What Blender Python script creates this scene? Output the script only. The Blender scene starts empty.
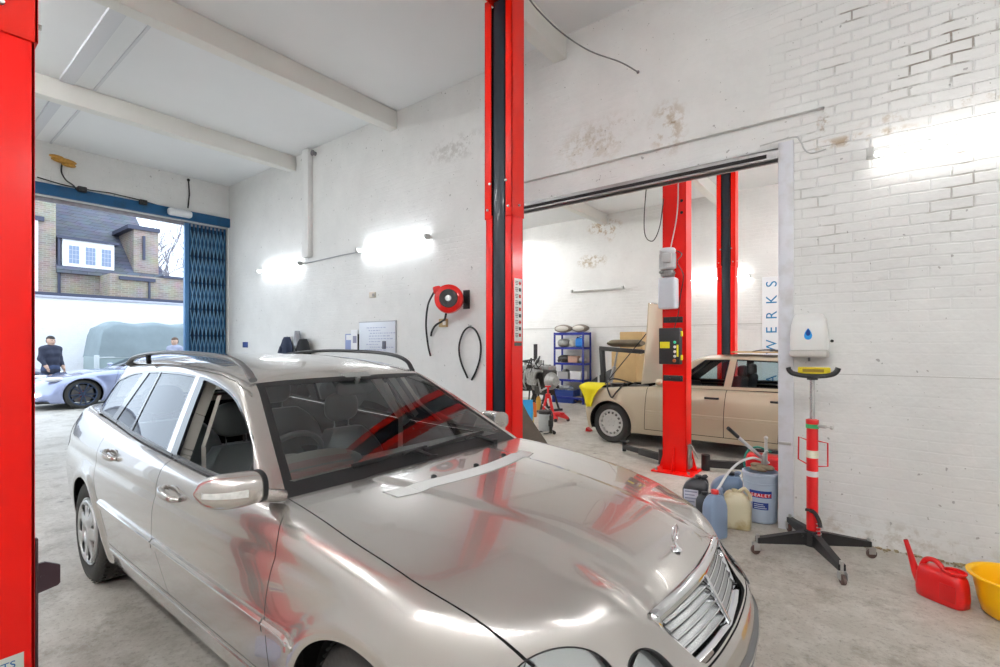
import bpy, bmesh, math, random
import numpy as np
from mathutils import Vector, Matrix
random.seed(7); np.random.seed(7)
PI = math.pi
SC = bpy.context.scene
COL = SC.collection

# ------------------------------------------------------------------ helpers
def link(o, parent=None):
    COL.objects.link(o)
    if parent is not None:
        o.parent = parent
    return o

def tag(o, label=None, cat=None, group=None, kind=None):
    if label: o['label'] = label
    if cat: o['category'] = cat
    if group: o['group'] = group
    if kind: o['kind'] = kind
    return o

def empty(name, loc=(0, 0, 0), rz=0, label=None, cat=None, group=None):
    o = bpy.data.objects.new(name, None)
    o.empty_display_size = .1
    o.location = loc; o.rotation_euler = (0, 0, rz)
    link(o)
    return tag(o, label, cat, group)

def copy_tree(o, parent=None):
    c = o.copy(); COL.objects.link(c)
    if parent is not None: c.parent = parent
    for ch in list(o.children): copy_tree(ch, c)
    return c

def np_obj(name, V, Fc, mat, parent=None, smooth=True, normals=None, sharp=None):
    me = bpy.data.meshes.new(name)
    me.from_pydata([tuple(map(float, v)) for v in V], [], [tuple(int(i) for i in f) for f in Fc])
    me.update()
    if smooth:
        me.polygons.foreach_set('use_smooth', [True] * len(me.polygons))
        if sharp is not None: me.set_sharp_from_angle(angle=math.radians(sharp))
    if normals is not None:
        me.normals_split_custom_set_from_vertices([tuple(map(float, n)) for n in normals])
    if mat: me.materials.append(mat)
    return link(bpy.data.objects.new(name, me), parent)

def frame_from(d):
    d = Vector(d).normalized()
    a = Vector((0, 0, 1)) if abs(d.z) < .95 else Vector((1, 0, 0))
    u = a.cross(d).normalized(); v = d.cross(u)
    return u, v, d

def catmull(pts, n=6, closed=False):
    P = [np.array(p, float) for p in pts]
    out = []
    m = len(P)
    rng = range(m if closed else m - 1)
    for i in rng:
        p0 = P[(i - 1) % m] if (closed or i > 0) else 2 * P[0] - P[1]
        p1 = P[i]; p2 = P[(i + 1) % m]
        p3 = P[(i + 2) % m] if (closed or i + 2 < m) else 2 * P[-1] - P[-2]
        for k in range(n):
            t = k / n
            out.append(.5 * ((2 * p1) + (-p0 + p2) * t + (2 * p0 - 5 * p1 + 4 * p2 - p3) * t * t + (-p0 + 3 * p1 - 3 * p2 + p3) * t ** 3))
    if not closed: out.append(P[-1])
    return out

class MB:
    """collects shapes, links them as ONE mesh object"""
    def __init__(s, M=None):
        s.v = []; s.f = []; s.M = M
    def add(s, vs, fs):
        b = len(s.v)
        for v in vs:
            v = Vector(v)
            if s.M is not None: v = s.M @ v
            s.v.append(v)
        s.f += [tuple(i + b for i in f) for f in fs]
        return s
    def box(s, c, d, rot=None, bev=0.0, seg=2):
        bm = bmesh.new()
        bmesh.ops.create_cube(bm, size=1)
        for v in bm.verts: v.co = Vector((v.co.x * d[0], v.co.y * d[1], v.co.z * d[2]))
        if bev > 0:
            bmesh.ops.bevel(bm, geom=bm.edges[:] , offset=min(bev, min(d) * .49), segments=seg, profile=.5, affect='EDGES')
        R = rot.to_matrix() if hasattr(rot, 'to_matrix') else rot
        c = Vector(c)
        vs = [((R @ v.co) if R is not None else v.co) + c for v in bm.verts]
        bm.verts.index_update()
        s.add(vs, [[v.index for v in f.verts] for f in bm.faces]); bm.free()
        return s
    def box2(s, lo, hi, bev=0.0, seg=2):
        return s.box([(a + b) / 2 for a, b in zip(lo, hi)], [abs(b - a) for a, b in zip(lo, hi)], None, bev, seg)
    def bar(s, p0, p1, w, h, bev=0.0, upv=(0, 0, 1)):
        p0, p1 = Vector(p0), Vector(p1); d = (p1 - p0); L = d.length; d.normalize()
        upv = Vector(upv)
        if abs(d.dot(upv)) > .98: upv = Vector((1, 0, 0))
        x = d; y = upv.cross(x).normalized(); z = x.cross(y)
        R = Matrix((x, y, z)).transposed()
        return s.box((p0 + p1) / 2, (L, w, h), R, bev)
    def cyl(s, p0, p1, r0, r1=None, n=16, cap=True):
        r1 = r0 if r1 is None else r1
        return s.tube([p0, p1], [r0, r1], n, cap)
    def tube(s, pts, r, n=8, cap=True, closed=False):
        pts = [Vector(p) for p in pts]; m = len(pts)
        rs = r if isinstance(r, (list, tuple)) else [r] * m
        vs = []; fs = []
        pu = None
        for i, p in enumerate(pts):
            if closed: d = pts[(i + 1) % m] - pts[i - 1]
            else: d = pts[min(i + 1, m - 1)] - pts[max(i - 1, 0)]
            if d.length < 1e-9: d = Vector((0, 0, 1))
            d.normalize()
            if pu is None: u, v, _ = frame_from(d)
            else:
                u = (pu - d * pu.dot(d))
                if u.length < 1e-6: u, v, _ = frame_from(d)
                u.normalize(); v = d.cross(u)
            pu = u
            for k in range(n):
                a = 2 * PI * k / n
                vs.append(p + (u * math.cos(a) + v * math.sin(a)) * rs[i])
        rng = m if closed else m - 1
        for i in range(rng):
            j = (i + 1) % m
            for k in range(n):
                k2 = (k + 1) % n
                fs.append((i * n + k, i * n + k2, j * n + k2, j * n + k))
        if cap and not closed:
            fs.append(tuple(range(n - 1, -1, -1))); fs.append(tuple((m - 1) * n + k for k in range(n)))
        return s.add(vs, fs)
    def lathe(s, prof, c=(0, 0, 0), axis=(0, 0, 1), n=24, cap=False):
        u, v, d = frame_from(axis); c = Vector(c)
        vs = []; fs = []
        for r, h in prof:
            for k in range(n):
                a = 2 * PI * k / n
                vs.append(c + d * h + (u * math.cos(a) + v * math.sin(a)) * r)
        for i in range(len(prof) - 1):
            for k in range(n):
                k2 = (k + 1) % n
                fs.append((i * n + k, i * n + k2, (i + 1) * n + k2, (i + 1) * n + k))
        if cap:
            fs.append(tuple(range(n - 1, -1, -1))); fs.append(tuple((len(prof) - 1) * n + k for k in range(n)))
        return s.add(vs, fs)
    def loft(s, rings, cap=True, closed_ring=True):
        n = len(rings[0]); vs = [p for r in rings for p in r]; fs = []
        for i in range(len(rings) - 1):
            for k in range(n if closed_ring else n - 1):
                k2 = (k + 1) % n
                fs.append((i * n + k, i * n + k2, (i + 1) * n + k2, (i + 1) * n + k))
        if cap:
            fs.append(tuple(range(n - 1, -1, -1))); fs.append(tuple((len(rings) - 1) * n + k for k in range(n)))
        return s.add(vs, fs)
    def prism(s, poly, o, ux, uy, depth):
        """2-D polygon in plane (o,ux,uy), extruded by vector depth"""
        o, ux, uy, depth = Vector(o), Vector(ux), Vector(uy), Vector(depth)
        a = [o + ux * p[0] + uy * p[1] for p in poly]; b = [p + depth for p in a]; n = len(a)
        fs = [tuple(range(n - 1, -1, -1)), tuple(range(n, 2 * n))]
        fs += [(k, (k + 1) % n, n + (k + 1) % n, n + k) for k in range(n)]
        return s.add(a + b, fs)
    def grid(s, fn, nu, nv):
        vs = [fn(i / nu, j / nv) for i in range(nu + 1) for j in range(nv + 1)]
        fs = [(i * (nv + 1) + j, (i + 1) * (nv + 1) + j, (i + 1) * (nv + 1) + j + 1, i * (nv + 1) + j + 1) for i in range(nu) for j in range(nv)]
        return s.add(vs, fs)
    def sphere(s, c, r, nu=16, nv=10, e=1.0):
        rr = (r, r, r) if not hasattr(r, '__len__') else r
        pw = lambda t: math.copysign(abs(t) ** e, t)
        def fn(a, b):
            th = 2 * PI * a; ph = PI * (b - .5)
            return (c[0] + rr[0] * pw(math.cos(ph)) * pw(math.cos(th)), c[1] + rr[1] * pw(math.cos(ph)) * pw(math.sin(th)), c[2] + rr[2] * pw(math.sin(ph)))
        return s.grid(fn, nu, nv)
    def build(s, name, mat, parent=None, sharp=40, recalc=True, weld=True):
        bm = bmesh.new()
        vv = [bm.verts.new(v) for v in s.v]
        for f in s.f:
            if len(set(f)) < 3: continue
            try: bm.faces.new([vv[i] for i in f])
            except ValueError: pass
        if weld: bmesh.ops.remove_doubles(bm, verts=bm.verts, dist=1e-5)
        if recalc: bmesh.ops.recalc_face_normals(bm, faces=bm.faces)
        me = bpy.data.meshes.new(name); bm.to_mesh(me); bm.free()
        me.polygons.foreach_set('use_smooth', [True] * len(me.polygons))
        me.set_sharp_from_angle(angle=math.radians(sharp))
        if mat: me.materials.append(mat)
        return link(bpy.data.objects.new(name, me), parent)

# ------------------------------------------------------------------ materials
MATS = {}
def srgb(r, g, b):
    f = lambda c: (c / 255 / 12.92) if c / 255 <= .04045 else ((c / 255 + .055) / 1.055) ** 2.4
    return (f(r), f(g), f(b))

def mat(name, col=(.5, .5, .5), rough=.5, metal=0, coat=0, coat_rough=.03, trans=0, emis=None, estr=0, bump=0, bscale=30, var=0, vscale=6, spec=.5, ior=1.45, alpha=1, dirt=None, dscale=3, damt=.5):
    if name in MATS: return MATS[name]
    m = bpy.data.materials.new(name); m.use_nodes = True
    nt = m.node_tree; N = nt.nodes; L = nt.links
    b = N['Principled BSDF']
    b.inputs['Base Color'].default_value = (*col, 1)
    b.inputs['Roughness'].default_value = rough
    b.inputs['Metallic'].default_value = metal
    b.inputs['Coat Weight'].default_value = coat
    b.inputs['Coat Roughness'].default_value = coat_rough
    b.inputs['Transmission Weight'].default_value = trans
    b.inputs['Specular IOR Level'].default_value = spec
    b.inputs['IOR'].default_value = ior
    b.inputs['Alpha'].default_value = alpha
    if emis:
        b.inputs['Emission Color'].default_value = (*emis, 1); b.inputs['Emission Strength'].default_value = estr
    tc = None
    if bump or var or dirt:
        tc = N.new('ShaderNodeTexCoord')
    if var or dirt:
        cur = None
        if var:
            nz = N.new('ShaderNodeTexNoise'); nz.inputs['Scale'].default_value = vscale; nz.inputs['Detail'].default_value = 5
            L.new(tc.outputs['Object'], nz.inputs['Vector'])
            mx = N.new('ShaderNodeMix'); mx.data_type = 'RGBA'
            mx.inputs[6].default_value = (*[max(0, c * (1 - var)) for c in col], 1); mx.inputs[7].default_value = (*[min(1, c * (1 + var)) for c in col], 1)
            L.new(nz.outputs['Fac'], mx.inputs[0]); cur = mx.outputs[2]
        if dirt:
            nz = N.new('ShaderNodeTexNoise'); nz.inputs['Scale'].default_value = dscale; nz.inputs['Detail'].default_value = 8
            L.new(tc.outputs['Object'], nz.inputs['Vector'])
            rp = N.new('ShaderNodeValToRGB'); rp.color_ramp.elements[0].position = .5; rp.color_ramp.elements[1].position = .72
            L.new(nz.outputs['Fac'], rp.inputs[0])
            ml = N.new('ShaderNodeMath'); ml.operation = 'MULTIPLY'; ml.inputs[1].default_value = damt
            L.new(rp.outputs['Color'], ml.inputs[0])
            mx = N.new('ShaderNodeMix'); mx.data_type = 'RGBA'
            mx.inputs[6].default_value = (*col, 1); mx.inputs[7].default_value = (*dirt, 1)
            if cur is not None: L.new(cur, mx.inputs[6])
            L.new(ml.outputs[0], mx.inputs[0]); cur = mx.outputs[2]
        L.new(cur, b.inputs['Base Color'])
    if bump:
        nz = N.new('ShaderNodeTexNoise'); nz.inputs['Scale'].default_value = bscale; nz.inputs['Detail'].default_value = 4
        L.new(tc.outputs['Object'], nz.inputs['Vector'])
        bp = N.new('ShaderNodeBump'); bp.inputs['Strength'].default_value = bump; bp.inputs['Distance'].default_value = .01
        L.new(nz.outputs['Fac'], bp.inputs['Height']); L.new(bp.outputs['Normal'], b.inputs['Normal'])
    MATS[name] = m
    return m

def glass_mat(name, tint=(.85, .93, .92), refl_rough=.0, ior=1.5):
    """a thin pane: clear tinted transparency plus a Fresnel mirror reflection"""
    if name in MATS: return MATS[name]
    m = bpy.data.materials.new(name); m.use_nodes = True
    nt = m.node_tree; N = nt.nodes; L = nt.links
    N.remove(N['Principled BSDF'])
    out = N['Material Output']
    tr = N.new('ShaderNodeBsdfTransparent'); tr.inputs[0].default_value = (*tint, 1)
    gl = N.new('ShaderNodeBsdfGlossy'); gl.inputs['Roughness'].default_value = refl_rough; gl.inputs[0].default_value = (.95, .97, 1, 1)
    fr = N.new('ShaderNodeFresnel'); fr.inputs[0].default_value = ior
    mx = N.new('ShaderNodeMixShader')
    L.new(fr.outputs[0], mx.inputs[0]); L.new(tr.outputs[0], mx.inputs[1]); L.new(gl.outputs[0], mx.inputs[2])
    L.new(mx.outputs[0], out.inputs[0])
    MATS[name] = m
    return m

# ------------------------------------------------------------------ implicit surfaces
def smax(a, b, k):
    h = np.clip(.5 + .5 * (a - b) / k, 0, 1)
    return b * (1 - h) + a * h + k * h * (1 - h)

def tab(pts):
    """monotone cubic (PCHIP) table lookup"""
    P = sorted(pts); X = np.array([p[0] for p in P], float); Y = np.array([p[1] for p in P], float)
    h = np.diff(X); d = np.diff(Y) / h
    m = np.zeros_like(X)
    if len(X) > 2:
        for i in range(1, len(X) - 1):
            if d[i - 1] * d[i] > 0:
                w1 = 2 * h[i] + h[i - 1]; w2 = h[i] + 2 * h[i - 1]
                m[i] = (w1 + w2) / (w1 / d[i - 1] + w2 / d[i])
    m[0], m[-1] = d[0], d[-1]
    xs = np.linspace(X[0], X[-1], 800)
    i = np.clip(np.searchsorted(X, xs, side='right') - 1, 0, len(X) - 2)
    t = (xs - X[i]) / h[i]
    ys = (2 * t ** 3 - 3 * t ** 2 + 1) * Y[i] + (t ** 3 - 2 * t ** 2 + t) * h[i] * m[i] + (-2 * t ** 3 + 3 * t ** 2) * Y[i + 1] + (t ** 3 - t ** 2) * h[i] * m[i + 1]
    return lambda q: np.interp(q, xs, ys)

def grad(f, P, e=1e-3):
    g = np.zeros_like(P)
    for i in range(3):
        d = np.zeros(3); d[i] = e
        A = P + d; B = P - d
        g[:, i] = (f(A[:, 0], A[:, 1], A[:, 2]) - f(B[:, 0], B[:, 1], B[:, 2])) / (2 * e)
    return g

def project(f, P, it=4):
    for _ in range(it):
        v = f(P[:, 0], P[:, 1], P[:, 2]); g = grad(f, P)
        P = P - g * np.clip(v / np.maximum((g * g).sum(1), .05), -.02, .02)[:, None]
    return P

def surface_net(f, lo, hi, h):
    ax = [np.arange(a, b + h, h) for a, b in zip(lo, hi)]
    X, Y, Z = np.meshgrid(*ax, indexing='ij')
    v = f(X.ravel(), Y.ravel(), Z.ravel()).reshape(X.shape)
    s = v < 0
    nx, ny, nz = [n - 1 for n in v.shape]
    cnt = np.zeros((nx, ny, nz), int)
    for dx in (0, 1):
        for dy in (0, 1):
            for dz in (0, 1): cnt += s[dx:nx + dx, dy:ny + dy, dz:nz + dz]
    act = (cnt > 0) & (cnt < 8)
    idx = -np.ones((nx, ny, nz), int); cells = np.argwhere(act); idx[act] = np.arange(len(cells))
    acc = np.zeros((len(cells), 3)); num = np.zeros(len(cells))
    ci, cj, ck = cells.T
    for a in range(3):
        o = [b for b in range(3) if b != a]
        for p in (0, 1):
            for q in (0, 1):
                d0 = [0, 0, 0]; d0[o[0]] = p; d0[o[1]] = q; d1 = list(d0); d1[a] = 1
                v0 = v[ci + d0[0], cj + d0[1], ck + d0[2]]; v1 = v[ci + d1[0], cj + d1[1], ck + d1[2]]
                c = (v0 < 0) != (v1 < 0)
                t = np.where(c, v0 / np.where(c, v0 - v1, 1), 0)
                pos = np.stack([ci + d0[0], cj + d0[1], ck + d0[2]], 1).astype(float); pos[:, a] += t
                acc += pos * c[:, None]; num += c
    P = acc / num[:, None] * h + np.array([a[0] for a in ax])
    quads = []
    for a in range(3):
        o = [b for b in range(3) if b != a]
        sl0 = [slice(1, -1)] * 3; sl0[a] = slice(0, -1); sl1 = [slice(1, -1)] * 3; sl1[a] = slice(1, None)
        ch = s[tuple(sl0)] != s[tuple(sl1)]
        e = np.argwhere(ch)
        e0 = e.copy()
        for b in o: e0[:, b] += 1
        ins = s[tuple(e0.T)]
        def cell(p, q):
            c = e0.copy(); c[:, o[0]] -= p; c[:, o[1]] -= q
            return idx[tuple(c.T)]
        q = np.stack([cell(1, 1), cell(0, 1), cell(0, 0), cell(1, 0)], 1)
        flip = ins if a != 1 else ~ins
        q[~flip] = q[~flip][:, ::-1]
        quads.append(q)
    Q = np.concatenate(quads)
    T = np.concatenate([Q[:, [0, 1, 2]], Q[:, [0, 2, 3]]])
    return project(f, P), T

def compact(V, T):
    u, inv = np.unique(T.ravel(), return_inverse=True)
    return V[u], inv.reshape(-1, 3), u

def cut(V, T, fn):
    """split every triangle along fn(x,y,z)=0"""
    fv = fn(V[:, 0], V[:, 1], V[:, 2])
    fv = np.where(np.abs(fv) < 1e-6, 1e-6, fv)
    sg = fv > 0
    st = sg[T]; n = st.sum(1)
    keep = T[(n == 0) | (n == 3)]
    mix = T[(n == 1) | (n == 2)]
    if len(mix) == 0: return V, T
    sm = sg[mix]
    odd = np.where(sm.sum(1) == 1, np.argmax(sm, 1), np.argmin(sm, 1))
    r = np.arange(len(mix))
    a = mix[r, odd]; b = mix[r, (odd + 1) % 3]; c = mix[r, (odd + 2) % 3]
    E = np.concatenate([np.stack([a, b], 1), np.stack([a, c], 1)])
    Es = np.sort(E, 1)
    u, inv = np.unique(Es, axis=0, return_inverse=True); inv = inv.ravel()
    t = fv[u[:, 0]] / (fv[u[:, 0]] - fv[u[:, 1]])
    nv = V[u[:, 0]] * (1 - t)[:, None] + V[u[:, 1]] * t[:, None]
    for _ in range(2):
        f2 = fn(nv[:, 0], nv[:, 1], nv[:, 2])
        d = V[u[:, 1]] - V[u[:, 0]]
        g = (fv[u[:, 1]] - fv[u[:, 0]])
        t = np.clip(t - f2 / g, .001, .999)
        nv = V[u[:, 0]] + d * t[:, None]
    base = len(V)
    ab = base + inv[:len(mix)]; ac = base + inv[len(mix):]
    T2 = np.concatenate([keep, np.stack([a, ab, ac], 1), np.stack([ab, b, c], 1), np.stack([ab, c, ac], 1)])
    return np.concatenate([V, nv]), T2

def sdpoly(px, pz, poly):
    """signed distance in 2-D to a polygon (negative inside)"""
    poly = np.array(poly, float)
    d = np.full(px.shape, 1e9); inside = np.zeros(px.shape, bool)
    n = len(poly)
    for i in range(n):
        a = poly[i]; b = poly[(i + 1) % n]; e = b - a
        wx = px - a[0]; wz = pz - a[1]
        t = np.clip((wx * e[0] + wz * e[1]) / (e @ e), 0, 1)
        d = np.minimum(d, (wx - e[0] * t) ** 2 + (wz - e[1] * t) ** 2)
        c = ((a[1] > pz) != (b[1] > pz))
        xi = a[0] + (pz - a[1]) * e[0] / (e[1] if abs(e[1]) > 1e-12 else 1e-12)
        inside ^= c & (px < xi)
    return np.sqrt(d) * np.where(inside, -1, 1)
# ------------------------------------------------------------------ camera, pixel-to-point helper
CAMH = 1.529
cam = bpy.data.cameras.new('camera'); co = bpy.data.objects.new('camera', cam); COL.objects.link(co)
cam.sensor_width = 36; cam.lens = 482.4 / 1000 * 36; cam.shift_y = 11.4 / 1000; cam.clip_start = .02
co.location = (0, 0, CAMH); co.rotation_euler = (PI / 2, 0, math.radians(37.75)); SC.camera = co
_th = math.radians(37.75)
FW = Vector((-math.sin(_th), math.cos(_th), 0)); RT = Vector((math.cos(_th), math.sin(_th), 0))
def at(px, py, X=None, Y=None, Z=None, D=None):
    r = FW + RT * ((px - 500) / 482.4) + Vector((0, 0, (344.9 - py) / 482.4))
    t = D if D is not None else X / r.x if X is not None else Y / r.y if Y is not None else (Z - CAMH) / r.z
    return Vector((0, 0, CAMH)) + r * t

# ------------------------------------------------------------------ surface materials
def wall_material(name, axis, col=(.80, .80, .785), brick=.9, relief_x=None, blots=(), speck=.35):
    """white-painted brick: courses in relief, chips and rust stains"""
    m = bpy.data.materials.new(name); m.use_nodes = True
    nt = m.node_tree; N = nt.nodes; L = nt.links; b = N['Principled BSDF']
    b.inputs['Roughness'].default_value = .55
    tc = N.new('ShaderNodeTexCoord'); sp = N.new('ShaderNodeSeparateXYZ'); L.new(tc.outputs['Object'], sp.inputs[0])
    cb = N.new('ShaderNodeCombineXYZ'); L.new(sp.outputs[axis], cb.inputs[0]); L.new(sp.outputs[2], cb.inputs[1])
    def math_(op, a, b_=None, clamp=False):
        n = N.new('ShaderNodeMath'); n.operation = op; n.use_clamp = clamp
        for i, v in enumerate((a, b_)):
            if v is None: continue
            if hasattr(v, 'is_linked'): L.new(v, n.inputs[i])
            else: n.inputs[i].default_value = v
        return n.outputs[0]
    def noise(scale, detail=4, vec=None, rough=.5):
        n = N.new('ShaderNodeTexNoise'); n.inputs['Scale'].default_value = scale; n.inputs['Detail'].default_value = detail; n.inputs['Roughness'].default_value = rough
        L.new(vec or tc.outputs['Object'], n.inputs['Vector']); return n.outputs['Fac']
    # wobble the courses a little
    nz = N.new('ShaderNodeTexNoise'); nz.inputs['Scale'].default_value = 3; L.new(tc.outputs['Object'], nz.inputs['Vector'])
    vm = N.new('ShaderNodeVectorMath'); vm.operation = 'SCALE'; vm.inputs['Scale'].default_value = .034
    L.new(nz.outputs['Color'], vm.inputs[0])
    va = N.new('ShaderNodeVectorMath'); L.new(cb.outputs[0], va.inputs[0]); L.new(vm.outputs[0], va.inputs[1])
    br = N.new('ShaderNodeTexBrick'); L.new(va.outputs[0], br.inputs['Vector'])
    br.inputs['Scale'].default_value = 1; br.inputs['Brick Width'].default_value = .225; br.inputs['Row Height'].default_value = .078
    br.inputs['Mortar Size'].default_value = .008; br.inputs['Mortar Smooth'].default_value = .55
    h = math_('SUBTRACT', 1.0, br.outputs['Fac'])
    amt = math_('MULTIPLY', noise(1.1, 3), 1.45, True)
    amt = math_('POWER', amt, 2.0)
    if relief_x is not None:   # the right end of the wall keeps its brick faces open
        xs = math_('MULTIPLY', math_('SUBTRACT', sp.outputs[axis], relief_x), 1.3, True)
        zs = math_('MULTIPLY', math_('SUBTRACT', sp.outputs[2], 1.7), .8, True)
        amt = math_('ADD', math_('MULTIPLY', amt, .17), math_('MULTIPLY', math_('MULTIPLY', xs, zs), 2.0))
    h1 = math_('MULTIPLY', math_('MULTIPLY', math_('MULTIPLY', h, amt), brick), math_('ADD', .25, math_('MULTIPLY', noise(2.2, 5), 1.3)))
    fine = math_('ADD', math_('MULTIPLY', noise(28, 5), .35), math_('MULTIPLY', noise(7, 3), .5))
    ht = math_('ADD', h1, fine)
    bp = N.new('ShaderNodeBump'); bp.inputs['Strength'].default_value = .55; bp.inputs['Distance'].default_value = .014
    L.new(ht, bp.inputs['Height']); L.new(bp.outputs['Normal'], b.inputs['Normal'])
    # colour: paint, chips, scuffs, stains
    def mix(f, c1, c2):
        n = N.new('ShaderNodeMix'); n.data_type = 'RGBA'
        L.new(f, n.inputs[0])
        for i, v in ((6, c1), (7, c2)):
            if hasattr(v, 'is_linked'): L.new(v, n.inputs[i])
            else: n.inputs[i].default_value = (*v, 1)
        return n.outputs[2]
    def step(v, lo, hi):
        n = N.new('ShaderNodeMapRange'); n.inputs['From Min'].default_value = lo; n.inputs['From Max'].default_value = hi; L.new(v, n.inputs[0]); return n.outputs[0]
    cur = mix(step(noise(1.7, 6, rough=.65), .35, .7), [c * .90 for c in col], col)
    cur = mix(math_('MULTIPLY', step(noise(13, 2), .715, .735), speck), cur, (.10, .09, .08))
    cur = mix(math_('MULTIPLY', step(noise(31, 2), .73, .75), speck), cur, (.16, .13, .10))
    stretch = N.new('ShaderNodeMapping'); stretch.inputs['Scale'].default_value = (1, 1, 4); L.new(tc.outputs['Object'], stretch.inputs[0])
    cur = mix(math_('MULTIPLY', step(noise(5, 6, stretch.outputs[0], .7), .62, .8), .22), cur, (.30, .28, .25))
    if relief_x is not None:
        deep = math_('MULTIPLY', math_('MULTIPLY', br.outputs['Fac'], math_('MULTIPLY', xs, zs)), step(noise(3.2, 4), .55, .64))
        cur = mix(math_('MULTIPLY', deep, .8), cur, (.20, .16, .11))
    for (cx, cy, cz, rx, rz, c, s) in blots:
        dx = math_('DIVIDE', math_('SUBTRACT', sp.outputs[axis], cx), rx); dz = math_('DIVIDE', math_('SUBTRACT', sp.outputs[2], cz), rz)
        d = math_('ADD', math_('MULTIPLY', dx, dx), math_('MULTIPLY', dz, dz))
        f = math_('SUBTRACT', 1.0, d, True)
        f = math_('MULTIPLY', f, step(noise(9, 6, rough=.7), .47, .60))
        cur = mix(math_('MULTIPLY', f, s), cur, c)
    L.new(cur, b.inputs['Base Color'])
    return m

def floor_material():
    m = bpy.data.materials.new('concrete_floor'); m.use_nodes = True
    nt = m.node_tree; N = nt.nodes; L = nt.links; b = N['Principled BSDF']
    tc = N.new('ShaderNodeTexCoord')
    def noise(scale, detail=6, rough=.6, vec=None):
        n = N.new('ShaderNodeTexNoise'); n.inputs['Scale'].default_value = scale; n.inputs['Detail'].default_value = detail; n.inputs['Roughness'].default_value = rough
        L.new(vec or tc.outputs['Object'], n.inputs['Vector']); return n.outputs['Fac']
    def step(v, lo, hi):
        n = N.new('ShaderNodeMapRange'); n.inputs['From Min'].default_value = lo; n.inputs['From Max'].default_value = hi; L.new(v, n.inputs[0]); return n.outputs[0]
    def mix(f, c1, c2):
        n = N.new('ShaderNodeMix'); n.data_type = 'RGBA'; L.new(f, n.inputs[0])
        for i, v in ((6, c1), (7, c2)):
            if hasattr(v, 'is_linked'): L.new(v, n.inputs[i])
            else: n.inputs[i].default_value = (*v, 1)
        return n.outputs[2]
    def mul(a, k):
        n = N.new('ShaderNodeMath'); n.operation = 'MULTIPLY'; L.new(a, n.inputs[0])
        if hasattr(k, 'is_linked'): L.new(k, n.inputs[1])
        else: n.inputs[1].default_value = k
        return n.outputs[0]
    cur = mix(step(noise(.9), .3, .7), (.40, .37, .32), (.53, .50, .445))
    cur = mix(mul(step(noise(6, 10, .75), .46, .66), .6), cur, (.66, .635, .59))
    cur = mix(mul(step(noise(2.6, 10, .8), .51, .64), .65), cur, (.22, .185, .14))
    cur = mix(mul(step(noise(34, 8, .8), .52, .66), .62), cur, (.17, .15, .12))
    v = N.new('ShaderNodeTexVoronoi'); v.inputs['Scale'].default_value = 2.3; v.inputs['Randomness'].default_value = 1
    L.new(tc.outputs['Object'], v.inputs['Vector'])
    spot = N.new('ShaderNodeMath'); spot.operation = 'ADD'; L.new(v.outputs['Distance'], spot.inputs[0]); L.new(mul(noise(14, 4), .25), spot.inputs[1])
    cur = mix(mul(step(spot.outputs[0], .215, .165), .7), cur, (.10, .09, .08))
    # shuttering joints every few metres
    sp = N.new('ShaderNodeSeparateXYZ'); L.new(tc.outputs['Object'], sp.inputs[0])
    wob = mul(noise(1.5), .12)
    for ax, off, per in ((0, 1.15, 3.1), (1, .42, 4.2)):
        a = N.new('ShaderNodeMath'); a.operation = 'ADD'; L.new(sp.outputs[ax], a.inputs[0]); L.new(wob, a.inputs[1])
        p = N.new('ShaderNodeMath'); p.operation = 'PINGPONG'; a2 = N.new('ShaderNodeMath'); a2.operation = 'ADD'; a2.inputs[1].default_value = off
        L.new(a.outputs[0], a2.inputs[0]); L.new(a2.outputs[0], p.inputs[0]); p.inputs[1].default_value = per
        cur = mix(mul(step(p.outputs[0], .010, .003), .55), cur, (.16, .14, .12))
    L.new(cur, b.inputs['Base Color'])
    rg = N.new('ShaderNodeMapRange'); rg.inputs['To Min'].default_value = .32; rg.inputs['To Max'].default_value = .65; L.new(noise(3), rg.inputs[0]); L.new(rg.outputs[0], b.inputs['Roughness'])
    bp = N.new('ShaderNodeBump'); bp.inputs['Strength'].default_value = .35; bp.inputs['Distance'].default_value = .006
    L.new(noise(16, 8, .65), bp.inputs['Height']); L.new(bp.outputs['Normal'], b.inputs['Normal'])
    return m

W = 4.62; W2 = 4.95; GX = -10.92; YB = 11.6; X1 = 3.2; Y0 = -3.6; ZC = 4.92
rust = (.33, .20, .07); dkr = (.13, .08, .04)
blots = [(-1.55, 0, 3.62, .22, .30, rust, .6), (-2.35, 0, 3.62, .45, .25, (.4, .33, .22), .5), (-.33, 0, 3.30, .07, .09, rust, .9), (-.12, 0, 3.12, .45, .05, rust, .8), (.35, 0, 3.22, .5, .06, rust, .6),
         (.02, 0, .10, .9, .14, (.45, .40, .33), .6), (-.6, 0, .5, .08, .12, rust, .7), (-2.3, 0, 3.75, .6, .2, (.45, .4, .33), .4), (-4.3, 0, 4.1, .7, .2, (.35, .33, .3), .5)]
wall_m = wall_material('painted_brick', 0, relief_x=-.75, blots=blots, speck=.5)
wall2_m = wall_material('painted_brick_plain', 0, brick=.6, blots=[(-5.55, 0, 4.60, .55, .22, rust, 1.0), (-5.9, 0, 3.75, .5, .22, (.35, .27, .15), .9), (-5.4, 0, 4.45, .2, .3, rust, .6)], speck=.12)
wallg_m = wall_material('painted_brick_gate', 1, brick=.8)
ceil_m = mat('ceiling_paint', (.80, .81, .82), rough=.7, bump=.12, bscale=8, var=.03, vscale=2)
beam_m = mat('beam_paint', (.78, .77, .73), rough=.6, bump=.15, bscale=14, var=.04, vscale=3)
def struct(mb, name, m, sharp=30):
    o = mb.build(name, m, sharp=sharp); o['kind'] = 'structure'; return o
flo = struct(MB().box2((-42, -14, -.12), (X1 + .3, YB + .3, 0)), 'floor', floor_material())
struct(MB().box2((GX - .3, Y0 - .3, ZC), (X1 + .3, YB + .3, ZC + .15)), 'ceiling', ceil_m)
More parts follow.
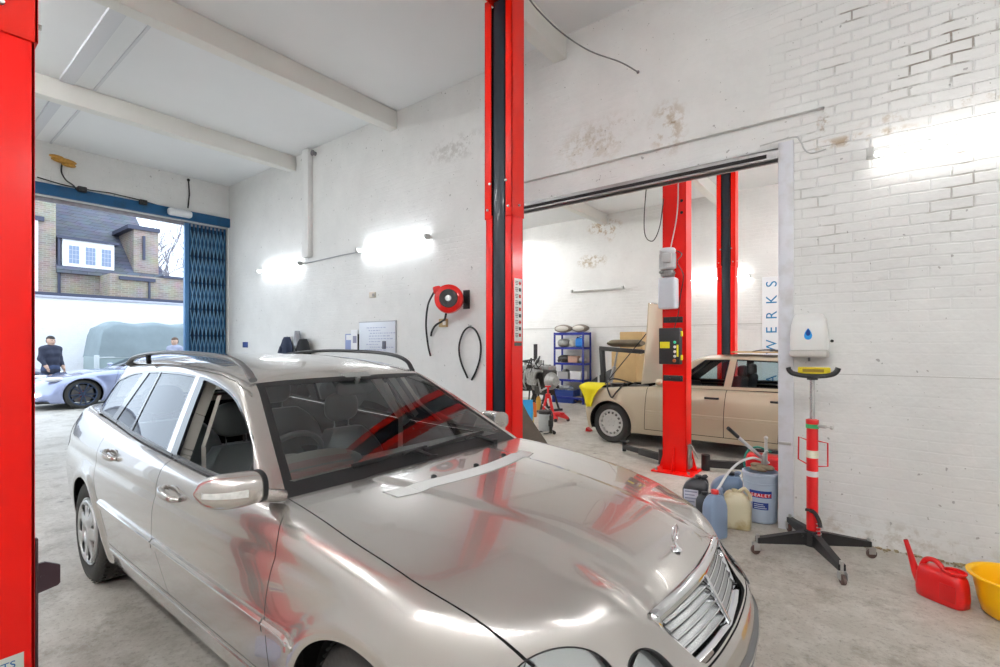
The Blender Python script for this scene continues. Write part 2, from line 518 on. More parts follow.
OX0, OX1, OZ = -3.55, -.62, 3.17
w = MB()
w.box2((GX, W, 0), (OX0, W2, ZC)); w.box2((OX1, W, 0), (X1, W2, 3.215)); w.box2((-.31, W, 3.215), (X1, W2, 3.43)); w.box2((OX0, W, 3.43), (X1, W2, ZC))
w.box2((OX0, W + .045, OZ), (OX1, W2, 3.43)); w.box2((OX1 - .001, W + .045, 3.215), (-.309, W2, 3.43))
struct(w, 'wall_long', wall_m)
struct(MB().box2((GX - .3, YB, 0), (X1 + .3, YB + .3, ZC)), 'wall_bay', wall2_m)
struct(MB().box2((X1, Y0, 0), (X1 + .3, YB, ZC)), 'wall_right', wallg_m)
struct(MB().box2((GX, Y0 - .3, 0), (X1, Y0, ZC)), 'wall_near', wall2_m)
gw = MB().box2((GX - .3, Y0, 0), (GX, -2.2, ZC)); gw.box2((GX - .3, -2.2, 4.02), (GX, YB, ZC)); gw.box2((GX - .3, W - .02, 0), (GX, YB, 4.02))
struct(gw, 'wall_gate', wallg_m)
# downstand beams, boards and joints of the ceiling
for i, x in enumerate((-2.72, -5.53, -8.29)):
    struct(MB().box2((x - .10, Y0, 4.66), (x + .07, W, ZC), .012), 'trim_%d' % (i + 1), beam_m)
bd = MB(); bd.box2((-8.18, 1.42, 4.885), (-5.62, 1.56, ZC)); bd.box2((-8.18, 1.755, 4.905), (-5.62, 1.785, ZC)); bd.box2((GX, 1.77, 4.905), (-8.40, 1.80, ZC)); bd.box2((GX, 1.46, 4.885), (-8.40, 1.58, ZC))
struct(bd, 'trim_4', mat('joint_paint', (.66, .67, .70), rough=.7))
struct(MB().box2((OX1 - .01, W - .015, 0), (OX1 + .10, W2, 3.215), .004), 'trim_5', mat('jamb_steel', (.70, .71, .76), rough=.4, dirt=(.4, .36, .3), dscale=5))
tr = MB().box2((OX0, W + .02, 3.105), (OX1, W + .05, 3.185)); tr.box2((OX0, W + .02, 3.165), (OX1, W + .16, 3.185))
tr.box2((OX0, W + .13, 3.105), (OX1, W + .16, 3.185))
struct(tr, 'trim_6', mat('track_steel', (.34, .33, .33), rough=.4, metal=.6, var=.3))
tr = MB().box2((OX0, W + .012, 3.118), (OX1 - .10, W + .022, 3.148))
struct(tr, 'trim_7', mat('track_slot', (.015, .012, .012), rough=.8))
# boxed pipe down the wall
struct(MB().box2((-7.88, W - .09, 3.05), (-7.68, W, ZC), .01), 'trim_8', mat('pipe_box', (.76, .76, .75), rough=.6))
# surface joint along the far bay's back wall
struct(MB().box2((GX, YB - .015, 1.98), (X1, YB, 2.0)), 'trim_9', mat('joint_line', (.55, .54, .52), rough=.7))
for i, (x0) in enumerate((-2.72, -5.53, -8.29)):
    struct(MB().box2((x0 - .10, W2, 4.66), (x0 + .07, YB, ZC), .012), 'trim_%d' % (i + 10), beam_m)
struct(MB().box2((-.62, W - .004, 1.297), (X1, W, 1.303)), 'trim_13', mat('joint_line', (.55, .54, .52)))
struct(MB().box2((GX - .05, -2.2, 4.03), (GX + .06, W, 4.22), .01), 'trim_14', mat('gate_blue', srgb(28, 84, 128), rough=.35, metal=.2, dirt=(.02, .05, .09), dscale=6))
struct(MB().box2((GX - .16, -2.2, 3.95), (GX - .10, W, 4.02), .005), 'trim_15', mat('gate_track', (.30, .29, .33), rough=.5, metal=.5, var=.5, vscale=9))

# ------------------------------------------------------------------ fluorescent tubes
tube_m = mat('tube_light', (1, 1, 1), emis=(1.0, .97, .92), estr=22)
tube_cool = mat('tube_light_cool', (1, 1, 1), emis=(.90, .95, 1.0), estr=14)
body_m = mat('fitting_white', (.78, .78, .76), rough=.4)
def tube_lamp(x0, x1, y, z, label, n=-1, group=None, m=None, cool=False):
    """a batten fitting with a bare tube; n = which way it faces along Y"""
    o = empty('fluorescent_lamp', ((x0 + x1) / 2, y, z), 0, label, 'lamp', group)
    L = abs(x1 - x0); h = L / 2
    MB().box2((-h, -.022, -.012), (h, .022, .018), .004).build('batten', body_m, o)
    t = MB().cyl((-h + .03, n * .058, -.012), (h - .03, n * .058, -.012), .019, n=14).build('tube', m or (tube_cool if cool else tube_m), o)
    for s in (-1, 1): MB().box2((s * h - .022, min(n * .02, n * .105), -.035), (s * h + .022, max(n * .02, n * .105), .035), .006).build('end_cap', mat('end_cap_grey', (.55, .55, .53), rough=.5), o)
    return o
tube_lamp(-9.44, -7.94, W - .03, 2.96, 'white fluorescent tube nearest the folding gate on the white wall', cool=True)
tube_lamp(-6.27, -4.75, W - .03, 2.985, 'white fluorescent tube above the red hose reel on the white wall', cool=True)
tube_lamp(-.02, 1.48, W - .03, 2.955, 'white fluorescent tube on the bare brick wall right of the doorway', m=mat('tube_light_soft', (1, 1, 1), emis=(1.0, .98, .95), estr=7.5))
p = at(648, 275, Y=YB - .03); q = at(716, 272, Y=YB - .03)
tube_lamp(-3.6, -2.1, YB - .03, 3.02, 'lit fluorescent tube on the back wall behind the motor of the lift post')
o = tube_lamp(-6.45, -5.0, YB - .03, 2.98, 'unlit tube fitting high on the back wall above the blue shelves')
for c in o.children:
    if c.name.startswith('tube'): c.data.materials.clear(); c.data.materials.append(mat('tube_off', (.62, .62, .60), rough=.3))
# conduit between the two lamps, and the unseen battens added behind the camera
# ------------------------------------------------------------------ the silver estate car
CAR_LOC = (-1.169, 1.722, 0.0); CAR_RZ = 0.0066
def build_estate():
    paint = mat('champagne_paint', srgb(200, 195, 190), rough=.25, metal=.8, coat=1.0, coat_rough=.02)
    black = mat('black_trim', (.012, .012, .013), rough=.45)
    gloss_black = mat('gloss_black', (.01, .01, .011), rough=.12, coat=.5)
    chrome = mat('chrome', (.82, .83, .85), rough=.08, metal=1)
    rubber = mat('rubber', (.035, .034, .032), rough=.75, bump=.2, bscale=60)
    alloy = mat('alloy', (.62, .63, .64), rough=.28, metal=.85)
    dark = mat('car_underside', (.012, .012, .012), rough=.9)
    leather = mat('black_leather', (.12, .13, .13), rough=.36, bump=.15, bscale=90)
    beige_trim = mat('beige_trim', (.52, .50, .46), rough=.7)
    dash_m = mat('dash_plastic', (.28, .29, .28), rough=.6)
    wglass = glass_mat('windscreen_glass', (.93, .97, .96), ior=1.9)
    sglass = glass_mat('side_glass', (.62, .72, .74), ior=1.5)
    clear = glass_mat('lamp_glass', (.95, .97, .97))
    car = empty('estate_car', CAR_LOC, CAR_RZ, 'silver estate car with its driver window down, nearest the camera between the red posts', 'car')

    prof = tab([(.1, .76), (.17, .80), (.22, .835), (.30, .858), (.36, .872), (.45, .886), (.55, .897), (.62, .902), (.70, .899), (.78, .889), (.86, .873), (.92, .852), (.98, .82), (1.05, .785), (1.15, .74), (1.4, .60)])
    taper = tab([(-4.2, .13), (-3.9, .115), (-3.5, .055), (-3.0, .018), (-2.5, .004), (-2.0, 0), (-.6, 0), (0, .006), (.3, .022), (.5, .048), (.65, .085), (.9, .17)])
    deck = tab([(-4.2, 1.05), (-3.9, 1.072), (-3.53, 1.066), (-2.81, 1.031), (-2.24, .998), (-1.7, .974), (-1.18, .955), (-.85, .951), (-.66, .953), (-.5, .951), (-.2, .938), (0, .924), (.2, .903), (.4, .866), (.55, .826), (.63, .800), (.70, .776), (.74, .745), (.80, .66), (.95, .45)])
    drop = tab([(-4.2, .03), (-.9, .012), (-.6, .016), (-.2, .030), (0, .042), (.2, .062), (.4, .085), (.6, .105), (.8, .12)])
    ksm = tab([(-4.2, .06), (-1.0, .05), (-.6, .06), (-.3, .085), (.2, .12), (.5, .15), (.9, .15)])
    fprof = tab([(.1, .70), (.2, .765), (.3, .815), (.42, .842), (.52, .848), (.58, .838), (.615, .812), (.645, .782), (.70, .742), (.75, .718), (.79, .700), (.86, .66), (.95, .58)])
    rprof = tab([(.1, 3.85), (.3, 3.97), (.5, 4.01), (.62, 4.0), (.68, 3.95), (.8, 3.96), (1.0, 3.93), (1.2, 3.85)])
    WB = 2.854
    def sst(a, b, x):
        t = np.clip((x - a) / (b - a), 0, 1); return t * t * (3 - 2 * t)
    def fB(x, y, z):
        a = np.abs(y)
        r1 = np.hypot(x, z - .325); r2 = np.hypot(x + WB, z - .325)
        fl = .016 * (np.exp(-((r1 - .375) / .045) ** 2) + np.exp(-((r2 - .375) / .045) ** 2))
        crease = -.006 * np.exp(-((z - .80) / .03) ** 2) * sst(.2, -.4, x)
        side = a - (prof(z) - taper(x) + fl + crease)
        hoodw = sst(-.62, -.52, x)
        dr = drop(x) * (a / .75) ** 2.4
        yc = .36 - .12 * (x + .3)
        bulge = .011 * (1 - sst(yc - .035, yc + .035, a)) * hoodw * sst(.72, .45, x)
        eye = sst(.35, .6, x) * (.026 * np.exp(-((a - .455) / .07) ** 2) + .03 * np.exp(-((a - .64) / .12) ** 2) - .010 * np.exp(-((a - .355) / .035) ** 2))
        top = z - (deck(x) - dr + bulge + eye)
        f = smax(side, top * .97, ksm(x))
        front = x - (fprof(z) - .50 * (a / .9) ** 3 - .04 * (a / .9))
        f = smax(f, front * .9, .07)
        rear = -x - (rprof(z) - .30 * (a / .9) ** 3)
        f = smax(f, rear, .06)
        return smax(f, .17 - z, .05)

    V, T = surface_net(fB, (-4.1, -.96, .12), (.95, .96, 1.14), .0195)
    # ---- panel curves
    def curve(pts):
        t = tab(pts); return t
    d1 = curve([(.1, -.51), (.43, -.509), (.55, -.503), (.66, -.488), (.76, -.470), (.85, -.463), (.93, -.515), (1.0, -.64), (1.1, -.82)])
    d2 = curve([(.1, -1.43), (.35, -1.46), (.46, -1.512), (.60, -1.587), (.78, -1.602), (1.0, -1.625), (1.2, -1.68)])
    d3 = curve([(.1, -2.37), (.35, -2.39), (.45, -2.42), (.58, -2.49), (.70, -2.60), (.80, -2.645), (.88, -2.66), (1.07, -2.64)])
    sill = curve([(-4.1, .36), (-2.9, .36), (.9, .345)])
    hs = curve([(-.75, .735), (-.55, .755), (-.35, .772), (-.1, .786), (.1, .782), (.25, .765), (.38, .735), (.47, .70), (.56, .64), (.75, .50)])
    hr = lambda a: -.562 - .06 * (a / .74) ** 2
    grille_poly = [(0, .766), (.325, .750), (.345, .735), (.335, .70), (.285, .622), (.265, .612), (-.265, .612), (-.285, .622), (-.335, .70), (-.345, .735), (-.325, .750)]
    def ell(cy, cz, ra, rb, rot):
        c, s = math.cos(rot), math.sin(rot)
        def g(y, z):
            a = np.abs(y) - cy; b = z - cz
            u = (a * c + b * s) / ra; w = (-a * s + b * c) / rb
            return (np.sqrt(u * u + w * w) - 1) * min(ra, rb)
        return g
    e1 = ell(.648, .655, .108, .082, -.25); e2 = ell(.452, .627, .068, .070, 0)
    F_arch1 = lambda x, y, z: np.hypot(x, z - .325) - .352
    F_arch2 = lambda x, y, z: np.hypot(x + WB, z - .325) - .352
    F_d1 = lambda x, y, z: (x - d1(z)) * .95
    F_d2 = lambda x, y, z: (x - d2(z)) * .95
    F_d3 = lambda x, y, z: (x - d3(z)) * .85
    F_sill = lambda x, y, z: z - sill(x)
    F_hs = lambda x, y, z: (np.abs(y) - hs(x)) * .9
    F_hr = lambda x, y, z: x - hr(np.abs(y))
    F_gr = lambda x, y, z: np.where(x > .4, sdpoly(y, z, grille_poly), 1)
    F_e1 = lambda x, y, z: np.where(x > .2, e1(y, z), 1)
    F_e2 = lambda x, y, z: np.where(x > .2, e2(y, z), 1)
    bump_top = lambda a: .605 + .03 * sst(.4, .8, a)
    F_bt = lambda x, y, z: z - bump_top(np.abs(y))
    F_cab = lambda x, y, z: np.maximum(np.maximum(np.abs(y) - (.790 - .30 * np.maximum(-x - 3.2, 0) ** 1.2 - .035 * sst(-2, -3.2, x) - .50 * (deck(x) - .955)), x + .672 + .05 * (y / .7) ** 2), -x - 3.86)
    g = .0022
    for fn, w in ((F_arch1, 0), (F_arch2, 0), (F_d1, g), (F_d2, g), (F_d3, g), (F_sill, g), (F_hs, g * .9), (F_hr, 0), (F_gr, 0), (F_e1, 0), (F_e2, 0), (F_bt, g), (F_cab, 0)):
        if w:
            V, T = cut(V, T, lambda x, y, z: fn(x, y, z) - w); V, T = cut(V, T, lambda x, y, z: fn(x, y, z) + w)
        else: V, T = cut(V, T, fn)
    C = V[T].mean(1); x, y, z = C.T; a = np.abs(y)
    G = grad(fB, C); G /= np.linalg.norm(G, axis=1)[:, None]
    NV = grad(fB, V); NV /= np.linalg.norm(NV, axis=1)[:, None]
    # hollow out
    dead = ((F_arch1(x, y, z) < 0) | (F_arch2(x, y, z) < 0)) & (a > .5)
    topface = G[:, 2] > .4
    dead |= (F_cab(x, y, z) < 0) & topface
    dead |= z < .185
    nose = (G[:, 0] > .15)
    grille_hole = (F_gr(x, y, z) < 0) & nose & (x > .55)
    lampo = (F_e1(x, y, z) < 0) & (x > .3) & ((G[:, 0] > .2) | (z < .73))
    lampi = (F_e2(x, y, z) < 0) & (x > .4) & (G[:, 0] > .1) & ~lampo
    dead |= grille_hole
    onside = (a > .6)
    fd = lambda fn: np.abs(fn(x, y, z)) < g
    low = z < .99
    hoodreg = (F_hs(x, y, z) < 0) & (F_hr(x, y, z) > 0) & (z > bump_top(a) + .0) & (x > -.65) & (G[:, 2] > -.2)
    gap = np.zeros(len(C), bool)
    doorband = onside & (z > sill(x))
    gap |= fd(F_d1) & doorband & (z > .36) & (z < .915) & (a > .79); gap |= fd(F_d2) & doorband; gap |= fd(F_d3) & doorband & (z > .40)
    gap |= fd(F_sill) & onside & (x < d1(.36)) & (x > -2.39)
    gap |= (np.abs(F_hs(x, y, z)) < g * .9) & (x > -.62) & (x < .50) & (z > .7)
    gap |= fd(F_bt) & (x > .3) & (x < .9)
    reg = np.full(len(C), 'body', dtype=object)
    reg[hoodreg] = 'bonnet'
    side_ok = onside & (z > sill(x)) & ~hoodreg
    reg[side_ok & (x < d1(z)) & (x > d2(z))] = 'front_door'
    reg[side_ok & (x < d2(z)) & (x > d3(z)) & ~((x < -2.37) & (z < .40))] = 'rear_door'
    reg[(z < bump_top(a)) & (x > .36)] = 'front_bumper'
    reg[(F_hr(x, y, z) < 0) & (x > -.72) & (a < .752) & (z > .8) & topface] = 'cowl'
    reg[lampo] = 'lampo'; reg[lampi] = 'lampi'
    reg[dead] = 'dead'; reg[gap] = 'gap'
    def piece(name, mask, m, parent=car, off=0.0):
        v, t, u = compact(V, T[mask])
        n = NV[u]
        return np_obj(name, v + n * off, t, m, parent, True, n)
    piece('body_shell', reg == 'body', paint)
    piece('bonnet', reg == 'bonnet', paint)
    bumper = piece('front_bumper', reg == 'front_bumper', paint)
    piece('cowl', reg == 'cowl', black)
    doors = {}
    for nm in ('front_door', 'rear_door'):
        for s in (-1, 1): doors[nm, s] = piece(nm, (reg == nm) & (y * s > 0), paint)
    # black inner skin that shows in the gaps and closes the cabin sides
    piece('inner_skin', (reg != 'dead') & (reg != 'lampo') & (reg != 'lampi') & (reg != 'cowl') & ~((F_cab(x, y, z) < .012) & topface), dark, car, -.012)
    # ---- headlamps: reflector bowl behind a bulging lens
    for s in (-1, 1):
        for nm, key in (('headlamp', 'lampo'), ('inner_headlamp', 'lampi')):
            mk = (reg == key) & (y * s > 0)
            if not mk.any(): continue
            bowl = piece(nm, mk, mat('lamp_reflector', (.75, .76, .76), rough=.2, metal=.8), car, -.03)
            piece('lens', mk, clear, bowl, .006)
            cy, cz, ra, rb = (.648, .655, .108, .082) if key == 'lampo' else (.452, .627, .068, .070)
            rot = -.25 if key == 'lampo' else 0
            ring = []
            for k in range(40):
                t = 2 * PI * k / 40; u, w = ra * math.cos(t), rb * math.sin(t)
                yy = cy + u * math.cos(rot) - w * math.sin(rot); zz = cz + u * math.sin(rot) + w * math.cos(rot)
                lo, hi = .2, .95
                for _ in range(30):
                    mid = (lo + hi) / 2
                    if fB(np.array([mid]), np.array([yy]), np.array([zz]))[0] < 0: lo = mid
                    else: hi = mid
                ring.append((lo, yy * s, zz))
            MB().tube(ring, .0022, 6, closed=True).build('seal', black, bowl)
            xx = min(p[0] for p in ring) - .05
            b2 = MB().lathe([(.0, .02), (.04, .03), (.055, .05), (.06, .06)], (xx, cy * s, cz), (1, 0, 0), 20)
            b2.build('bulb_housing', chrome, bowl)

    def ysurf(xx, zz, off=0.0, s=-1):
        lo, hi = .3, 1.0
        for _ in range(30):
            mid = (lo + hi) / 2
            if fB(np.array([xx]), np.array([mid]), np.array([zz]))[0] < 0: lo = mid
            else: hi = mid
        return s * (lo + off)
    def zsurf(xx, yy):
        lo, hi = .5, 1.2
        for _ in range(30):
            mid = (lo + hi) / 2
            if fB(np.array([xx]), np.array([yy]), np.array([mid]))[0] < 0: lo = mid
            else: hi = mid
        return lo
    def xsurf(yy, zz):
        lo, hi = .2, .95
        for _ in range(30):
            mid = (lo + hi) / 2
            if fB(np.array([mid]), np.array([yy]), np.array([zz]))[0] < 0: lo = mid
            else: hi = mid
        return lo
    # ---- side moulding strips, one piece per panel
    def strip(name, x0, x1, zf, hh, th, m, parent, s, n=24, taperend=False):
        rings = []
        for i in range(n + 1):
            t = i / n; xx = x0 + (x1 - x0) * t; zc = zf(xx)
            e = 1.0
            if taperend: e = min(1, .25 + 6 * t)
            pts = []
            for dz, o in ((-.5, -.004), (-.5, th * .5), (-.32, th), (.32, th), (.5, th * .5), (.5, -.004)):
                zz = zc + dz * hh * e
                pts.append((xx, ysurf(xx, zz, o * e if o > 0 else o, s), zz))
            rings.append(pts)
        return MB().loft(rings).build(name, m, parent, sharp=30)
    zm = lambda xx: .556 + .030 * (-xx - .3) / 2.0
    for s in (-1, 1):
        fdo, rdo = doors['front_door', s], doors['rear_door', s]
        strip('side_moulding', -.305, -.498, zm, .052, .014, paint, car, s, 12, True)
        strip('side_moulding', -.507, -1.56, zm, .052, .014, paint, fdo, s)
        strip('side_moulding', -1.572, -2.455, zm, .052, .014, paint, rdo, s)
        strip('chrome_insert', -.32, -.498, lambda q: zm(q) + .013, .009, .0175, chrome, car, s, 12)
        strip('chrome_insert', -.507, -1.56, lambda q: zm(q) + .013, .009, .0175, chrome, fdo, s)
        strip('chrome_insert', -1.572, -2.455, lambda q: zm(q) + .013, .009, .0175, chrome, rdo, s)
        # sill ledge
        strip('sill_trim', -.42, -2.40, lambda q: .318, .022, .006, paint, car, s)
        # belt line chrome
        zb = lambda q: float(deck(np.array(q))) - .006
        for (x0, x1, par) in ((-.80, -1.62, fdo), (-1.64, -2.72, rdo), (-2.735, -3.38, car)):
            rings = []
            for i in range(25):
                xx = x0 + (x1 - x0) * i / 24; z0 = zb(xx) + .006
                ya = .804 - .30 * max(-xx - 3.2, 0) ** 1.2 - .035 * float(sst(-2, -3.2, np.array(xx))) - .50 * (float(deck(np.array(xx))) - .955)
                rings.append([(xx, s * (ya + dy), z0 + dz) for dy, dz in ((.004, -.010), (.006, -.003), (.004, .003), (-.008, .010), (-.014, .006), (-.012, -.012))])
            MB().loft(rings).build('belt_trim', mat('satin_trim', (.10, .10, .105), rough=.25, metal=.6), par)
        # door handles: recessed cup + bow
        for (xx, zz, par) in ((-1.40, .850, fdo), (-2.36, .893, rdo)):
            y0 = ysurf(xx, zz, 0, s)
            cup = MB().sphere((xx + .01, y0 - s * .003, zz + .002), (.066, .0045, .026), 20, 10).build('handle_cup', paint, par)
            pts = [(xx - .085, y0 + s * .004, zz + .008), (xx - .06, y0 + s * .030, zz + .004), (xx, y0 + s * .040, zz - .004), (xx + .06, y0 + s * .032, zz - .014), (xx + .088, y0 + s * .004, zz - .02)]
            MB().tube(catmull(pts, 5), [.012] * 3 + [.016] * 15 + [.012] * 3, 10).build('door_handle', paint, par)
            MB().tube(catmull([(p[0], p[1] + s * .011, p[2] + .012) for p in pts[1:4]], 5), .0035, 6).build('handle_trim', chrome, par)
        # mirror (the far one is folded back)
        n_before = set(bpy.data.objects)
        mx, my, mz = -.575, s * 1.0, 1.028
        rings = []
        for i in range(15):
            t = i / 14
            yy = s * (.895 + .165 * t)
            k = (1 - abs(2 * t - 1) ** 3.2 * .0) 
            sc = (1 - max(0, (t - .45) / .55) ** 2.6) ** .5 if t > .45 else 1 - .10 * (1 - t / .45) ** 2
            sc = max(sc, .06)
            ring = []
            for q in range(20):
                an = 2 * PI * q / 20
                cx, cz = math.cos(an), math.sin(an)
                e = .75
                px = math.copysign(abs(cx) ** e, cx); pz = math.copysign(abs(cz) ** e, cz)
                ring.append((mx - .09 * t ** 1.5 + px * (.070 if px > 0 else .035) * sc, yy, mz + pz * .060 * sc - .008 * t))
            rings.append(ring)
        mir = MB().loft(rings).build('wing_mirror', paint, fdo, sharp=60)
        MB().loft([[(mx + math.copysign(abs(math.cos(2*PI*q/20)) ** .75, math.cos(2*PI*q/20)) * (.072 if math.cos(2*PI*q/20) > 0 else .037) * .93, s * yy, mz + math.copysign(abs(math.sin(2*PI*q/20)) ** .75, math.sin(2*PI*q/20)) * .061 * .93) for q in range(20)] for yy in (.880, .897)]).build('mirror_gasket', black if s < 0 else paint, mir)
        MB().bar((mx - .05, s * .78, mz - .07), (mx, s * .905, mz - .03), .09, .045, .015, (0, 0, 1)).build('mirror_arm', paint, mir)
        rings = []
        for i in range(9):
            t = i / 8; yy = s * (.945 + .105 * t)
            tt = (abs(yy) - .895) / .165; sc = (1 - max(0, (tt - .45) / .55) ** 2.6) ** .5 if tt > .45 else 1
            xx = mx - .09 * tt ** 1.5 + .071 * sc
            rings.append([(xx - .012, yy, mz - .018), (xx + .004, yy, mz - .017), (xx + .004, yy, mz + .007 - .006 * t), (xx - .012, yy, mz + .008 - .006 * t)])
        MB().loft(rings).build('indicator', mat('indicator_lens', (.72, .72, .70), rough=.15, spec=.8, var=.35, vscale=60), mir)
        if s > 0:
            mir.matrix_basis = Matrix.Translation((mx - .22, .85, mz - .01)) @ Matrix.Rotation(math.radians(62), 4, 'Z') @ Matrix.Translation((-mx, -.84, -mz))

    # ---- greenhouse
    roofc = tab([(-4.1, 1.32), (-3.8, 1.39), (-3.4, 1.432), (-3.0, 1.456), (-2.5, 1.468), (-2.1, 1.465), (-1.7, 1.443), (-1.4, 1.405), (-1.25, 1.372), (-1.1, 1.33), (-.8, 1.23)])
    def ypl(x): return .30 * np.maximum(-x - 3.2, 0) ** 1.2 + .035 * sst(-2, -3.2, x)
    def gside(x, z): return .803 - ypl(x) - .50 * (z - .96) - .10 * np.maximum(z - 1.1, 0) ** 2
    def fG(x, y, z):
        a = np.abs(y)
        sd = (a - gside(x, z)) * .88
        rf = z - (roofc(x) - .040 * (a / .55) ** 2.6)
        f = smax(sd, rf, .045)
        ws = (x - (-.578 - (z - .961) * 1.74 - .155 * a * a)) * .507
        f = smax(f, ws, .034)
        re = (-x - (3.93 - (z - 1.0) * .95 - .18 * a * a)) * .72
        return smax(f, re, .05)
    V2, T2 = surface_net(fG, (-4.05, -.86, .90), (-.35, .86, 1.5), .0185)
    def spl(pts, n=5): return [tuple(p) for p in catmull(pts, n, True)]
    fw = [(-1.745, 1.336), (-1.60, .99), (-1.585, .966), (-1.18, .955), (-.79, .958), (-.80, .975), (-.849, 1.016), (-.971, 1.118), (-1.09, 1.178), (-1.18, 1.218), (-1.261, 1.251), (-1.33, 1.272), (-1.399, 1.289), (-1.50, 1.308), (-1.60, 1.322), (-1.70, 1.333)]
    rd1 = [(-1.885, 1.346), (-1.75, 1.0), (-1.755, .985), (-2.36, 1.012), (-2.448, 1.350), (-2.15, 1.353)]
    rd2 = [(-2.475, 1.350), (-2.395, 1.014), (-2.775, 1.034), (-2.68, 1.342)]
    rq = [(-2.81, 1.334), (-2.875, 1.04), (-3.50, 1.068), (-3.51, 1.078), (-3.455, 1.135), (-3.40, 1.18), (-3.35, 1.21), (-3.27, 1.247), (-3.18, 1.276), (-3.06, 1.308), (-2.95, 1.325)]
    dlo = [(-.765, .93), (-.795, .985), (-.845, 1.024), (-.966, 1.126), (-1.086, 1.187), (-1.255, 1.260), (-1.395, 1.299), (-1.59, 1.334), (-1.75, 1.350), (-2.15, 1.367), (-2.5, 1.365), (-2.8, 1.352), (-2.97, 1.338), (-3.08, 1.321), (-3.20, 1.288), (-3.29, 1.258), (-3.37, 1.22), (-3.42, 1.188), (-3.47, 1.145), (-3.515, 1.08), (-2.7, 1.0), (-2.13, .96), (-1.6, .94), (-1.1, .925)]
    # windscreen outline in front view (y,z), rear window the same way
    wsy = tab([(.90, .772), (.961, .738), (1.1, .668), (1.25, .592), (1.344, .544), (1.5, .47)])
    xh = lambda a: -1.252 - .13 * a * a
    Fws = lambda x, y, z: np.maximum(np.abs(y) - wsy(z), xh(y) - x)
    Fwc = lambda x, y, z: np.maximum(np.maximum(np.abs(y) - wsy(z) + .034, xh(y) + .045 - x), .996 - .018 * (y / .7) ** 2 - z)
    Frw = lambda x, y, z: np.maximum(np.abs(y) - (.62 - .35 * (z - 1.1)), np.maximum(1.06 - z, z - 1.345))
    Fs = {k: (lambda p: (lambda x, y, z: sdpoly(x, z, p)))(p) for k, p in dict(fw=fw, rd1=rd1, rd2=rd2, rq=rq, dlo=dlo).items()}
    Fbelt = lambda x, y, z: z - (deck(x) - .006 - .02 * (1 - sst(-.66, -.78, x)) - .06 * sst(-3.15, -3.45, x))
    FA = lambda x, y, z: np.where(x > -1.5, np.abs(y) - (wsy(z) + .030), np.abs(y) - gside(x, z) + .05)
    FB1 = lambda x, y, z: x - (-1.60 - (z - .985) * .42 - .072)
    FB2 = lambda x, y, z: x - (-1.75 - (z - 1.0) * .39 + .012)
    roofline = lambda x, y, z: z - (.016 + np.interp(x, [-3.66, -3.42, -3.2, -2.97, -2.7, -2.2, -1.8, -1.59, -1.39, -1.25, -1.08, -.84, -.74], [1.12, 1.245, 1.315, 1.352, 1.374, 1.378, 1.365, 1.352, 1.326, 1.288, 1.212, 1.052, .975]))
    for fn in (Fws, Fwc, Frw, Fbelt, FB1, FB2, FA, *Fs.values()): V2, T2 = cut(V2, T2, fn)
    for w in (.0018, -.0018): V2, T2 = cut(V2, T2, lambda x, y, z: roofline(x, y, z) - w)
    C = V2[T2].mean(1); x, y, z = C.T; a = np.abs(y)
    G = grad(fG, C); G /= np.linalg.norm(G, axis=1)[:, None]
    N2 = grad(fG, V2); N2 /= np.linalg.norm(N2, axis=1)[:, None]
    reg = np.full(len(C), 'roof', dtype=object)
    sideish = (FA(x, y, z) > 0) & (np.abs(G[:, 1]) > .25)
    frontish = x > -1.45
    rearish = G[:, 0] < -.4
    dl = (Fs['dlo'](x, y, z) < 0) & sideish
    reg[dl] = 'frame'
    for k in ('fw', 'rd1', 'rd2', 'rq'): reg[(Fs[k](x, y, z) < 0) & sideish] = k
    reg[dl & (FB1(x, y, z) < 0) & (FB2(x, y, z) > 0) & (reg == 'frame')] = 'bframe'
    reg[(Fws(x, y, z) < 0) & frontish] = 'frit'
    reg[(Fwc(x, y, z) < 0) & frontish] = 'ws'
    reg[(Frw(x, y, z) < 0) & rearish] = 'rw'
    reg[(np.abs(roofline(x, y, z)) < .0018) & sideish & (x < -.86) & (x > -3.45) & (reg == 'roof')] = 'gap'
    reg[(Fbelt(x, y, z) < 0) | (z < .93)] = 'dead'
    def piece2(name, mask, m, parent=car, off=0.0):
        v, t, u = compact(V2, T2[mask]); n = N2[u]
        return np_obj(name, v + n * off, t, m, parent, True, n)
    piece2('roof', reg == 'roof', paint)
    for s in (-1, 1):
        piece2('window_frame', (reg == 'frame') & (y * s > 0), gloss_black)
        piece2('pillar_trim', (reg == 'bframe') & (y * s > 0), paint)
    piece2('windscreen_surround', reg == 'frit', black, car, .001)
    piece2('windscreen', reg == 'ws', wglass)
    piece2('rear_window', reg == 'rw', sglass)
    for s in (-1, 1):
        m_ = lambda k: (reg == k) & (y * s > 0)
        piece2('rear_door_glass', m_('rd1'), sglass, doors['rear_door', s], -.004)
        piece2('fixed_glass', m_('rd2'), sglass, doors['rear_door', s], -.004)
        piece2('quarter_glass', m_('rq'), sglass, car, -.004)
        if s > 0: piece2('front_door_glass', m_('fw'), sglass, doors['front_door', s], -.004)
    # headliner + pillar linings (inside of the shell)
    inn = np.isin(reg, ['roof', 'gap']) & (z > 1.0)
    piece2('headliner', inn, beige_trim, car, -.022)
    piece2('pillar_lining', np.isin(reg, ['frame', 'bframe']), mat('dark_lining', (.03, .03, .032), rough=.8), car, -.016)
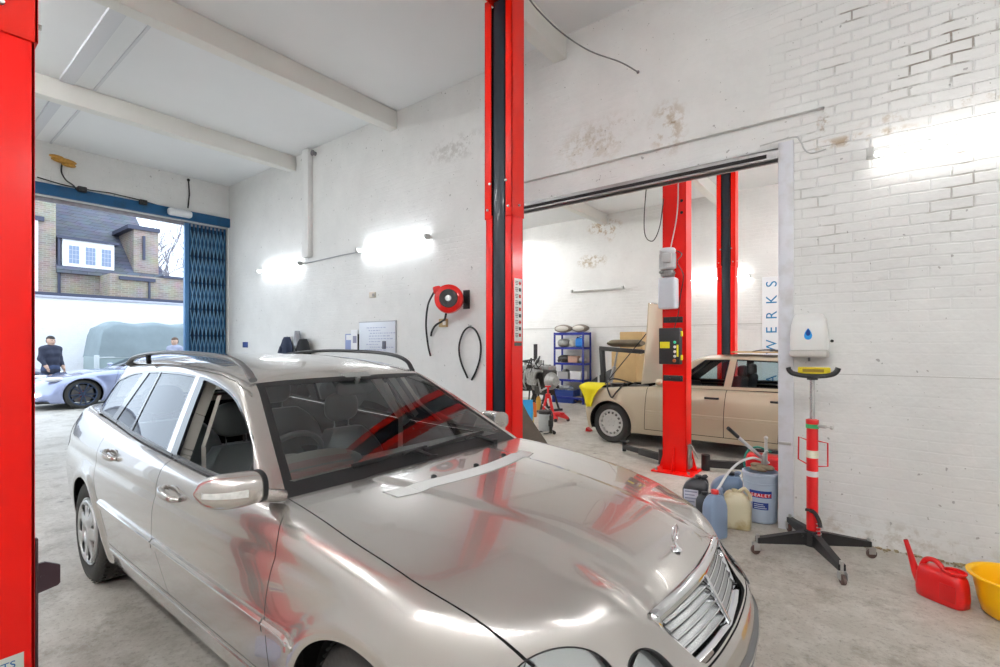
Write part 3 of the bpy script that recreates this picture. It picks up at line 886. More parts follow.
    # ---- roof rails
    for s in (-1, 1):
        fx_ = -.05 if s > 0 else 0
        pts = [(-1.30 + fx_, s * .556, 1.362), (-1.37 + fx_, s * .566, 1.425), (-1.52 + fx_, s * .572, 1.466), (-1.85, s * .576, 1.486), (-2.35, s * .578, 1.492), (-2.7, s * .574, 1.480), (-3.0, s * .568, 1.455), (-3.13, s * .56, 1.430), (-3.22, s * .55, 1.395)]
        pts = [(p[0], p[1], p[2] - .010) for p in pts]
        cp = catmull(pts, 6)
        rings = []
        for i, p in enumerate(cp):
            w = .020 if 3 < i < len(cp) - 4 else .022
            rings.append([(p[0] + 0, p[1] + w * math.cos(q), p[2] + .013 * math.sin(q)) for q in [2 * PI * k / 10 for k in range(10)]])
        rl = MB().loft(rings).build('roof_rail', mat('rail_shaded', (.05, .052, .055), rough=.35, metal=.3) if s > 0 else mat('rail_lit', (.16, .165, .17), rough=.3, metal=.6), car)  # same rail both sides: shade on the far one put into its darker colour
        MB().bar((-2.72, s * .574, 1.40), (-2.74, s * .574, 1.476), .03, .022, .008).build('rail_foot', black, rl)

    # ---- bonnet vent strip, star, wipers
    def hoodpt(xx, yy, off=.0): return (xx, yy, zsurf(xx, yy) + off)
    vb = MB(); sl = MB()
    xv = lambda yy: -.225 - .36 * yy * yy
    n = 40
    for r in range(6):
        rings = []
        for i in range(n + 1):
            yy = -.475 + .95 * i / n
            x0 = xv(yy) - .014 * r
            p = hoodpt(x0, yy)
            rings.append([(x0 - .005, yy, p[2] - .004), (x0 - .0045, yy, p[2] + .004), (x0 + .003, yy, p[2] + .0055), (x0 + .005, yy, p[2] - .004)])
        sl.loft(rings)
    sl.build('bonnet_vent', mat('vent_silver', (.86, .86, .85), rough=.3), car)
    rings = []
    for i in range(n + 1):
        yy = -.485 + .97 * i / n
        rings.append([(xv(yy) + .010, yy, zsurf(xv(yy) + .010, yy) + .0006), (xv(yy) - .082, yy, zsurf(xv(yy) - .082, yy) + .0006)])
    MB().loft(rings, False, False).build('vent_recess', mat('vent_grey', (.38, .38, .37), rough=.5), car)
    for yy in (-.24, .02, .27):
        xx = xv(yy) - .095; p = hoodpt(xx, yy)
        MB().sphere((xx, yy, p[2] + .004), (.016, .011, .008), 10, 6).build('washer_jet', black, car)
    sx = .615; sz = zsurf(sx, 0)
    st = MB().lathe([(.0, .012), (.012, .011), (.020, .006), (.024, 0)], (sx, 0, sz - .001), (0, 0, 1), 20).build('bonnet_ornament', chrome, car)
    cz = sz + .055
    ob = MB().tube([(sx + .008, 0, sz + .008), (sx, 0, sz + .022)], [.006, .004], 8)
    ob.tube([(sx, .030 * math.cos(t), cz + .030 * math.sin(t)) for t in [2 * PI * k / 28 for k in range(28)]], .0028, 6, closed=True)
    for k in range(3):
        t = PI / 2 + k * 2 * PI / 3
        ob.tube([(sx, 0, cz), (sx, .029 * math.cos(t), cz + .029 * math.sin(t))], [.0050, .0012], 6)
    ob.build('ornament_star', chrome, st)
    # emblem plate on the bonnet above the grille
    xe = .70; MB().lathe([(.0, .004), (.020, .003), (.026, 0)], (xe, 0, zsurf(xe, 0) - .001), (.6, 0, .8), 20).build('bonnet_badge', mat('badge_blue', (.10, .12, .22), rough=.2, coat=.8), car)
    def wspt(yy, zz, off=.0):
        return (-.578 - (zz - .961) * 1.74 - .155 * yy * yy + off * .507, yy, zz + off * .86)
    for (y0, y1, z1) in ((.02, -.38, .974), (.52, .03, .978)):
        pv = (-.60, y0, .955)
        w = MB().tube(catmull([pv, wspt((y0 * .7 + y1 * .3), .985, .03), wspt((y0 + y1) / 2 * 1.0, .984, .028)], 5), [.010] * 6 + [.006] * 5, 8).build('wiper', black, car)
        MB().bar(wspt(y0 - .02, .998, .012), wspt(y1 - .06, z1 + .012, .012), .012, .016).build('wiper_blade', black, w)
        MB().cyl((pv[0], pv[1], .93), (pv[0], pv[1], .972), .018).build('wiper_spindle', black, w)

    # ---- grille
    gx = lambda yy, zz: .716 + (.64 if zz < .72 else .25) * (.72 - zz) - .05 * abs(yy) - .22 * yy * yy
    fr = []
    outer = [(.325, .760), (.352, .750), (.358, .730), (.336, .685), (.295, .622), (.275, .606), (-.275, .606), (-.295, .622), (-.336, .685), (-.358, .730), (-.352, .750), (-.325, .760), (0, .776)]
    ring = catmull(outer, 4, True)
    frb = MB()
    def ringband():
        vs = []; m = len(ring)
        for p in ring:
            d = p - np.array([0, .665])
            for kx, ky, kz in ((-.006, 1.0, 1.0), (.006, 1.0, .995), (.012, .985, .94), (.006, .93, .66 if d[1] > 0 else .90), (-.02, .92, .62 if d[1] > 0 else .88)):
                q = (d[0] * ky, .665 + d[1] * kz)
                vs.append((gx(q[0], q[1]) + kx, q[0], q[1]))
        fs = []
        for i in range(m):
            j = (i + 1) % m
            for k in range(4): fs.append((i * 5 + k, j * 5 + k, j * 5 + k + 1, i * 5 + k + 1))
        frb.add(vs, fs)
    ringband()
    gr = frb.build('grille_surround', chrome, car, sharp=50)
    back = MB(); back.add([(gx(q[0], q[1]) - .045, q[0], q[1]) for q in ring] + [(gx(0, .66) - .06, 0, .66)], [(i, (i + 1) % len(ring), len(ring)) for i in range(len(ring))])
    back.build('grille_backing', dark, gr)
    hw = tab([(.56, .235), (.62, .272), (.68, .305), (.72, .318), (.76, .32)])
    for i in range(5):
        zz = .630 + .0215 * i
        for s in (-1, 1):
            rings = []
            for k in range(11):
                yy = s * (.006 + (float(hw(np.array(zz))) - .006) * k / 10)
                xx = gx(yy, zz)
                rings.append([(xx - .028, yy, zz + .013), (xx - .004, yy, zz + .004), (xx + .003, yy, zz - .001), (xx + .001, yy, zz - .006), (xx - .030, yy, zz + .007)])
            slat = MB().loft(rings).build('grille_slat', mat('slat_grey', (.42, .43, .44), rough=.22, metal=.8), gr)
            MB().loft([[(gx(r[2][1], zz) + .004, r[2][1], zz + .0025), (gx(r[2][1], zz) + .006, r[2][1], zz - .001), (gx(r[2][1], zz) + .004, r[2][1], zz - .0045)] for r in rings]).build('slat_edge', chrome, slat)
    MB().bar((gx(0, .745) + .006, 0, .745), (gx(0, .61) + .006, 0, .61), .014, .012, .003, (1, 0, 0)).build('grille_rib', chrome, gr)
    # bumper rub strip
    rings = []
    for i in range(49):
        yy = -.80 + 1.6 * i / 48; xx = xsurf(yy, .50)
        rings.append([(xx - .004, yy, .475), (xx + .012, yy, .482), (xx + .013, yy, .515), (xx - .004, yy, .525)])
    MB().loft(rings).build('bumper_strip', mat('bumper_grey', (.16, .16, .165), rough=.4), bumper)
    MB().loft([[(r[2][0] + .002, r[2][1], .508), (r[2][0] + .004, r[2][1], .514), (r[2][0] + .002, r[2][1], .520)] for r in rings]).build('bumper_chrome', chrome, bumper)

    # ---- wheels
    def wheel(cx, s, steer=0.0):
        yf = .872
        wroot = MB()
        ax = Vector((0, s, 0))
        tyre_prof = [(.208, -.19), (.225, -.205), (.262, -.212), (.300, -.206), (.318, -.185), (.3245, -.15), (.3255, -.105), (.3245, -.06), (.318, -.025), (.300, -.004), (.262, .002), (.225, -.006), (.212, -.018)]
        M = Matrix.Translation((cx, s * yf, .325)) @ Matrix.Rotation(steer, 4, 'Z')
        rim = MB(M)
        rim.lathe([(.214, -.19), (.205, -.15), (.19, -.09), (.193, -.045), (.206, -.022), (.213, -.010), (.213, -.004), (.206, -.003), (.199, -.012)], (0, 0, 0), ax, 48)
        # spoke face: disc with seven window openings
        nW = 7; NA = nW * 12; rr = [.035, .07, .085, .105, .13, .155, .175, .187, .2]
        hh = [-.010, -.010, -.016, -.020, -.022, -.022, -.020, -.016, -.012]
        u, v, d = frame_from(ax)
        vs = []; fs = []
        for i, r in enumerate(rr):
            for k in range(NA):
                t = 2 * PI * k / NA
                dep = hh[i]
                vs.append((u * math.cos(t) + v * math.sin(t)) * r + d * dep)
        for i in range(len(rr) - 1):
            for k in range(NA):
                kk = (k + .5) % 12
                wid = {2: 1.1, 3: 2.1, 4: 3.1, 5: 3.7, 6: 3.5}.get(i, 0)
                if abs(kk - 6) < wid: continue
                k2 = (k + 1) % NA
                fs.append((i * NA + k, i * NA + k2, (i + 1) * NA + k2, (i + 1) * NA + k))
        fr2 = MB(M); fr2.add(vs, fs)
        rimo = rim.build('wheel', alloy, car, sharp=50)
        spo = fr2.build('wheel_face', alloy, rimo, sharp=60, recalc=True)
        md = spo.modifiers.new('s', 'SOLIDIFY'); md.thickness = .02; md.offset = -1 if s > 0 else -1
        t_ = MB(M); t_.lathe(tyre_prof, (0, 0, 0), ax, 64); 
        tb = t_
        for k in range(52):
            t = 2 * PI * k / 52
            for off in (-.165, -.105, -.045):
                p = (u * math.cos(t) + v * math.sin(t)) * .3262 + d * off
                q = (u * math.cos(t + .05) + v * math.sin(t + .05)) * .3262 + d * (off + .022)
                tb.bar(p, q, .022, .006, 0, (u * math.cos(t) + v * math.sin(t)))
        t_.build('tyre', rubber, rimo, sharp=50)
        MB(M).lathe([(.0, .004), (.024, .002), (.032, -.004), (.036, -.014)], (0, 0, 0), ax, 24).build('hub_cap', chrome, rimo)
        MB(M).lathe([(.0, -.075), (.16, -.075), (.165, -.09), (.0, -.095)], (0, 0, 0), ax, 32).build('brake_disc', mat('brake_steel', (.16, .155, .15), rough=.4, metal=.8), rimo)
        bl = MB(M)
        for k in range(5):
            t = 2 * PI * k / 5
            p = (u * math.cos(t) + v * math.sin(t)) * .052
            bl.cyl(p + d * -.014, p + d * -.004, .0085, n=6)
        bl.build('wheel_bolts', mat('bolt_steel', (.35, .35, .35), rough=.35, metal=.9), rimo)
        # arch liner
        L = MB(); pts = []
        for yy in (s * .52, s * .80):
            pts.append([(cx + .362 * math.cos(t), yy, .325 + .362 * math.sin(t)) for t in np.linspace(-.05, PI + .05, 28)])
        L.loft(pts, False, False)
        L.build('wheel_arch_liner', dark, car)
    for cx, st in ((0, -.12), (-WB, 0)):
        for s in (-1, 1): wheel(cx, s, st)

    # ---- floor pan, interior
    MB().box2((-3.5, -.70, .20), (.55, .70, .24), .01).build('floor_pan', dark, car)
    MB().box2((-3.70, -.62, .24), (-3.25, .62, .60), .02).build('boot_floor', dash_m, car)
    fire = MB().box2((-.50, -.78, .24), (-.46, .78, .86)); fire.build('bulkhead', dark, car)
    rings = []
    for yy in np.linspace(-.76, .76, 13):
        k = .012 * (abs(yy) < .5)
        rings.append([(-.60 - .05 * yy * yy, yy, .90), (-.66, yy, .945), (-.86, yy, .955), (-1.02, yy, .93), (-1.10, yy, .86), (-1.08, yy, .72), (-.98, yy, .60), (-.60, yy, .55)])
    MB().loft(rings).build('dashboard', dash_m, car, sharp=50)
    MB().sphere((-.99, -.37, .945), (.16, .20, .055), 20, 10, .8).build('instrument_hood', dash_m, car)
    # steering wheel (right hand drive)
    c = Vector((-1.30, -.37, .90)); nrm = Vector((-.88, 0, .47)).normalized(); u, v, _ = frame_from(nrm)
    sw = MB().tube([c + (u * math.cos(t) + v * math.sin(t)) * .188 for t in [2 * PI * k / 36 for k in range(36)]], .0155, 8, closed=True).build('steering_wheel', leather, car)
    hb = MB().sphere(c - nrm * .02, (.075, .085, .06), 16, 8)
    for t in (0, PI, -PI / 2): hb.tube([c - nrm * .02 + (u * math.cos(t) + v * math.sin(t)) * .06, c + (u * math.cos(t) + v * math.sin(t)) * .18], [.022, .014], 8)
    hb.build('wheel_boss', dash_m, sw)
    MB().cyl(c - nrm * .04, c - nrm * .30, .04, .05).build('steering_column', dash_m, sw)
    def seat(x0, y0, w, back_h=.62, head=True):
        b = MB(); rings = []
        for t in np.linspace(0, 1, 8):
            xx = x0 + .52 * (1 - t); zz = .42 + .05 * (1 - t)
            rings.append([(xx, y0 - w, zz + .03), (xx, y0 - w * .8, zz + .10), (xx, y0 - w * .5, zz + .075), (xx, y0 + w * .5, zz + .075), (xx, y0 + w * .8, zz + .10), (xx, y0 + w, zz + .03), (xx, y0 + w * .9, zz - .12), (xx, y0 - w * .9, zz - .12)])
        b.loft(rings)
        st = b.build('seat', leather, car, sharp=50)
        rings = []
        for t in np.linspace(0, 1, 11):
            zz = .46 + back_h * t; xx = x0 - .02 - .24 * t
            ww = w * (1.0 if t < .6 else 1 - .45 * ((t - .6) / .4) ** 2)
            th = .15 * (1 - .5 * t)
            rings.append([(xx + th * .25, y0 - ww, zz), (xx + th * .75, y0 - ww * .82, zz), (xx + th * .45, y0 - ww * .5, zz), (xx + th * .45, y0 + ww * .5, zz), (xx + th * .75, y0 + ww * .82, zz), (xx + th * .25, y0 + ww, zz), (xx - th * .5, y0 + ww * .9, zz), (xx - th * .5, y0 - ww * .9, zz)])
        MB().loft(rings).build('backrest', leather, st, sharp=60)
        if head:
            hx = x0 - .285; hz = .46 + back_h + .15
            MB().sphere((hx, y0, hz), (.05, .135, .105), 20, 12, .75).build('headrest', leather, st)
            for dy in (-.06, .06): MB().cyl((hx, y0 + dy, .46 + back_h - .02), (hx, y0 + dy, hz - .05), .007, n=8).build('headrest_post', chrome, st)
        return st
    for s in (-1, 1): seat(-1.62, s * .37, .26, .47)
    seat(-2.66, -.42, .34, .52); seat(-2.66, .42, .34, .52)
    # seat belt and B pillar trim at the driver's side
    for s in (-1, 1):
        yb = lambda zz: s * (float(gside(np.array(-1.7), np.array(zz))) - .06)
        p = [(-1.66 - .40 * (zz - .985), yb(zz), zz) for zz in (.93, .96, .985, 1.15, 1.31)]
        b = MB()
        for i in range(4): b.bar(p[i], p[i + 1], .07, .03, .008, (1, 0, 0))
        b.build('pillar_cover', beige_trim, car)
        q = [(-1.66, yb(1.25) - s * .03, 1.25), (-1.60, yb(1.0) - s * .055, 1.0), (-1.60, yb(1.0) - s * .06, .72)]
        b = MB()
        for i in range(2): b.bar(q[i], q[i + 1], .048, .004, 0, (0, 1, 0))
        b.build('seat_belt', mat('belt_webbing', (.45, .43, .39), rough=.8), car)
    # inside mirror
    MB().sphere((-1.235, .0, 1.275), (.022, .125, .042), 20, 10, .6).build('rear_view_mirror', mat('mirror_housing', (.16, .17, .17), rough=.5), car)
    MB().cyl((-1.225, 0, 1.30), (-1.20, 0, 1.345), .014, n=8).build('mirror_stalk', dash_m, car)
    MB().add([(-1.195, -.085, 1.345), (-1.195, .085, 1.345), (-1.245, .10, 1.37), (-1.245, -.10, 1.37)], [(0, 1, 2, 3)]).build('sensor_shade', dash_m, car)
    # tail lamps, exhaust
    for s in (-1, 1):
        MB().loft([[(xx, ysurf(xx, zz, .002, s), zz) for xx in (-3.70, -3.76, -3.82, -3.86, -3.90)] for zz in np.linspace(.70, .93, 8)], False, False).build('tail_lamp', mat('tail_red', (.30, .015, .015), rough=.15, coat=.8), car)
    return car
estate = build_estate()
# ------------------------------------------------------------------ the other vehicles
def simple_wheel(parent, cx, yf, r, rr, wd, s, style, steer=0.0, rim_col=(.62, .62, .61), z=None):
    z = r if z is None else z
    M = Matrix.Translation((cx, s * yf, z)) @ Matrix.Rotation(steer, 4, 'Z')
    ax = Vector((0, s, 0)); u, v, d = frame_from(ax)
    alloy = mat('alloy_' + style, rim_col, rough=.32, metal=.75)
    rub = mat('rubber', (.018, .018, .018), rough=.75)
    b = MB(M); b.lathe([(rr * 1.02, -wd), (rr * .95, -wd * .7), (rr * .93, -.05), (rr * 1.0, -.012), (rr * 1.04, -.004), (rr * 1.0, 0), (rr * .95, -.010)], (0, 0, 0), ax, 40)
    ro = b.build('wheel', alloy, parent, sharp=45)
    f = MB(M)
    if style == 'fifteen':      # full disc pierced by fifteen small holes near the edge
        NA = 90; rad = [0, .12 * rr, .28 * rr, .5 * rr, .70 * rr, .86 * rr, .97 * rr]; hh = [-.012, -.012, -.022, -.012, -.004, -.010, -.016]
        vs = [(u * math.cos(2 * PI * k / NA) + v * math.sin(2 * PI * k / NA)) * q + d * h for q, h in zip(rad, hh) for k in range(NA)]
        fs = []
        for i in range(len(rad) - 1):
            for k in range(NA):
                if i == 4 and (k % 6) < 3: continue
                k2 = (k + 1) % NA; fs.append((i * NA + k, i * NA + k2, (i + 1) * NA + k2, (i + 1) * NA + k))
        f.add(vs, fs)
        for k in range(5):
            t = 2 * PI * k / 5 + .3; p = (u * math.cos(t) + v * math.sin(t)) * .27 * rr
            f.cyl(p + d * -.03, p + d * -.008, .012, n=8)
    else:                       # slim twin spokes
        for k in range(10):
            t = 2 * PI * k / 10 + (.09 if k % 2 else -.09)
            p0 = (u * math.cos(t) + v * math.sin(t)) * .10 * rr + d * -.03; p1 = (u * math.cos(t) + v * math.sin(t)) * .97 * rr + d * -.010
            f.bar(p0, p1, .030, .030, .006, d)
        f.lathe([(0, -.010), (.14 * rr, -.014), (.2 * rr, -.03), (.2 * rr, -.06)], (0, 0, 0), ax, 20)
    f.build('wheel_face', alloy, ro, sharp=50, weld=True)
    t_ = MB(M); t_.lathe([(rr, -wd), (rr * 1.06, -wd * 1.04), (r * .93, -wd * 1.03), (r * .985, -wd * .92), (r, -wd * .6), (r, -wd * .4), (r * .985, -wd * .08), (r * .93, .004), (rr * 1.08, .006), (rr, -.006)], (0, 0, 0), ax, 48)
    t_.build('tyre', rub, ro, sharp=50)
    MB(M).lathe([(0, -.08), (rr * .8, -.08), (rr * .8, -.10), (0, -.10)], (0, 0, 0), ax, 28).build('brake_disc', mat('brake_steel', (.16, .155, .15), rough=.4, metal=.8), ro)
    return ro

def simple_car(root, P, paint, h=.026):
    prof, taper, deck, drop = (tab(P[k]) for k in ('prof', 'taper', 'deck', 'drop'))
    fprof, rprof = tab(P['front']), tab(P['rear'])
    WB = P['wb']; r = P['arch']; rz = P.get('axle_z', .31)
    dark = mat('car_underside', (.012, .012, .012), rough=.9)
    black = mat('black_trim', (.012, .012, .013), rough=.45)
    glass = glass_mat('side_glass', (.62, .72, .74), ior=1.5)
    def fB(x, y, z):
        a = np.abs(y)
        r1 = np.hypot(x, z - rz); r2 = np.hypot(x + WB, z - rz)
        fl = P.get('flare', .012) * (np.exp(-((r1 - r - .02) / .04) ** 2) + np.exp(-((r2 - r - .02) / .04) ** 2))
        side = a - (prof(z) - taper(x) + fl)
        top = z - (deck(x) - drop(x) * (a / .7) ** 2.2)
        f = smax(side, top, P['k'])
        f = smax(f, x - (fprof(z) - P['nose'] * (a / .8) ** 3), P.get('kf', .04))
        f = smax(f, -x - (rprof(z) - P['tail'] * (a / .8) ** 3), .05)
        return smax(f, P.get('floor', .18) - z, .03)
    L0, L1 = P['len']
    V, T = surface_net(fB, (L0 - .1, -.98, P.get('floor', .18) - .05), (L1 + .15, .98, P['top'] + .08), h)
    g = .004
    lines = [tab(l) for l in P['doors']]
    fns = [lambda x, y, z: np.hypot(x, z - rz) - r, lambda x, y, z: np.hypot(x + WB, z - rz) - r]
    bx0, bx1, by = P['bonnet']
    Fb = lambda x, y, z: np.maximum(np.maximum(np.abs(y) - by, x - bx1), bx0 - x)
    for fn in fns + [Fb, P['cab']]: V, T = cut(V, T, fn)
    sl = P['sill']
    for l in lines:
        for w in (g, -g): V, T = cut(V, T, (lambda l, w: lambda x, y, z: x - l(z) - w)(l, w))
    for w in (g, -g): V, T = cut(V, T, lambda x, y, z: z - sl - w)
    C = V[T].mean(1); x, y, z = C.T; a = np.abs(y)
    G = grad(fB, C); G /= np.linalg.norm(G, axis=1)[:, None]
    N = grad(fB, V); N /= np.linalg.norm(N, axis=1)[:, None]
    reg = np.full(len(C), 'body', dtype=object)
    up = G[:, 2] > .4
    on = (a > .55) & ~((Fb(x, y, z) < 0) & up)
    for i in range(len(lines) - 1):
        reg[on & (z > sl) & (x < lines[i](z)) & (x > lines[i + 1](z))] = 'door%d' % i
    for l in lines: reg[on & (np.abs(x - l(z)) < g) & (z > sl)] = 'gap'
    reg[on & (np.abs(z - sl) < g) & (x < lines[0](sl)) & (x > lines[-1](sl))] = 'gap'
    reg[(Fb(x, y, z) < 0) & up] = 'bonnet'
    reg[(P['cab'](x, y, z) < 0) & up] = 'dead'
    for fn in fns: reg[(fn(x, y, z) < 0) & (a > .45)] = 'dead'
    reg[z < P.get('floor', .18) + .012] = 'dead'
    def piece(nm, mask, m, par, VV=V, TT=T, NN=N, off=0.0):
        if not mask.any(): return None
        v, t, u_ = compact(VV, TT[mask]); n = NN[u_]
        return np_obj(nm, v + n * off, t, m, par, True, n)
    piece('body_shell', reg == 'body', paint, root)
    doors = {}
    for i in range(len(lines) - 1):
        for s in (-1, 1): doors[i, s] = piece(('front_door', 'rear_door')[min(i, 1)], (reg == 'door%d' % i) & (y * s > 0), paint, root)
    bon = piece('bonnet', reg == 'bonnet', paint, root)
    piece('inner_skin', (reg != 'dead') & (reg != 'bonnet') & ~((P['cab'](x, y, z) < .02) & up), dark, root, off=-.014)
    # greenhouse
    roofc = tab(P['roof']); b0, bz, bs, bc = P['ws']; r0, rz0, rs = P['rw']; y0, z0, ys = P['side']
    gs = lambda x, z: y0 - ys * (z - z0)
    def fG(x, y, z):
        a = np.abs(y)
        f = smax((a - gs(x, z)) * .9, z - (roofc(x) - .035 * (a / .5) ** 2.5), .05)
        f = smax(f, (x - (b0 - (z - bz) * bs - bc * a * a)) * .55, .03)
        return smax(f, (-x - (r0 - (z - rz0) * rs)) * .7, .03)
    V2, T2 = surface_net(fG, (P['cabx'][0], -.88, bz - .06), (P['cabx'][1], .88, P['roofmax'] + .06), h * .85)
    polys = P['windows']
    wfn = {k: (lambda p: (lambda x, y, z: sdpoly(x, z, p)))(p) for k, p in polys.items()}
    wsx = lambda z: b0 - (z - bz) * bs
    Fws = lambda x, y, z: np.maximum(np.maximum(np.abs(y) - (gs(x, z) - .085), P['wstop'] - x), bz + .045 - z)
    Frw = lambda x, y, z: np.maximum(np.maximum(np.abs(y) - (gs(x, z) - .10), x + P['rwtop']), rz0 + .04 - z)
    Fbl = lambda x, y, z: z - (deck(x) - .008)
    for fn in (Fws, Frw, Fbl, *wfn.values()): V2, T2 = cut(V2, T2, fn)
    C = V2[T2].mean(1); x, y, z = C.T; a = np.abs(y)
    N2 = grad(fG, V2); N2 /= np.linalg.norm(N2, axis=1)[:, None]
    reg = np.full(len(C), 'roof', dtype=object)
    sd = a > gs(x, z) - .045
    for k, fn in wfn.items(): reg[(fn(x, y, z) < 0) & sd] = k
    reg[(Fws(x, y, z) < 0) & (x > P['wstop'])] = 'ws'; reg[(Frw(x, y, z) < 0) & (x < -P['rwtop'])] = 'rw'
    reg[Fbl(x, y, z) < 0] = 'dead'
    piece('roof', reg == 'roof', paint, root, V2, T2, N2)
    piece('windscreen', reg == 'ws', glass, root, V2, T2, N2)
    piece('rear_window', reg == 'rw', glass, root, V2, T2, N2)
    for i, k in enumerate(polys):
        for s in (-1, 1):
            piece('door_glass', (reg == k) & (y * s > 0), glass, doors.get((min(i, 1), s)) or root, V2, T2, N2, -.006)
            pl = [(q[0], s * (gs(q[0], q[1]) + .001), q[1]) for q in polys[k]]
            MB().tube(pl, .007, 6, closed=True).build('window_seal', black, doors.get((min(i, 1), s)) or root)
    piece('headliner', reg == 'roof', mat('dark_lining', (.03, .03, .032), rough=.8), root, V2, T2, N2, -.02)
    # arch liners, floor
    for cx in (0, -WB):
        for s in (-1, 1):
            MB().loft([[(cx + (r + .008) * math.cos(t), s * yy, rz + (r + .008) * math.sin(t)) for t in np.linspace(-.05, PI + .05, 24)] for yy in (.40, P['yface'] - .03)], False, False).build('wheel_arch_liner', dark, root)
    MB().box2((L0 + .15, -.72, P.get('floor', .18) + .02), (L1 - P.get('pan', .15), .72, P.get('floor', .18) + .07), .01).build('floor_pan', dark, root)
    def ysurf(xx, zz, off=0.0, s=1):
        lo, hi = .3, 1.05
        for _ in range(28):
            m_ = (lo + hi) / 2
            if fB(np.array([xx]), np.array([m_]), np.array([zz]))[0] < 0: lo = m_
            else: hi = m_
        return s * (lo + off)
    return doors, bon, ysurf, gs

# ---- old beige saloon in the rear bay, bonnet up
def build_saloon():
    paint = mat('beige_paint', srgb(194, 181, 158), rough=.3, metal=.35, coat=.8, coat_rough=.05)
    black = mat('black_trim', (.012, .012, .013), rough=.45)
    chrome = mat('chrome', (.82, .83, .85), rough=.08, metal=1)
    root = empty('old_saloon', (-3.25, 7.82, 0), PI, 'old boxy beige saloon with its bonnet open in the rear bay', 'car')
    P = dict(prof=[(.1, .74), (.2, .785), (.35, .82), (.5, .838), (.62, .842), (.75, .832), (.86, .80), (.95, .76), (1.1, .7)],
             taper=[(-3.7, .10), (-3.2, .03), (-2.5, 0), (-.4, 0), (.3, .012), (.6, .035), (.85, .07)],
             deck=[(-3.7, .88), (-3.2, .93), (-2.6, .935), (-1.5, .925), (-.6, .915), (0, .885), (.5, .835), (.72, .79), (.9, .70)],
             drop=[(-3.7, .03), (-.8, .01), (0, .02), (.8, .03)],
             front=[(.1, .40), (.30, .42), (.6, .45), (1, .47)],
             rear=[(.1, 3.4), (.3, 3.6), (.5, 3.64), (.6, 3.6), (.9, 3.52), (1.1, 3.4)],
             wb=2.665, arch=.345, axle_z=.315, k=.045, pan=.45, nose=.01, tail=.06, kf=.02, len=(-3.7, .82), top=.96, sill=.27,
             doors=[[(.1, -.53), (.5, -.56), (1.0, -.59)], [(.1, -1.64), (.5, -1.65), (1.0, -1.68)], [(.1, -2.28), (.40, -2.30), (.55, -2.36), (.75, -2.52), (1.0, -2.62)]],
             bonnet=(-.58, .60, .70),
             cab=lambda x, y, z: np.maximum(np.maximum(np.abs(y) - .735, x + .66), -x - 2.75),
             roof=[(-3.2, 1.22), (-2.6, 1.355), (-2.2, 1.385), (-1.7, 1.395), (-1.35, 1.38), (-1.1, 1.33), (-.8, 1.2)],
             ws=(-.62, .915, 1.33, .10), rw=(2.95, .93, 1.05), side=(.755, .92, .42), cabx=(-3.05, -.5), roofmax=1.42, wstop=-1.13, rwtop=2.58,
             windows=dict(front=[(-.90, .955), (-1.63, .965), (-1.675, 1.322), (-1.36, 1.312)], rear=[(-1.73, .965), (-2.44, .97), (-2.56, 1.15), (-2.40, 1.30), (-1.77, 1.325)]),
             yface=.80)
    doors, bon, ysurf, gs = simple_car(root, P, paint)
    # bonnet: a separate curved panel stood up on its rear hinges
    bpy.data.objects.remove(bon)
    Mb = Matrix.Translation((-.47, 0, .93)) @ Matrix.Rotation(math.radians(-96), 4, 'Y')
    b = MB(Mb)
    hs_ = lambda u, v, o: (1.24 * u, (v - .5) * (1.40 - .16 * u), .035 * (1 - (2 * v - 1) ** 2) - .05 * u * u + o)
    rings = []
    for i in range(13):
        u = i / 12
        rings.append([hs_(u, v / 12, 0) for v in range(13)] + [hs_(u, v / 12, -.018) for v in range(12, -1, -1)])
    b.loft(rings)
    bon = b.build('bonnet', paint, root, sharp=50)
    rib = MB(Mb)
    for k in (-.45, -.15, .15, .45): rib.bar((.06, k, -.02), (1.18, k * .85, -.06), .05, .03, .006)
    rib.bar((.05, -.62, -.02), (.05, .62, -.02), .06, .03, .006); rib.bar((1.17, -.55, -.06), (1.17, .55, -.06), .08, .03, .006); rib.bar((.6, -.58, -.03), (.6, .58, -.03), .05, .03, .006)
    rib.build('bonnet_frame', mat('beige_inner', srgb(176, 165, 144), rough=.6), bon)
    MB(Mb).box((1.24, 0, -.10), (.05, .60, .13), None, .02).build('radiator_shell', chrome, bon)
    for s in (-1, 1):
        for (x0, x1, par) in ((-.57, -1.64, doors[0, s]), (-1.66, -2.36, doors[1, s])):
            MB().loft([[(xx, ysurf(xx, zz, o, s), zz) for zz, o in ((.515, -.003), (.52, .010), (.555, .012), (.56, -.003))] for xx in np.linspace(x0, x1, 16)]).build('side_moulding', mat('beige_moulding', srgb(190, 178, 155), rough=.35), par)
        for (xx, par) in ((-1.50, doors[0, s]), (-2.30, doors[1, s])):
            hd = MB().bar((xx - .09, ysurf(xx, .80, .03, s), .80), (xx + .09, ysurf(xx, .80, .03, s), .80), .03, .028, .008)
            for e in (-.08, .08): hd.bar((xx + e, ysurf(xx, .80, -.005, s), .80), (xx + e, ysurf(xx, .80, .03, s), .80), .025, .025)
            hd.build('door_handle', black, par)
        MB().sphere((-.80, s * .86, .985), (.06, .085, .055), 16, 8, .8).build('wing_mirror', paint, doors[0, s])
    for cx, st in ((0, -.10), (-2.665, 0)):
        for s in (-1, 1): simple_wheel(root, cx, .80, .31, .205, .19, s, 'fifteen', st)
    # bumper, lamps, grille hole, engine bay
    MB().box2((-.45, -.66, .35), (.46, .66, .55), .02).build('engine_bay', mat('car_underside', (.012, .012, .012), rough=.9), root)
    e = MB().box2((-.35, -.25, .55), (.30, .20, .80), .05).build('engine', mat('engine_grey', (.14, .14, .14), rough=.5, metal=.5, var=.5, vscale=8), root)
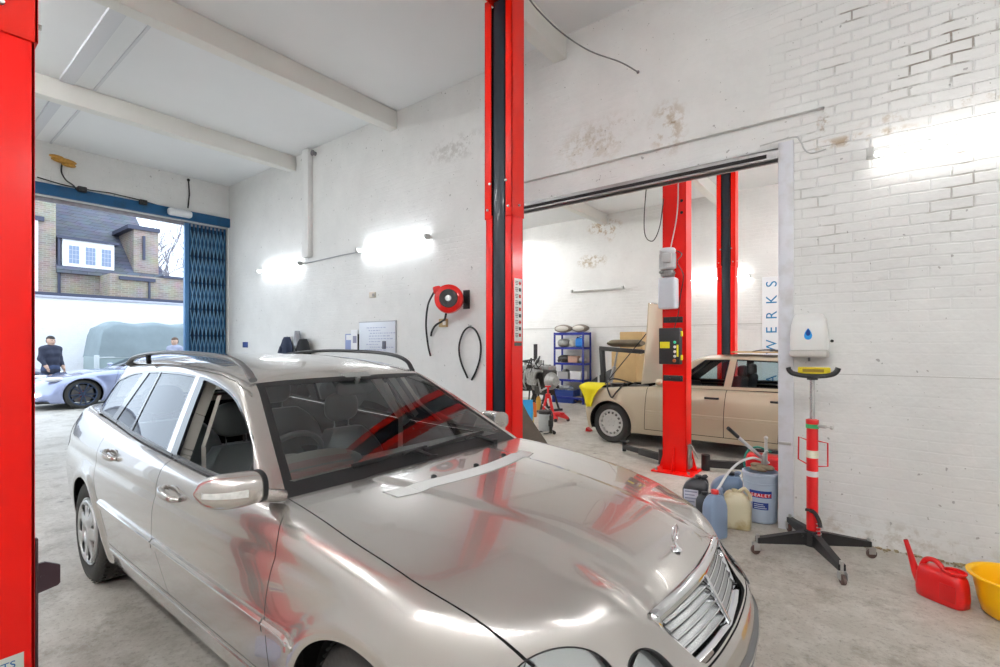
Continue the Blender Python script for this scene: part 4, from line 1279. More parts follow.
    MB().cyl((.05, .35, .80), (.05, .35, .90), .14, n=24).build('air_filter', black, root)
    MB().box2((-.45, .35, .72), (-.2, .58, .90), .015).build('battery', mat('battery_black', (.03, .03, .03), rough=.5), root)
    hb = MB()
    hb.tube(catmull([(-.3, .45, .90), (-.1, .60, .97), (.02, .72, .99), (.05, .82, .90), (-.05, .88, .72), (-.12, .86, .80), (-.2, .72, .94)], 6), .012, 8)
    hb.build('hose', mat('rubber', (.018, .018, .018)), root)
    MB().cyl((.16, .66, .90), (-.52, .62, 1.72), .008, n=8).build('bonnet_stay', black, root)
    for nm, xx, yy in (('seat', -1.45, .36), ('seat', -1.45, -.36), ('seat', -2.25, 0)):
        w_ = .25 if yy else .55
        st = MB().box((xx, yy, .52), (.5, w_ * 2, .16), None, .06, 3).build('seat', mat('grey_cloth', (.09, .09, .10), rough=.9), root)
        MB().box((xx - .28, yy, .82), (.14, w_ * 2, .56), Matrix.Rotation(-.18, 3, 'Y'), .06, 3).build('backrest', mat('grey_cloth', (.09, .09, .10), rough=.9), st)
        if yy: MB().box((xx - .34, yy, 1.16), (.09, .26, .16), None, .04, 3).build('headrest', mat('grey_cloth', (.09, .09, .10)), st)
    c = Vector((-1.02, .36, .90)); nr = Vector((-.85, 0, .5)).normalized(); u, v, _ = frame_from(nr)
    MB().tube([c + (u * math.cos(t) + v * math.sin(t)) * .19 for t in [2 * PI * k / 28 for k in range(28)]], .014, 6, closed=True).cyl(c, c - nr * .3, .04).build('steering_wheel', black, root)
    MB().box((-.80, 0, .86), (.35, 1.36, .16), None, .05, 3).build('dashboard', mat('dash_plastic', (.05, .055, .055)), root)
    return root
saloon = build_saloon()

# ---- low silver-blue coupe parked across the yard outside the gate
def build_coupe(name, loc, rz, label, col, rim, yaw=0):
    root = empty(name, loc, rz, label, 'car')
    paint = mat('coupe_paint_' + name, col, rough=.25, metal=.55, coat=1)
    P = dict(prof=[(.1, .80), (.2, .86), (.35, .90), (.5, .92), (.65, .925), (.78, .91), (.88, .86), (1.0, .78), (1.1, .7)],
             taper=[(-3.9, .12), (-3.4, .03), (-2.8, -.02), (-2.2, .0), (-1.2, .02), (-.3, .0), (.2, .01), (.5, .06), (.9, .17)],
             deck=[(-3.9, .90), (-3.4, .98), (-2.8, 1.0), (-2.2, .97), (-1.5, .93), (-.8, .93), (-.3, .91), (.2, .85), (.5, .77), (.75, .66), (.95, .5)],
             drop=[(-3.9, .05), (-.9, .02), (-.3, .04), (.3, .06), (.9, .10)],
             front=[(.1, .78), (.2, .90), (.35, .93), (.5, .90), (.6, .85), (.75, .72), (1, .4)],
             rear=[(.1, 3.4), (.3, 3.6), (.6, 3.7), (.95, 3.6), (1.1, 3.4)],
             wb=2.74, arch=.375, axle_z=.35, flare=.03, k=.09, nose=.42, tail=.25, kf=.08, len=(-3.8, .95), top=1.04, sill=.26,
             doors=[[(.1, -.62), (.5, -.60), (1.0, -.72)], [(.1, -1.75), (.4, -1.80), (.8, -2.0), (1.0, -2.05)]],
             bonnet=(-.72, .66, .66),
             cab=lambda x, y, z: np.maximum(np.maximum(np.abs(y) - .72, x + .80), -x - 2.9),
             roof=[(-3.3, 1.05), (-2.8, 1.18), (-2.3, 1.26), (-1.9, 1.28), (-1.6, 1.265), (-1.2, 1.2), (-.8, 1.02)],
             ws=(-.70, .93, 2.0, .15), rw=(3.2, .98, 2.0), side=(.74, .93, .62), cabx=(-3.3, -.55), roofmax=1.3, wstop=-1.45, rwtop=2.45,
             windows=dict(front=[(-1.12, .965), (-1.95, .98), (-2.05, 1.20), (-1.72, 1.21)], rear=[(-2.03, .99), (-2.62, 1.02), (-2.3, 1.17), (-2.12, 1.19)]),
             yface=.86, floor=.14)
    doors, bon, ysurf, gs = simple_car(root, P, paint, .034)
    for cx in (0, -2.74):
        for s in (-1, 1): simple_wheel(root, cx, .875, .352, .265, .24, s, 'spoke', 0, rim)
    black = mat('black_trim', (.012, .012, .013), rough=.45)
    g = MB(); g.prism([(-.32, -.10), (.32, -.10), (.40, .06), (.25, .12), (-.25, .12), (-.40, .06)], (.90, 0, .46), (0, 1, 0), (0, 0, 1), (.025, 0, 0)); g.build('front_grille', black, root)
    for s in (-1, 1):
        hl = MB().sphere((.52, s * .70, .72), (.22, .10, .055), 16, 8).build('headlamp', mat('lamp_bright', (.8, .8, .8), rough=.1, metal=.3), root)
        MB().sphere((.80, s * .60, .36), (.05, .07, .05), 14, 8).build('fog_lamp', mat('lamp_lit', (1, 1, 1), emis=(1, .95, .85), estr=3), root)
        MB().sphere((-.95, s * .96, .99), (.07, .10, .05), 14, 8).build('wing_mirror', paint, doors[0, s])
        for k in range(1): MB().box((-.0, s * .78, .35), (.12, .06, .14), None, .02).build('brake_caliper', mat('caliper_red', (.55, .03, .04), rough=.4), root)
    return root
# ------------------------------------------------------------------ two-post lifts
RED = mat('lift_red', srgb(236, 14, 4), rough=.38, coat=.12, coat_rough=.15, spec=.35, var=.05, vscale=3)
RED2 = mat('lift_red_sleeve', srgb(236, 26, 4), rough=.38, coat=.12, coat_rough=.15, spec=.35)
BLK = mat('black_steel', (.018, .017, .018), rough=.45, bump=.1, bscale=40)
BELT = mat('belt_cover', srgb(24, 38, 48), rough=.42, coat=.15)
STEEL = mat('zinc_steel', (.55, .55, .54), rough=.35, metal=.85)
WHT = mat('label_white', (.80, .80, .78), rough=.45)
def text_obj(txt, size, m, parent, M, name='lettering', depth=.0008, align='CENTER'):
    cu = bpy.data.curves.new('t', 'FONT'); cu.body = txt; cu.size = size; cu.extrude = depth; cu.align_x = align; cu.align_y = 'CENTER'
    o = bpy.data.objects.new('t', cu); COL.objects.link(o)
    dg = bpy.context.evaluated_depsgraph_get()
    me = bpy.data.meshes.new_from_object(o.evaluated_get(dg))
    bpy.data.objects.remove(o); bpy.data.curves.remove(cu)
    me.materials.clear(); me.materials.append(m); me.name = name
    ob = bpy.data.objects.new(name, me); link(ob, parent)
    ob.matrix_basis = M
    return ob
def basis(o, ux, uy):
    ux, uy = Vector(ux).normalized(), Vector(uy).normalized(); uz = ux.cross(uy)
    return Matrix(((ux.x, uy.x, uz.x, o[0]), (ux.y, uy.y, uz.y, o[1]), (ux.z, uy.z, uz.z, o[2]), (0, 0, 0, 1)))

def lift_post(x, y, inward, label, group, w=.29, dp=.165, hgt=4.60, sleeve=2.68):
    """C-section column: back, two cheeks, two lips round a slot that holds the dark belt cover. (x,y) = centre of its inner face"""
    o = empty('lift_post', (x, y, 0), 0, label, 'car lift', group)
    i = inward; h = w / 2; t = .012
    def csec(z0, z1, g, m, nm):
        b = MB()
        H = h + g
        b.box2((-H, -i * (dp + g), z0), (H, -i * (dp + g - t), z1), .003)
        for s in (-1, 1):
            b.box2((s * H, -i * (dp + g), z0), (s * (H - t), 0 + i * g, z1), .003)
            b.box2((s * H, i * (g - t), z0), (s * (H - .072), i * g, z1), .003)
        return b.build(nm, m, o)
    col_ = csec(.02, sleeve, 0, RED, 'column')
    csec(sleeve - .03, hgt, .008, RED2, 'upper_column')
    MB().box2((-h + .085, -i * .045, .05), (h - .085, -i * .005, hgt - .03), .004).build('belt_cover', BELT, o)
    MB().box2((-h + .020, -i * (dp - .02), .05), (h - .020, -i * .055, hgt - .03)).build('inner_channel', mat('channel_black', (.01, .01, .01), rough=.7), o)
    b = MB().box2((-.24, -i * (dp + .12), 0), (.24, i * .10, .02), .004)
    b.build('base_plate', RED, o)
    for s in (-1, 1):
        MB().prism([(0, .02), (.085, .02), (.012, .30), (0, .30)], (s * h, -i * dp * .25, 0), (s, 0, 0), (0, 0, 1), (0, -i * .012, 0)).build('gusset', RED, o)
    MB().prism([(0, .02), (.10, .02), (.012, .30), (0, .30)], (-.006, -i * dp, 0), (0, -i, 0), (0, 0, 1), (.012, 0, 0)).build('gusset', RED, o)
    for s in (-1, 1):
        for yy in (-i * (dp + .08), i * .06): MB().cyl((s * .19, yy, .02), (s * .19, yy, .05), .016, n=6).build('anchor_bolt', STEEL, o)
    bo = MB()
    for s in (-1, 1):
        bo.cyl((s * (h - .03), i * .008, sleeve + .05), (s * (h - .03), i * .022, sleeve + .05), .010, n=6)
        bo.cyl((s * (h - .055), i * .008, sleeve + .28), (s * (h - .055), i * .02, sleeve + .28), .012, n=8)
    bo.cyl((h + .004, -i * .09, sleeve + .07), (h + .022, -i * .09, sleeve + .07), .010, n=6)
    bo.build('bolts', STEEL, o)
    return o
grp = None
pr_ = lift_post(-2.61, 3.35, -1, 'red lift post with dark belt slot beyond the silver estate car', grp)
pl_ = lift_post(-2.61, .36, 1, 'nearest red lift post, its wide plain face at the left edge of the photo', grp)
# warning label on the far post: white strip of small pictograms
lb = MB().box2((.146, .035, 1.56), (.1485, .145, 2.11), .0005).build('warning_label', WHT, pr_)
for k in range(9):
    zz = 2.07 - .057 * k
    c = (mat('ink_red', (.55, .02, .02)), mat('ink_black', (.02, .02, .02)))[k % 2]
    b = MB()
    b.box((.1492, .115, zz), (.001, .030, .030), Matrix.Rotation(.785 if k % 3 == 0 else 0, 3, 'X'))
    b.build('pictogram', c, lb)
    b = MB()
    for j in range(3): b.box((.1492, .068, zz + .014 - .014 * j), (.001, .045 - .012 * (j == 2), .006))
    b.build('text_line', mat('ink_grey', (.15, .15, .15)), lb)
MB().box2((.146, .035, 1.52), (.1486, .145, 1.55)).build('label_foot', mat('ink_black', (.02, .02, .02)), pr_)
# carriage rail and tab on the near post
MB().box2((.118, .001, .12), (.146, .009, .805), .002).build('carriage_rail', mat('rail_brown', (.045, .022, .028), rough=.5), pl_)
MB().prism([(0, .0), (.055, .01), (.062, .018), (.062, .085), (.055, .09), (.02, .11), (0, .11)], (.142, .009, .60), (0, 1, 0), (0, 0, 1), (-.012, 0, 0)).cyl((.144, .02, .66), (.148, .02, .66), .006).build('carriage_tab', mat('rail_brown', (.045, .022, .028), rough=.5), pl_)
st = MB().box2((.146, -.155, .30), (.1475, -.03, .405), .0004).build('sticker', mat('sticker_pale', (.72, .76, .68), rough=.4), pl_)
text_obj('LIFTS', .036, mat('ink_blue', (.02, .16, .42)), st, basis((.1480, -.092, .372), (0, 1, 0), (0, 0, 1)))
MB().box2((.1478, -.15, .315), (.1482, -.035, .34)).build('sticker_band', mat('ink_blue', (.02, .16, .42)), st)
# overhead beam that ties the two posts
ov = empty('overhead_beam', (-2.61, 1.855, 4.56), 0, 'red overhead beam tying the tops of the two posts around the estate car', 'beam')
b = MB(); b.box2((-.09, -1.66, .045), (.09, 1.66, .085), .004); 
for s in (-1, 1): b.box2((s * .09, -1.66, .0), (s * .075, 1.66, .085), .004)
b.build('channel', RED2, ov)
MB().tube([(0, -1.6, .03), (0, 1.6, .03)], .012, 8).build('hydraulic_hose', BLK, ov)

# second lift, in the rear bay
p2 = lift_post(-1.89, 6.06, 1, 'red lift post carrying a motor, tank and black control box', grp, w=.28, dp=.21, sleeve=3.9)
p3 = lift_post(-2.01, 8.95, -1, 'red lift post with dark slot behind the old beige saloon', grp, w=.287, dp=.2, sleeve=2.9)
ov2 = empty('overhead_beam', (-1.95, 7.5, 4.56), 0, 'red overhead beam tying the tops of the two posts around the beige saloon', 'beam')
b = MB(); b.box2((-.09, -1.6, .045), (.09, 1.6, .085), .004)
for s in (-1, 1): b.box2((s * .09, -1.6, .0), (s * .075, 1.6, .085), .004)
b.build('channel', RED2, ov2)
yf = -.214            # outer face of the motor post (local)
grey = mat('motor_grey', (.58, .59, .60), rough=.4, var=.1, vscale=10)
mo = MB().lathe([(0, 0), (.075, 0), (.088, .015), (.088, .20), (.092, .205), (.092, .235), (.08, .25), (.0, .255)], (-.04, yf - .11, 2.42), (0, 0, 1), 28)
motor = mo.build('motor', grey, p2)
b = MB()
for k in range(20):
    t = 2 * PI * k / 20; b.box((-.04 + .09 * math.cos(t), yf - .11 + .09 * math.sin(t), 2.52), (.012, .004, .17), Matrix.Rotation(t, 3, 'Z'))
b.build('cooling_fins', grey, motor)
MB().box((-.01, yf - .215, 2.54), (.10, .04, .11), None, .01).build('terminal_box', mat('terminal_grey', (.50, .51, .52), rough=.5), motor)
vb = MB().box((-.04, yf - .10, 2.375), (.13, .13, .075), None, .008); vb.cyl((-.09, yf - .17, 2.38), (-.09, yf - .22, 2.38), .016).cyl((.03, yf - .15, 2.36), (.07, yf - .19, 2.36), .013).build('valve_block', mat('valve_steel', (.30, .30, .29), rough=.4, metal=.6, var=.5, vscale=15), p2)
MB().box((-.035, yf - .095, 2.14), (.205, .16, .37), None, .028, 3).build('oil_tank', mat('tank_plastic', (.62, .66, .72), rough=.3, spec=.4), p2)
for z in (1.83, 1.13):
    c = MB().box2((-.125, yf - .014, z - .035), (.105, yf, z + .035), .004); c.cyl((-.05, yf - .016, z), (-.05, yf - .026, z), .012, n=6).cyl((.08, yf - .016, z), (.08, yf - .026, z), .012, n=6).build('clamp_plate', BLK, p2)
cb = MB().box2((-.145, yf - .11, 1.30), (.10, yf - .004, 1.73), .008).build('control_box', mat('box_black', (.02, .02, .022), rough=.5), p2)
fx = yf - .111
MB().box2((-.13, fx - .001, 1.49), (-.015, fx, 1.565)).build('yellow_label', mat('label_yellow', (.85, .75, .02), rough=.5), cb)
for z, c in ((1.56, (.02, .45, .25)), (1.505, (.75, .75, .72)), (1.45, (.75, .75, .72)), (1.395, (.75, .75, .72))):
    MB().lathe([(0, .014), (.012, .013), (.014, .004), (.017, .003), (.017, 0)], (.045, fx, z), (0, -1, 0), 16).build('push_button', mat('button_%d' % int(c[1] * 100 + z * 10), c, rough=.4), cb)
MB().lathe([(0, .03), (.018, .028), (.02, .01), (.013, .008), (.013, 0)], (.045, fx, 1.345), (0, -1, 0), 18).build('stop_button', mat('button_stop', (.35, .08, .02), rough=.4), cb)
MB().box2((.066, fx - .001, 1.39), (.088, fx, 1.53)).build('yellow_strip', mat('label_yellow', (.85, .75, .02)), cb)
for z in (1.38, 1.66): MB().box2((.098, yf - .07, z - .03), (.112, yf - .02, z + .03), .004).build('box_hinge', mat('label_yellow', (.85, .75, .02)), cb)
MB().tube(catmull([(.02, yf - .08, 2.66), (.10, yf - .03, 2.60), (.07, yf - .10, 2.50), (.115, yf - .02, 2.35), (.08, yf - .02, 2.1), (.06, yf - .03, 1.9), (.02, yf - .05, 1.73)], 8), .006, 6).build('power_cable', BLK, p2)
MB().tube(catmull([(-.02, yf - .06, 2.68), (.04, yf - .01, 3.1), (.055, yf - .012, 3.6), (.05, yf - .012, 4.4)], 8), .007, 6).build('cable_conduit', mat('conduit_pale', (.62, .62, .60), rough=.5), p2)
MB().tube(catmull([(-.10, yf - .04, 4.5), (-.30, yf - .02, 3.7), (-.36, yf - .02, 2.98), (-.26, yf - .03, 2.80), (-.17, yf - .02, 2.95), (-.12, yf - .01, 3.3)], 8), .006, 6).build('air_hose', BLK, p2)
b = MB()
for z in (3.10, 3.24): b.cyl((.09, yf - .001, z), (.09, yf - .004, z), .018, n=16)
b.build('bolt_holes', mat('channel_black', (.01, .01, .01)), p2)
# locking gear at the foot
lk = MB().box2((.142, -.17, .05), (.165, -.06, .34), .006); lk.cyl((.165, -.11, .30), (.19, -.11, .30), .018).box((.17, -.13, .12), (.03, .05, .10), None, .005).bar((.17, -.12, .33), (.26, -.14, .18), .012, .012)
lk.build('lock_gear', mat('gear_steel', (.30, .29, .27), rough=.5, metal=.5, var=.5, vscale=20), p2)
# swing arms lying on the floor
def arm(p0, p1, label, pads=True, wd=.085):
    p0, p1 = Vector(p0), Vector(p1); o = empty('swing_arm', (p0.x, p0.y, 0), 0, label, 'lift arm')
    d = p1 - p0; q = p0 + d * .55
    a = MB().bar(p0 - p0, q - p0, wd, wd * .95, .006); z0 = p0.z
    def sh(v): return Vector((v.x - p0.x, v.y - p0.y, v.z))
    MB().bar(sh(p0), sh(q), wd, .085, .006).build('outer_arm', BLK, o)
    MB().bar(sh(p0 + d * .5), sh(p1), wd * .72, .062, .006).build('inner_arm', BLK, o)
    e = sh(p1)
    MB().cyl((e.x, e.y, .02), (e.x, e.y, .15), .026).lathe([(0, .15), (.06, .15), (.06, .17), (0, .17)], (e.x, e.y, 0), (0, 0, 1), 20).build('lift_pad', mat('rubber', (.018, .018, .018)), o)
    s_ = sh(p0); MB().cyl((s_.x, s_.y, .005), (s_.x, s_.y, .19), .05).build('pivot', BLK, o)
    return o
arm((-2.14, 6.165, .085), (-2.80, 6.50, .085), 'black lift arm lying towards the front wheel of the beige saloon')
arm((-1.62, 6.19, .085), (-.80, 6.50, .085), 'black lift arm stretched under the doors of the beige saloon')
# ------------------------------------------------------------------ yard outside the gate
coupe = build_coupe('sports_coupe', (-15.85, 3.03, 0), -PI / 2, 'silver-blue sports coupe parked in the yard outside the gate', srgb(150, 158, 190), (.05, .07, .12))
dcar = build_coupe('dark_coupe', (-19.25, 2.62, 0), PI / 2, 'dark blue car with red brake calipers behind the silver-blue coupe', srgb(26, 34, 62), (.10, .10, .12))
white_wall = wall_material('yard_wall_paint', 1, col=(.84, .85, .88), brick=.8, speck=.05)
yw = MB().box2((-22.8, -6, 0), (-22.5, 16, 3.16)); struct(yw, 'wall_yard', white_wall)
cp = MB().box2((-22.84, -6, 3.16), (-22.44, 16, 3.24), .01); struct(cp, 'trim_20', mat('coping_grey', (.42, .43, .50), rough=.7, var=.2, vscale=6))
# house of yellow-grey brick with a slate roof
def brick_mat(name, c1, c2, mort, axis=1, sc=1.0):
    m = bpy.data.materials.new(name); m.use_nodes = True; nt = m.node_tree; N = nt.nodes; L = nt.links; b = N['Principled BSDF']
    tc = N.new('ShaderNodeTexCoord'); sp = N.new('ShaderNodeSeparateXYZ'); L.new(tc.outputs['Object'], sp.inputs[0])
    ad = N.new('ShaderNodeMath'); L.new(sp.outputs[0], ad.inputs[0]); L.new(sp.outputs[1], ad.inputs[1])
    cb = N.new('ShaderNodeCombineXYZ'); L.new(ad.outputs[0], cb.inputs[0]); L.new(sp.outputs[2], cb.inputs[1])
    br = N.new('ShaderNodeTexBrick'); L.new(cb.outputs[0], br.inputs['Vector'])
    br.inputs['Color1'].default_value = (*c1, 1); br.inputs['Color2'].default_value = (*c2, 1); br.inputs['Mortar'].default_value = (*mort, 1)
    br.inputs['Scale'].default_value = 1; br.inputs['Brick Width'].default_value = .24 * sc; br.inputs['Row Height'].default_value = .085 * sc; br.inputs['Mortar Size'].default_value = .010; br.inputs['Bias'].default_value = -.1
    nz = N.new('ShaderNodeTexNoise'); nz.inputs['Scale'].default_value = 2; nz.inputs['Detail'].default_value = 6; L.new(tc.outputs['Object'], nz.inputs['Vector'])
    mx = N.new('ShaderNodeMix'); mx.data_type = 'RGBA'; mx.blend_type = 'MULTIPLY'; mx.inputs[0].default_value = .5
    L.new(br.outputs['Color'], mx.inputs[6]); L.new(nz.outputs['Color'], mx.inputs[7]); L.new(mx.outputs[2], b.inputs['Base Color']); b.inputs['Roughness'].default_value = .85
    return m
stock = brick_mat('stock_brick', (.40, .33, .27), (.30, .24, .20), (.45, .42, .38))
slate = brick_mat('slate_roof', (.15, .16, .20), (.11, .12, .16), (.06, .065, .08), sc=2.2)
lead = mat('lead_flashing', (.05, .055, .09), rough=.5)
wh = mat('upvc_white', (.85, .86, .88), rough=.35)
HX = -27
house = empty('brick_house', (HX, 5, 0), 0, 'brick house with a slate roof and dormer beyond the white yard wall', 'house')
def L_(v): return (v[0] - HX, v[1] - 5, v[2])
def hb(nm, lo, hi, m, par=None, bev=0): return MB().box2(L_(lo), L_(hi), bev).build(nm, m, par or house)
hb('wall', (HX - 6, 1.5, 0), (HX, 9.2, 4.78), stock)
hb('gable', (HX - 6, 1.5, 4.78), (HX - .02, 4.58, 9.6), stock)
b = MB(); b.prism([(0.25, 4.70), (-5.4, 9.5), (-5.6, 9.5), (-5.6, 4.6), (.25, 4.55)], (0, 4.58 - 5, 0), (1, 0, 0), (0, 0, 1), (0, 3.85, 0)); b.build('roof', slate, house)
d = hb('dormer', (HX - 3.4, 4.77, 4.74), (HX + .05, 6.52, 6.0), wh)
hb('dormer_roof', (HX - 3.6, 4.60, 6.0), (HX + .18, 6.68, 6.10), lead, d)
for k in range(3):
    y0 = 4.92 + .545 * k
    wn = hb('window', (HX + .05, y0, 4.95), (HX + .09, y0 + .44, 5.80), wh, d)
    hb('pane', (HX + .085, y0 + .05, 5.0), (HX + .10, y0 + .39, 5.75), mat('far_pane', (.18, .24, .36), rough=.1, spec=.8), wn)
    b = MB()
    for q in (1, 2): b.box2(L_((HX + .10, y0 + .05 + .113 * q - .006, 5.0)), L_((HX + .108, y0 + .05 + .113 * q + .006, 5.75)))
    for q in (1, 2, 3): b.box2(L_((HX + .10, y0 + .05, 5.0 + .187 * q - .006)), L_((HX + .108, y0 + .39, 5.0 + .187 * q + .006)))
    b.build('leading', mat('lead_grey', (.5, .52, .58)), wn)
hb('drainpipe', (HX, 4.62, 3.7), (HX + .10, 4.71, 6.0), lead, None, .02)
hb('side_window', (HX - .02, 3.3, 3.6), (HX + .08, 4.02, 6.6), wh)
hb('window_head', (HX - .02, 3.2, 6.6), (HX + .14, 4.2, 6.78), lead)
cbk = hb('chimney_block', (HX - 2.2, 7.25, 4.7), (HX + .04, 8.22, 6.9), stock)
hb('chimney_gutter', (HX - 2.3, 7.0, 6.86), (HX + .16, 8.26, 7.04), lead, cbk)
hb('soil_pipe', (HX + .04, 7.58, 5.5), (HX + .14, 7.67, 6.6), lead, cbk)
ext = hb('outbuilding', (HX, 6.0, 0), (HX + 1.6, 8.95, 4.55), stock)
hb('outbuilding_coping', (HX - .05, 7.9, 4.55), (HX + 1.7, 9.0, 4.66), lead, ext)
hb('outbuilding_gutter', (HX + 1.55, 6.3, 4.32), (HX + 1.72, 7.6, 4.46), lead, ext)
hb('outbuilding_pipe', (HX + 1.6, 7.35, 3.4), (HX + 1.68, 7.42, 4.35), lead, ext)
hb('wall_pipe', (-25.2, 1.5, 3.42), (-25.05, 9.2, 3.56), lead)
# bare trees to the right of the house
def bare_tree(x, y, h, lab, seed):
    random.seed(seed)
    o = empty('bare_tree', (x, y, 0), 0, lab, 'tree', 'bare trees beyond the yard')
    b = MB(); tw = MB()
    def grow(p, d, l, r, lv):
        q = p + d * l
        (b if lv < 2 else tw).tube([p, (p + q) / 2 + Vector((random.uniform(-1, 1), random.uniform(-1, 1), 0)) * l * .06, q], [r, r * .8, r * .62], 5 if lv > 1 else 8)
        if lv >= 5: return
        for k in range(3 if lv < 4 else 2):
            nd = (d + Vector((random.uniform(-.7, .7), random.uniform(-.7, .7), random.uniform(-.1, .5)))).normalized()
            grow(p + d * l * random.uniform(.55, 1.0), nd, l * random.uniform(.6, .8), r * .55, lv + 1)
    grow(Vector((0, 0, 0)), Vector((0, 0, 1)), h * .36, h * .016, 0)
    bark = mat('bark_grey', (.22, .21, .24), rough=.9)
    b.build('trunk', bark, o, weld=False, recalc=False); tw.build('twigs', bark, o, weld=False, recalc=False)
for i, (x, y, h) in enumerate(((-33, 11.2, 11), (-38, 15.8, 12), (-39, 10.6, 11.5))): bare_tree(x, y, h, 'bare leafless tree against the pale sky right of the brick house', i + 3)
ev = MB()
random.seed(5)
for k in range(260):
    z = random.uniform(2.5, 5.2); r = .9 * (5.4 - z) / 2.9; t = random.uniform(0, 2 * PI); q = random.uniform(.6, 1) * r
    ev.sphere((-29 + q * math.cos(t), 10.6 + q * math.sin(t), z), (.13, .13, .09), 6, 4)
ev.cyl((-29, 10.6, 0), (-29, 10.6, 4.6), .09)
o = ev.build('evergreen_shrub', mat('evergreen', (.07, .13, .10), rough=.8, var=.5, vscale=4), weld=False, recalc=False); tag(o, 'dark green evergreen shrub behind the yard wall, below the bare trees', 'shrub')

# canvas-covered utility truck
tx, ty = -20.4, 6.5
tk = empty('canvas_truck', (tx, ty, 0), 0, 'utility truck under a grey-green canvas tilt in front of the yard wall', 'truck')
can = mat('canvas_green', (.22, .27, .29), rough=.85, bump=.4, bscale=5, var=.15, vscale=3)
rings = []
for i in range(25):
    t = i / 24; y = -2.2 + 4.4 * t
    sag = .035 * math.cos(t * PI * 8); lean = .14 * max(0, 1 - t * 8)
    ring = []
    for x, z in ((.92, 1.12), (.91, 1.45), (.89, 1.85), (.87, 2.14), (.80, 2.24), (.3, 2.29), (-.3, 2.29), (-.80, 2.24), (-.87, 2.14), (-.89, 1.85), (-.91, 1.45), (-.92, 1.12)):
        ring.append((x + .02 * math.sin(9 * t + z * 4), y + lean * (z - 1.1), z - (sag if z > 2 else 0) - (.12 * max(0, 1 - t * 10) if z > 2.1 else 0)))
    rings.append(ring)
MB().loft(rings).build('canvas_tilt', can, tk, sharp=60)
tb = mat('truck_green', (.26, .33, .34), rough=.5)
MB().box2((-.88, -2.2, .55), (.88, 2.2, 1.16), .03).build('truck_body', tb, tk)
MB().box2((.875, -2.19, 1.10), (.905, 2.2, 1.15), .005).build('body_rail', mat('rail_pale', (.5, .55, .57), rough=.4), tk)
MB().box2((.70, -2.26, .50), (.92, -2.16, 1.20), .02).build('corner_post', mat('rail_pale', (.5, .55, .57)), tk)
MB().box2((.905, 1.55, 1.22), (.93, 2.1, 1.75), .01).build('side_window', mat('pale_window', (.75, .78, .84), rough=.2), tk)
for y in (-1.35, 1.45):
    for s in (-1, 1):
        b = MB(); b.lathe([(.20, -.20), (.36, -.20), (.385, -.16), (.385, -.04), (.36, 0), (.20, 0)], (s * .87, y, .385), (s, 0, 0), 32, True); wq = b.build('wheel', mat('rubber', (.018, .018, .018)), tk)
        MB().lathe([(0, .01), (.19, .005), (.20, -.01)], (s * .875, y, .385), (s, 0, 0), 24).build('wheel_disc', mat('rail_pale', (.5, .55, .57)), wq)
MB().box2((-.7, -2.0, .40), (.7, 2.0, .58), .02).build('chassis', BLK, tk)

# ------------------------------------------------------------------ people in the yard
def skin_mesh(name, nodes, edges, m, parent, k=.05, h=.021):
    """one continuous surface round tapered limbs: smooth union of round cones between the joints"""
    P = np.array([n[:3] for n in nodes], float); Rr = np.array([n[3] for n in nodes], float)
    def f(x, y, z):
        Q = np.stack([x, y, z], 1); acc = None
        for a, b in edges:
            d = P[b] - P[a]; t = np.clip(((Q - P[a]) @ d) / (d @ d), 0, 1)
            v = np.linalg.norm(Q - P[a] - t[:, None] * d, axis=1) - (Rr[a] * (1 - t) + Rr[b] * t)
            acc = v if acc is None else -smax(-acc, -v, k)
        return acc
    lo = P.min(0) - Rr.max() - .05; hi = P.max(0) + Rr.max() + .05
    V, T = surface_net(f, lo, hi, h)
    g = grad(f, V); g /= np.maximum(np.linalg.norm(g, axis=1), 1e-6)[:, None]
    return np_obj(name, V, T, m, parent, True, g)
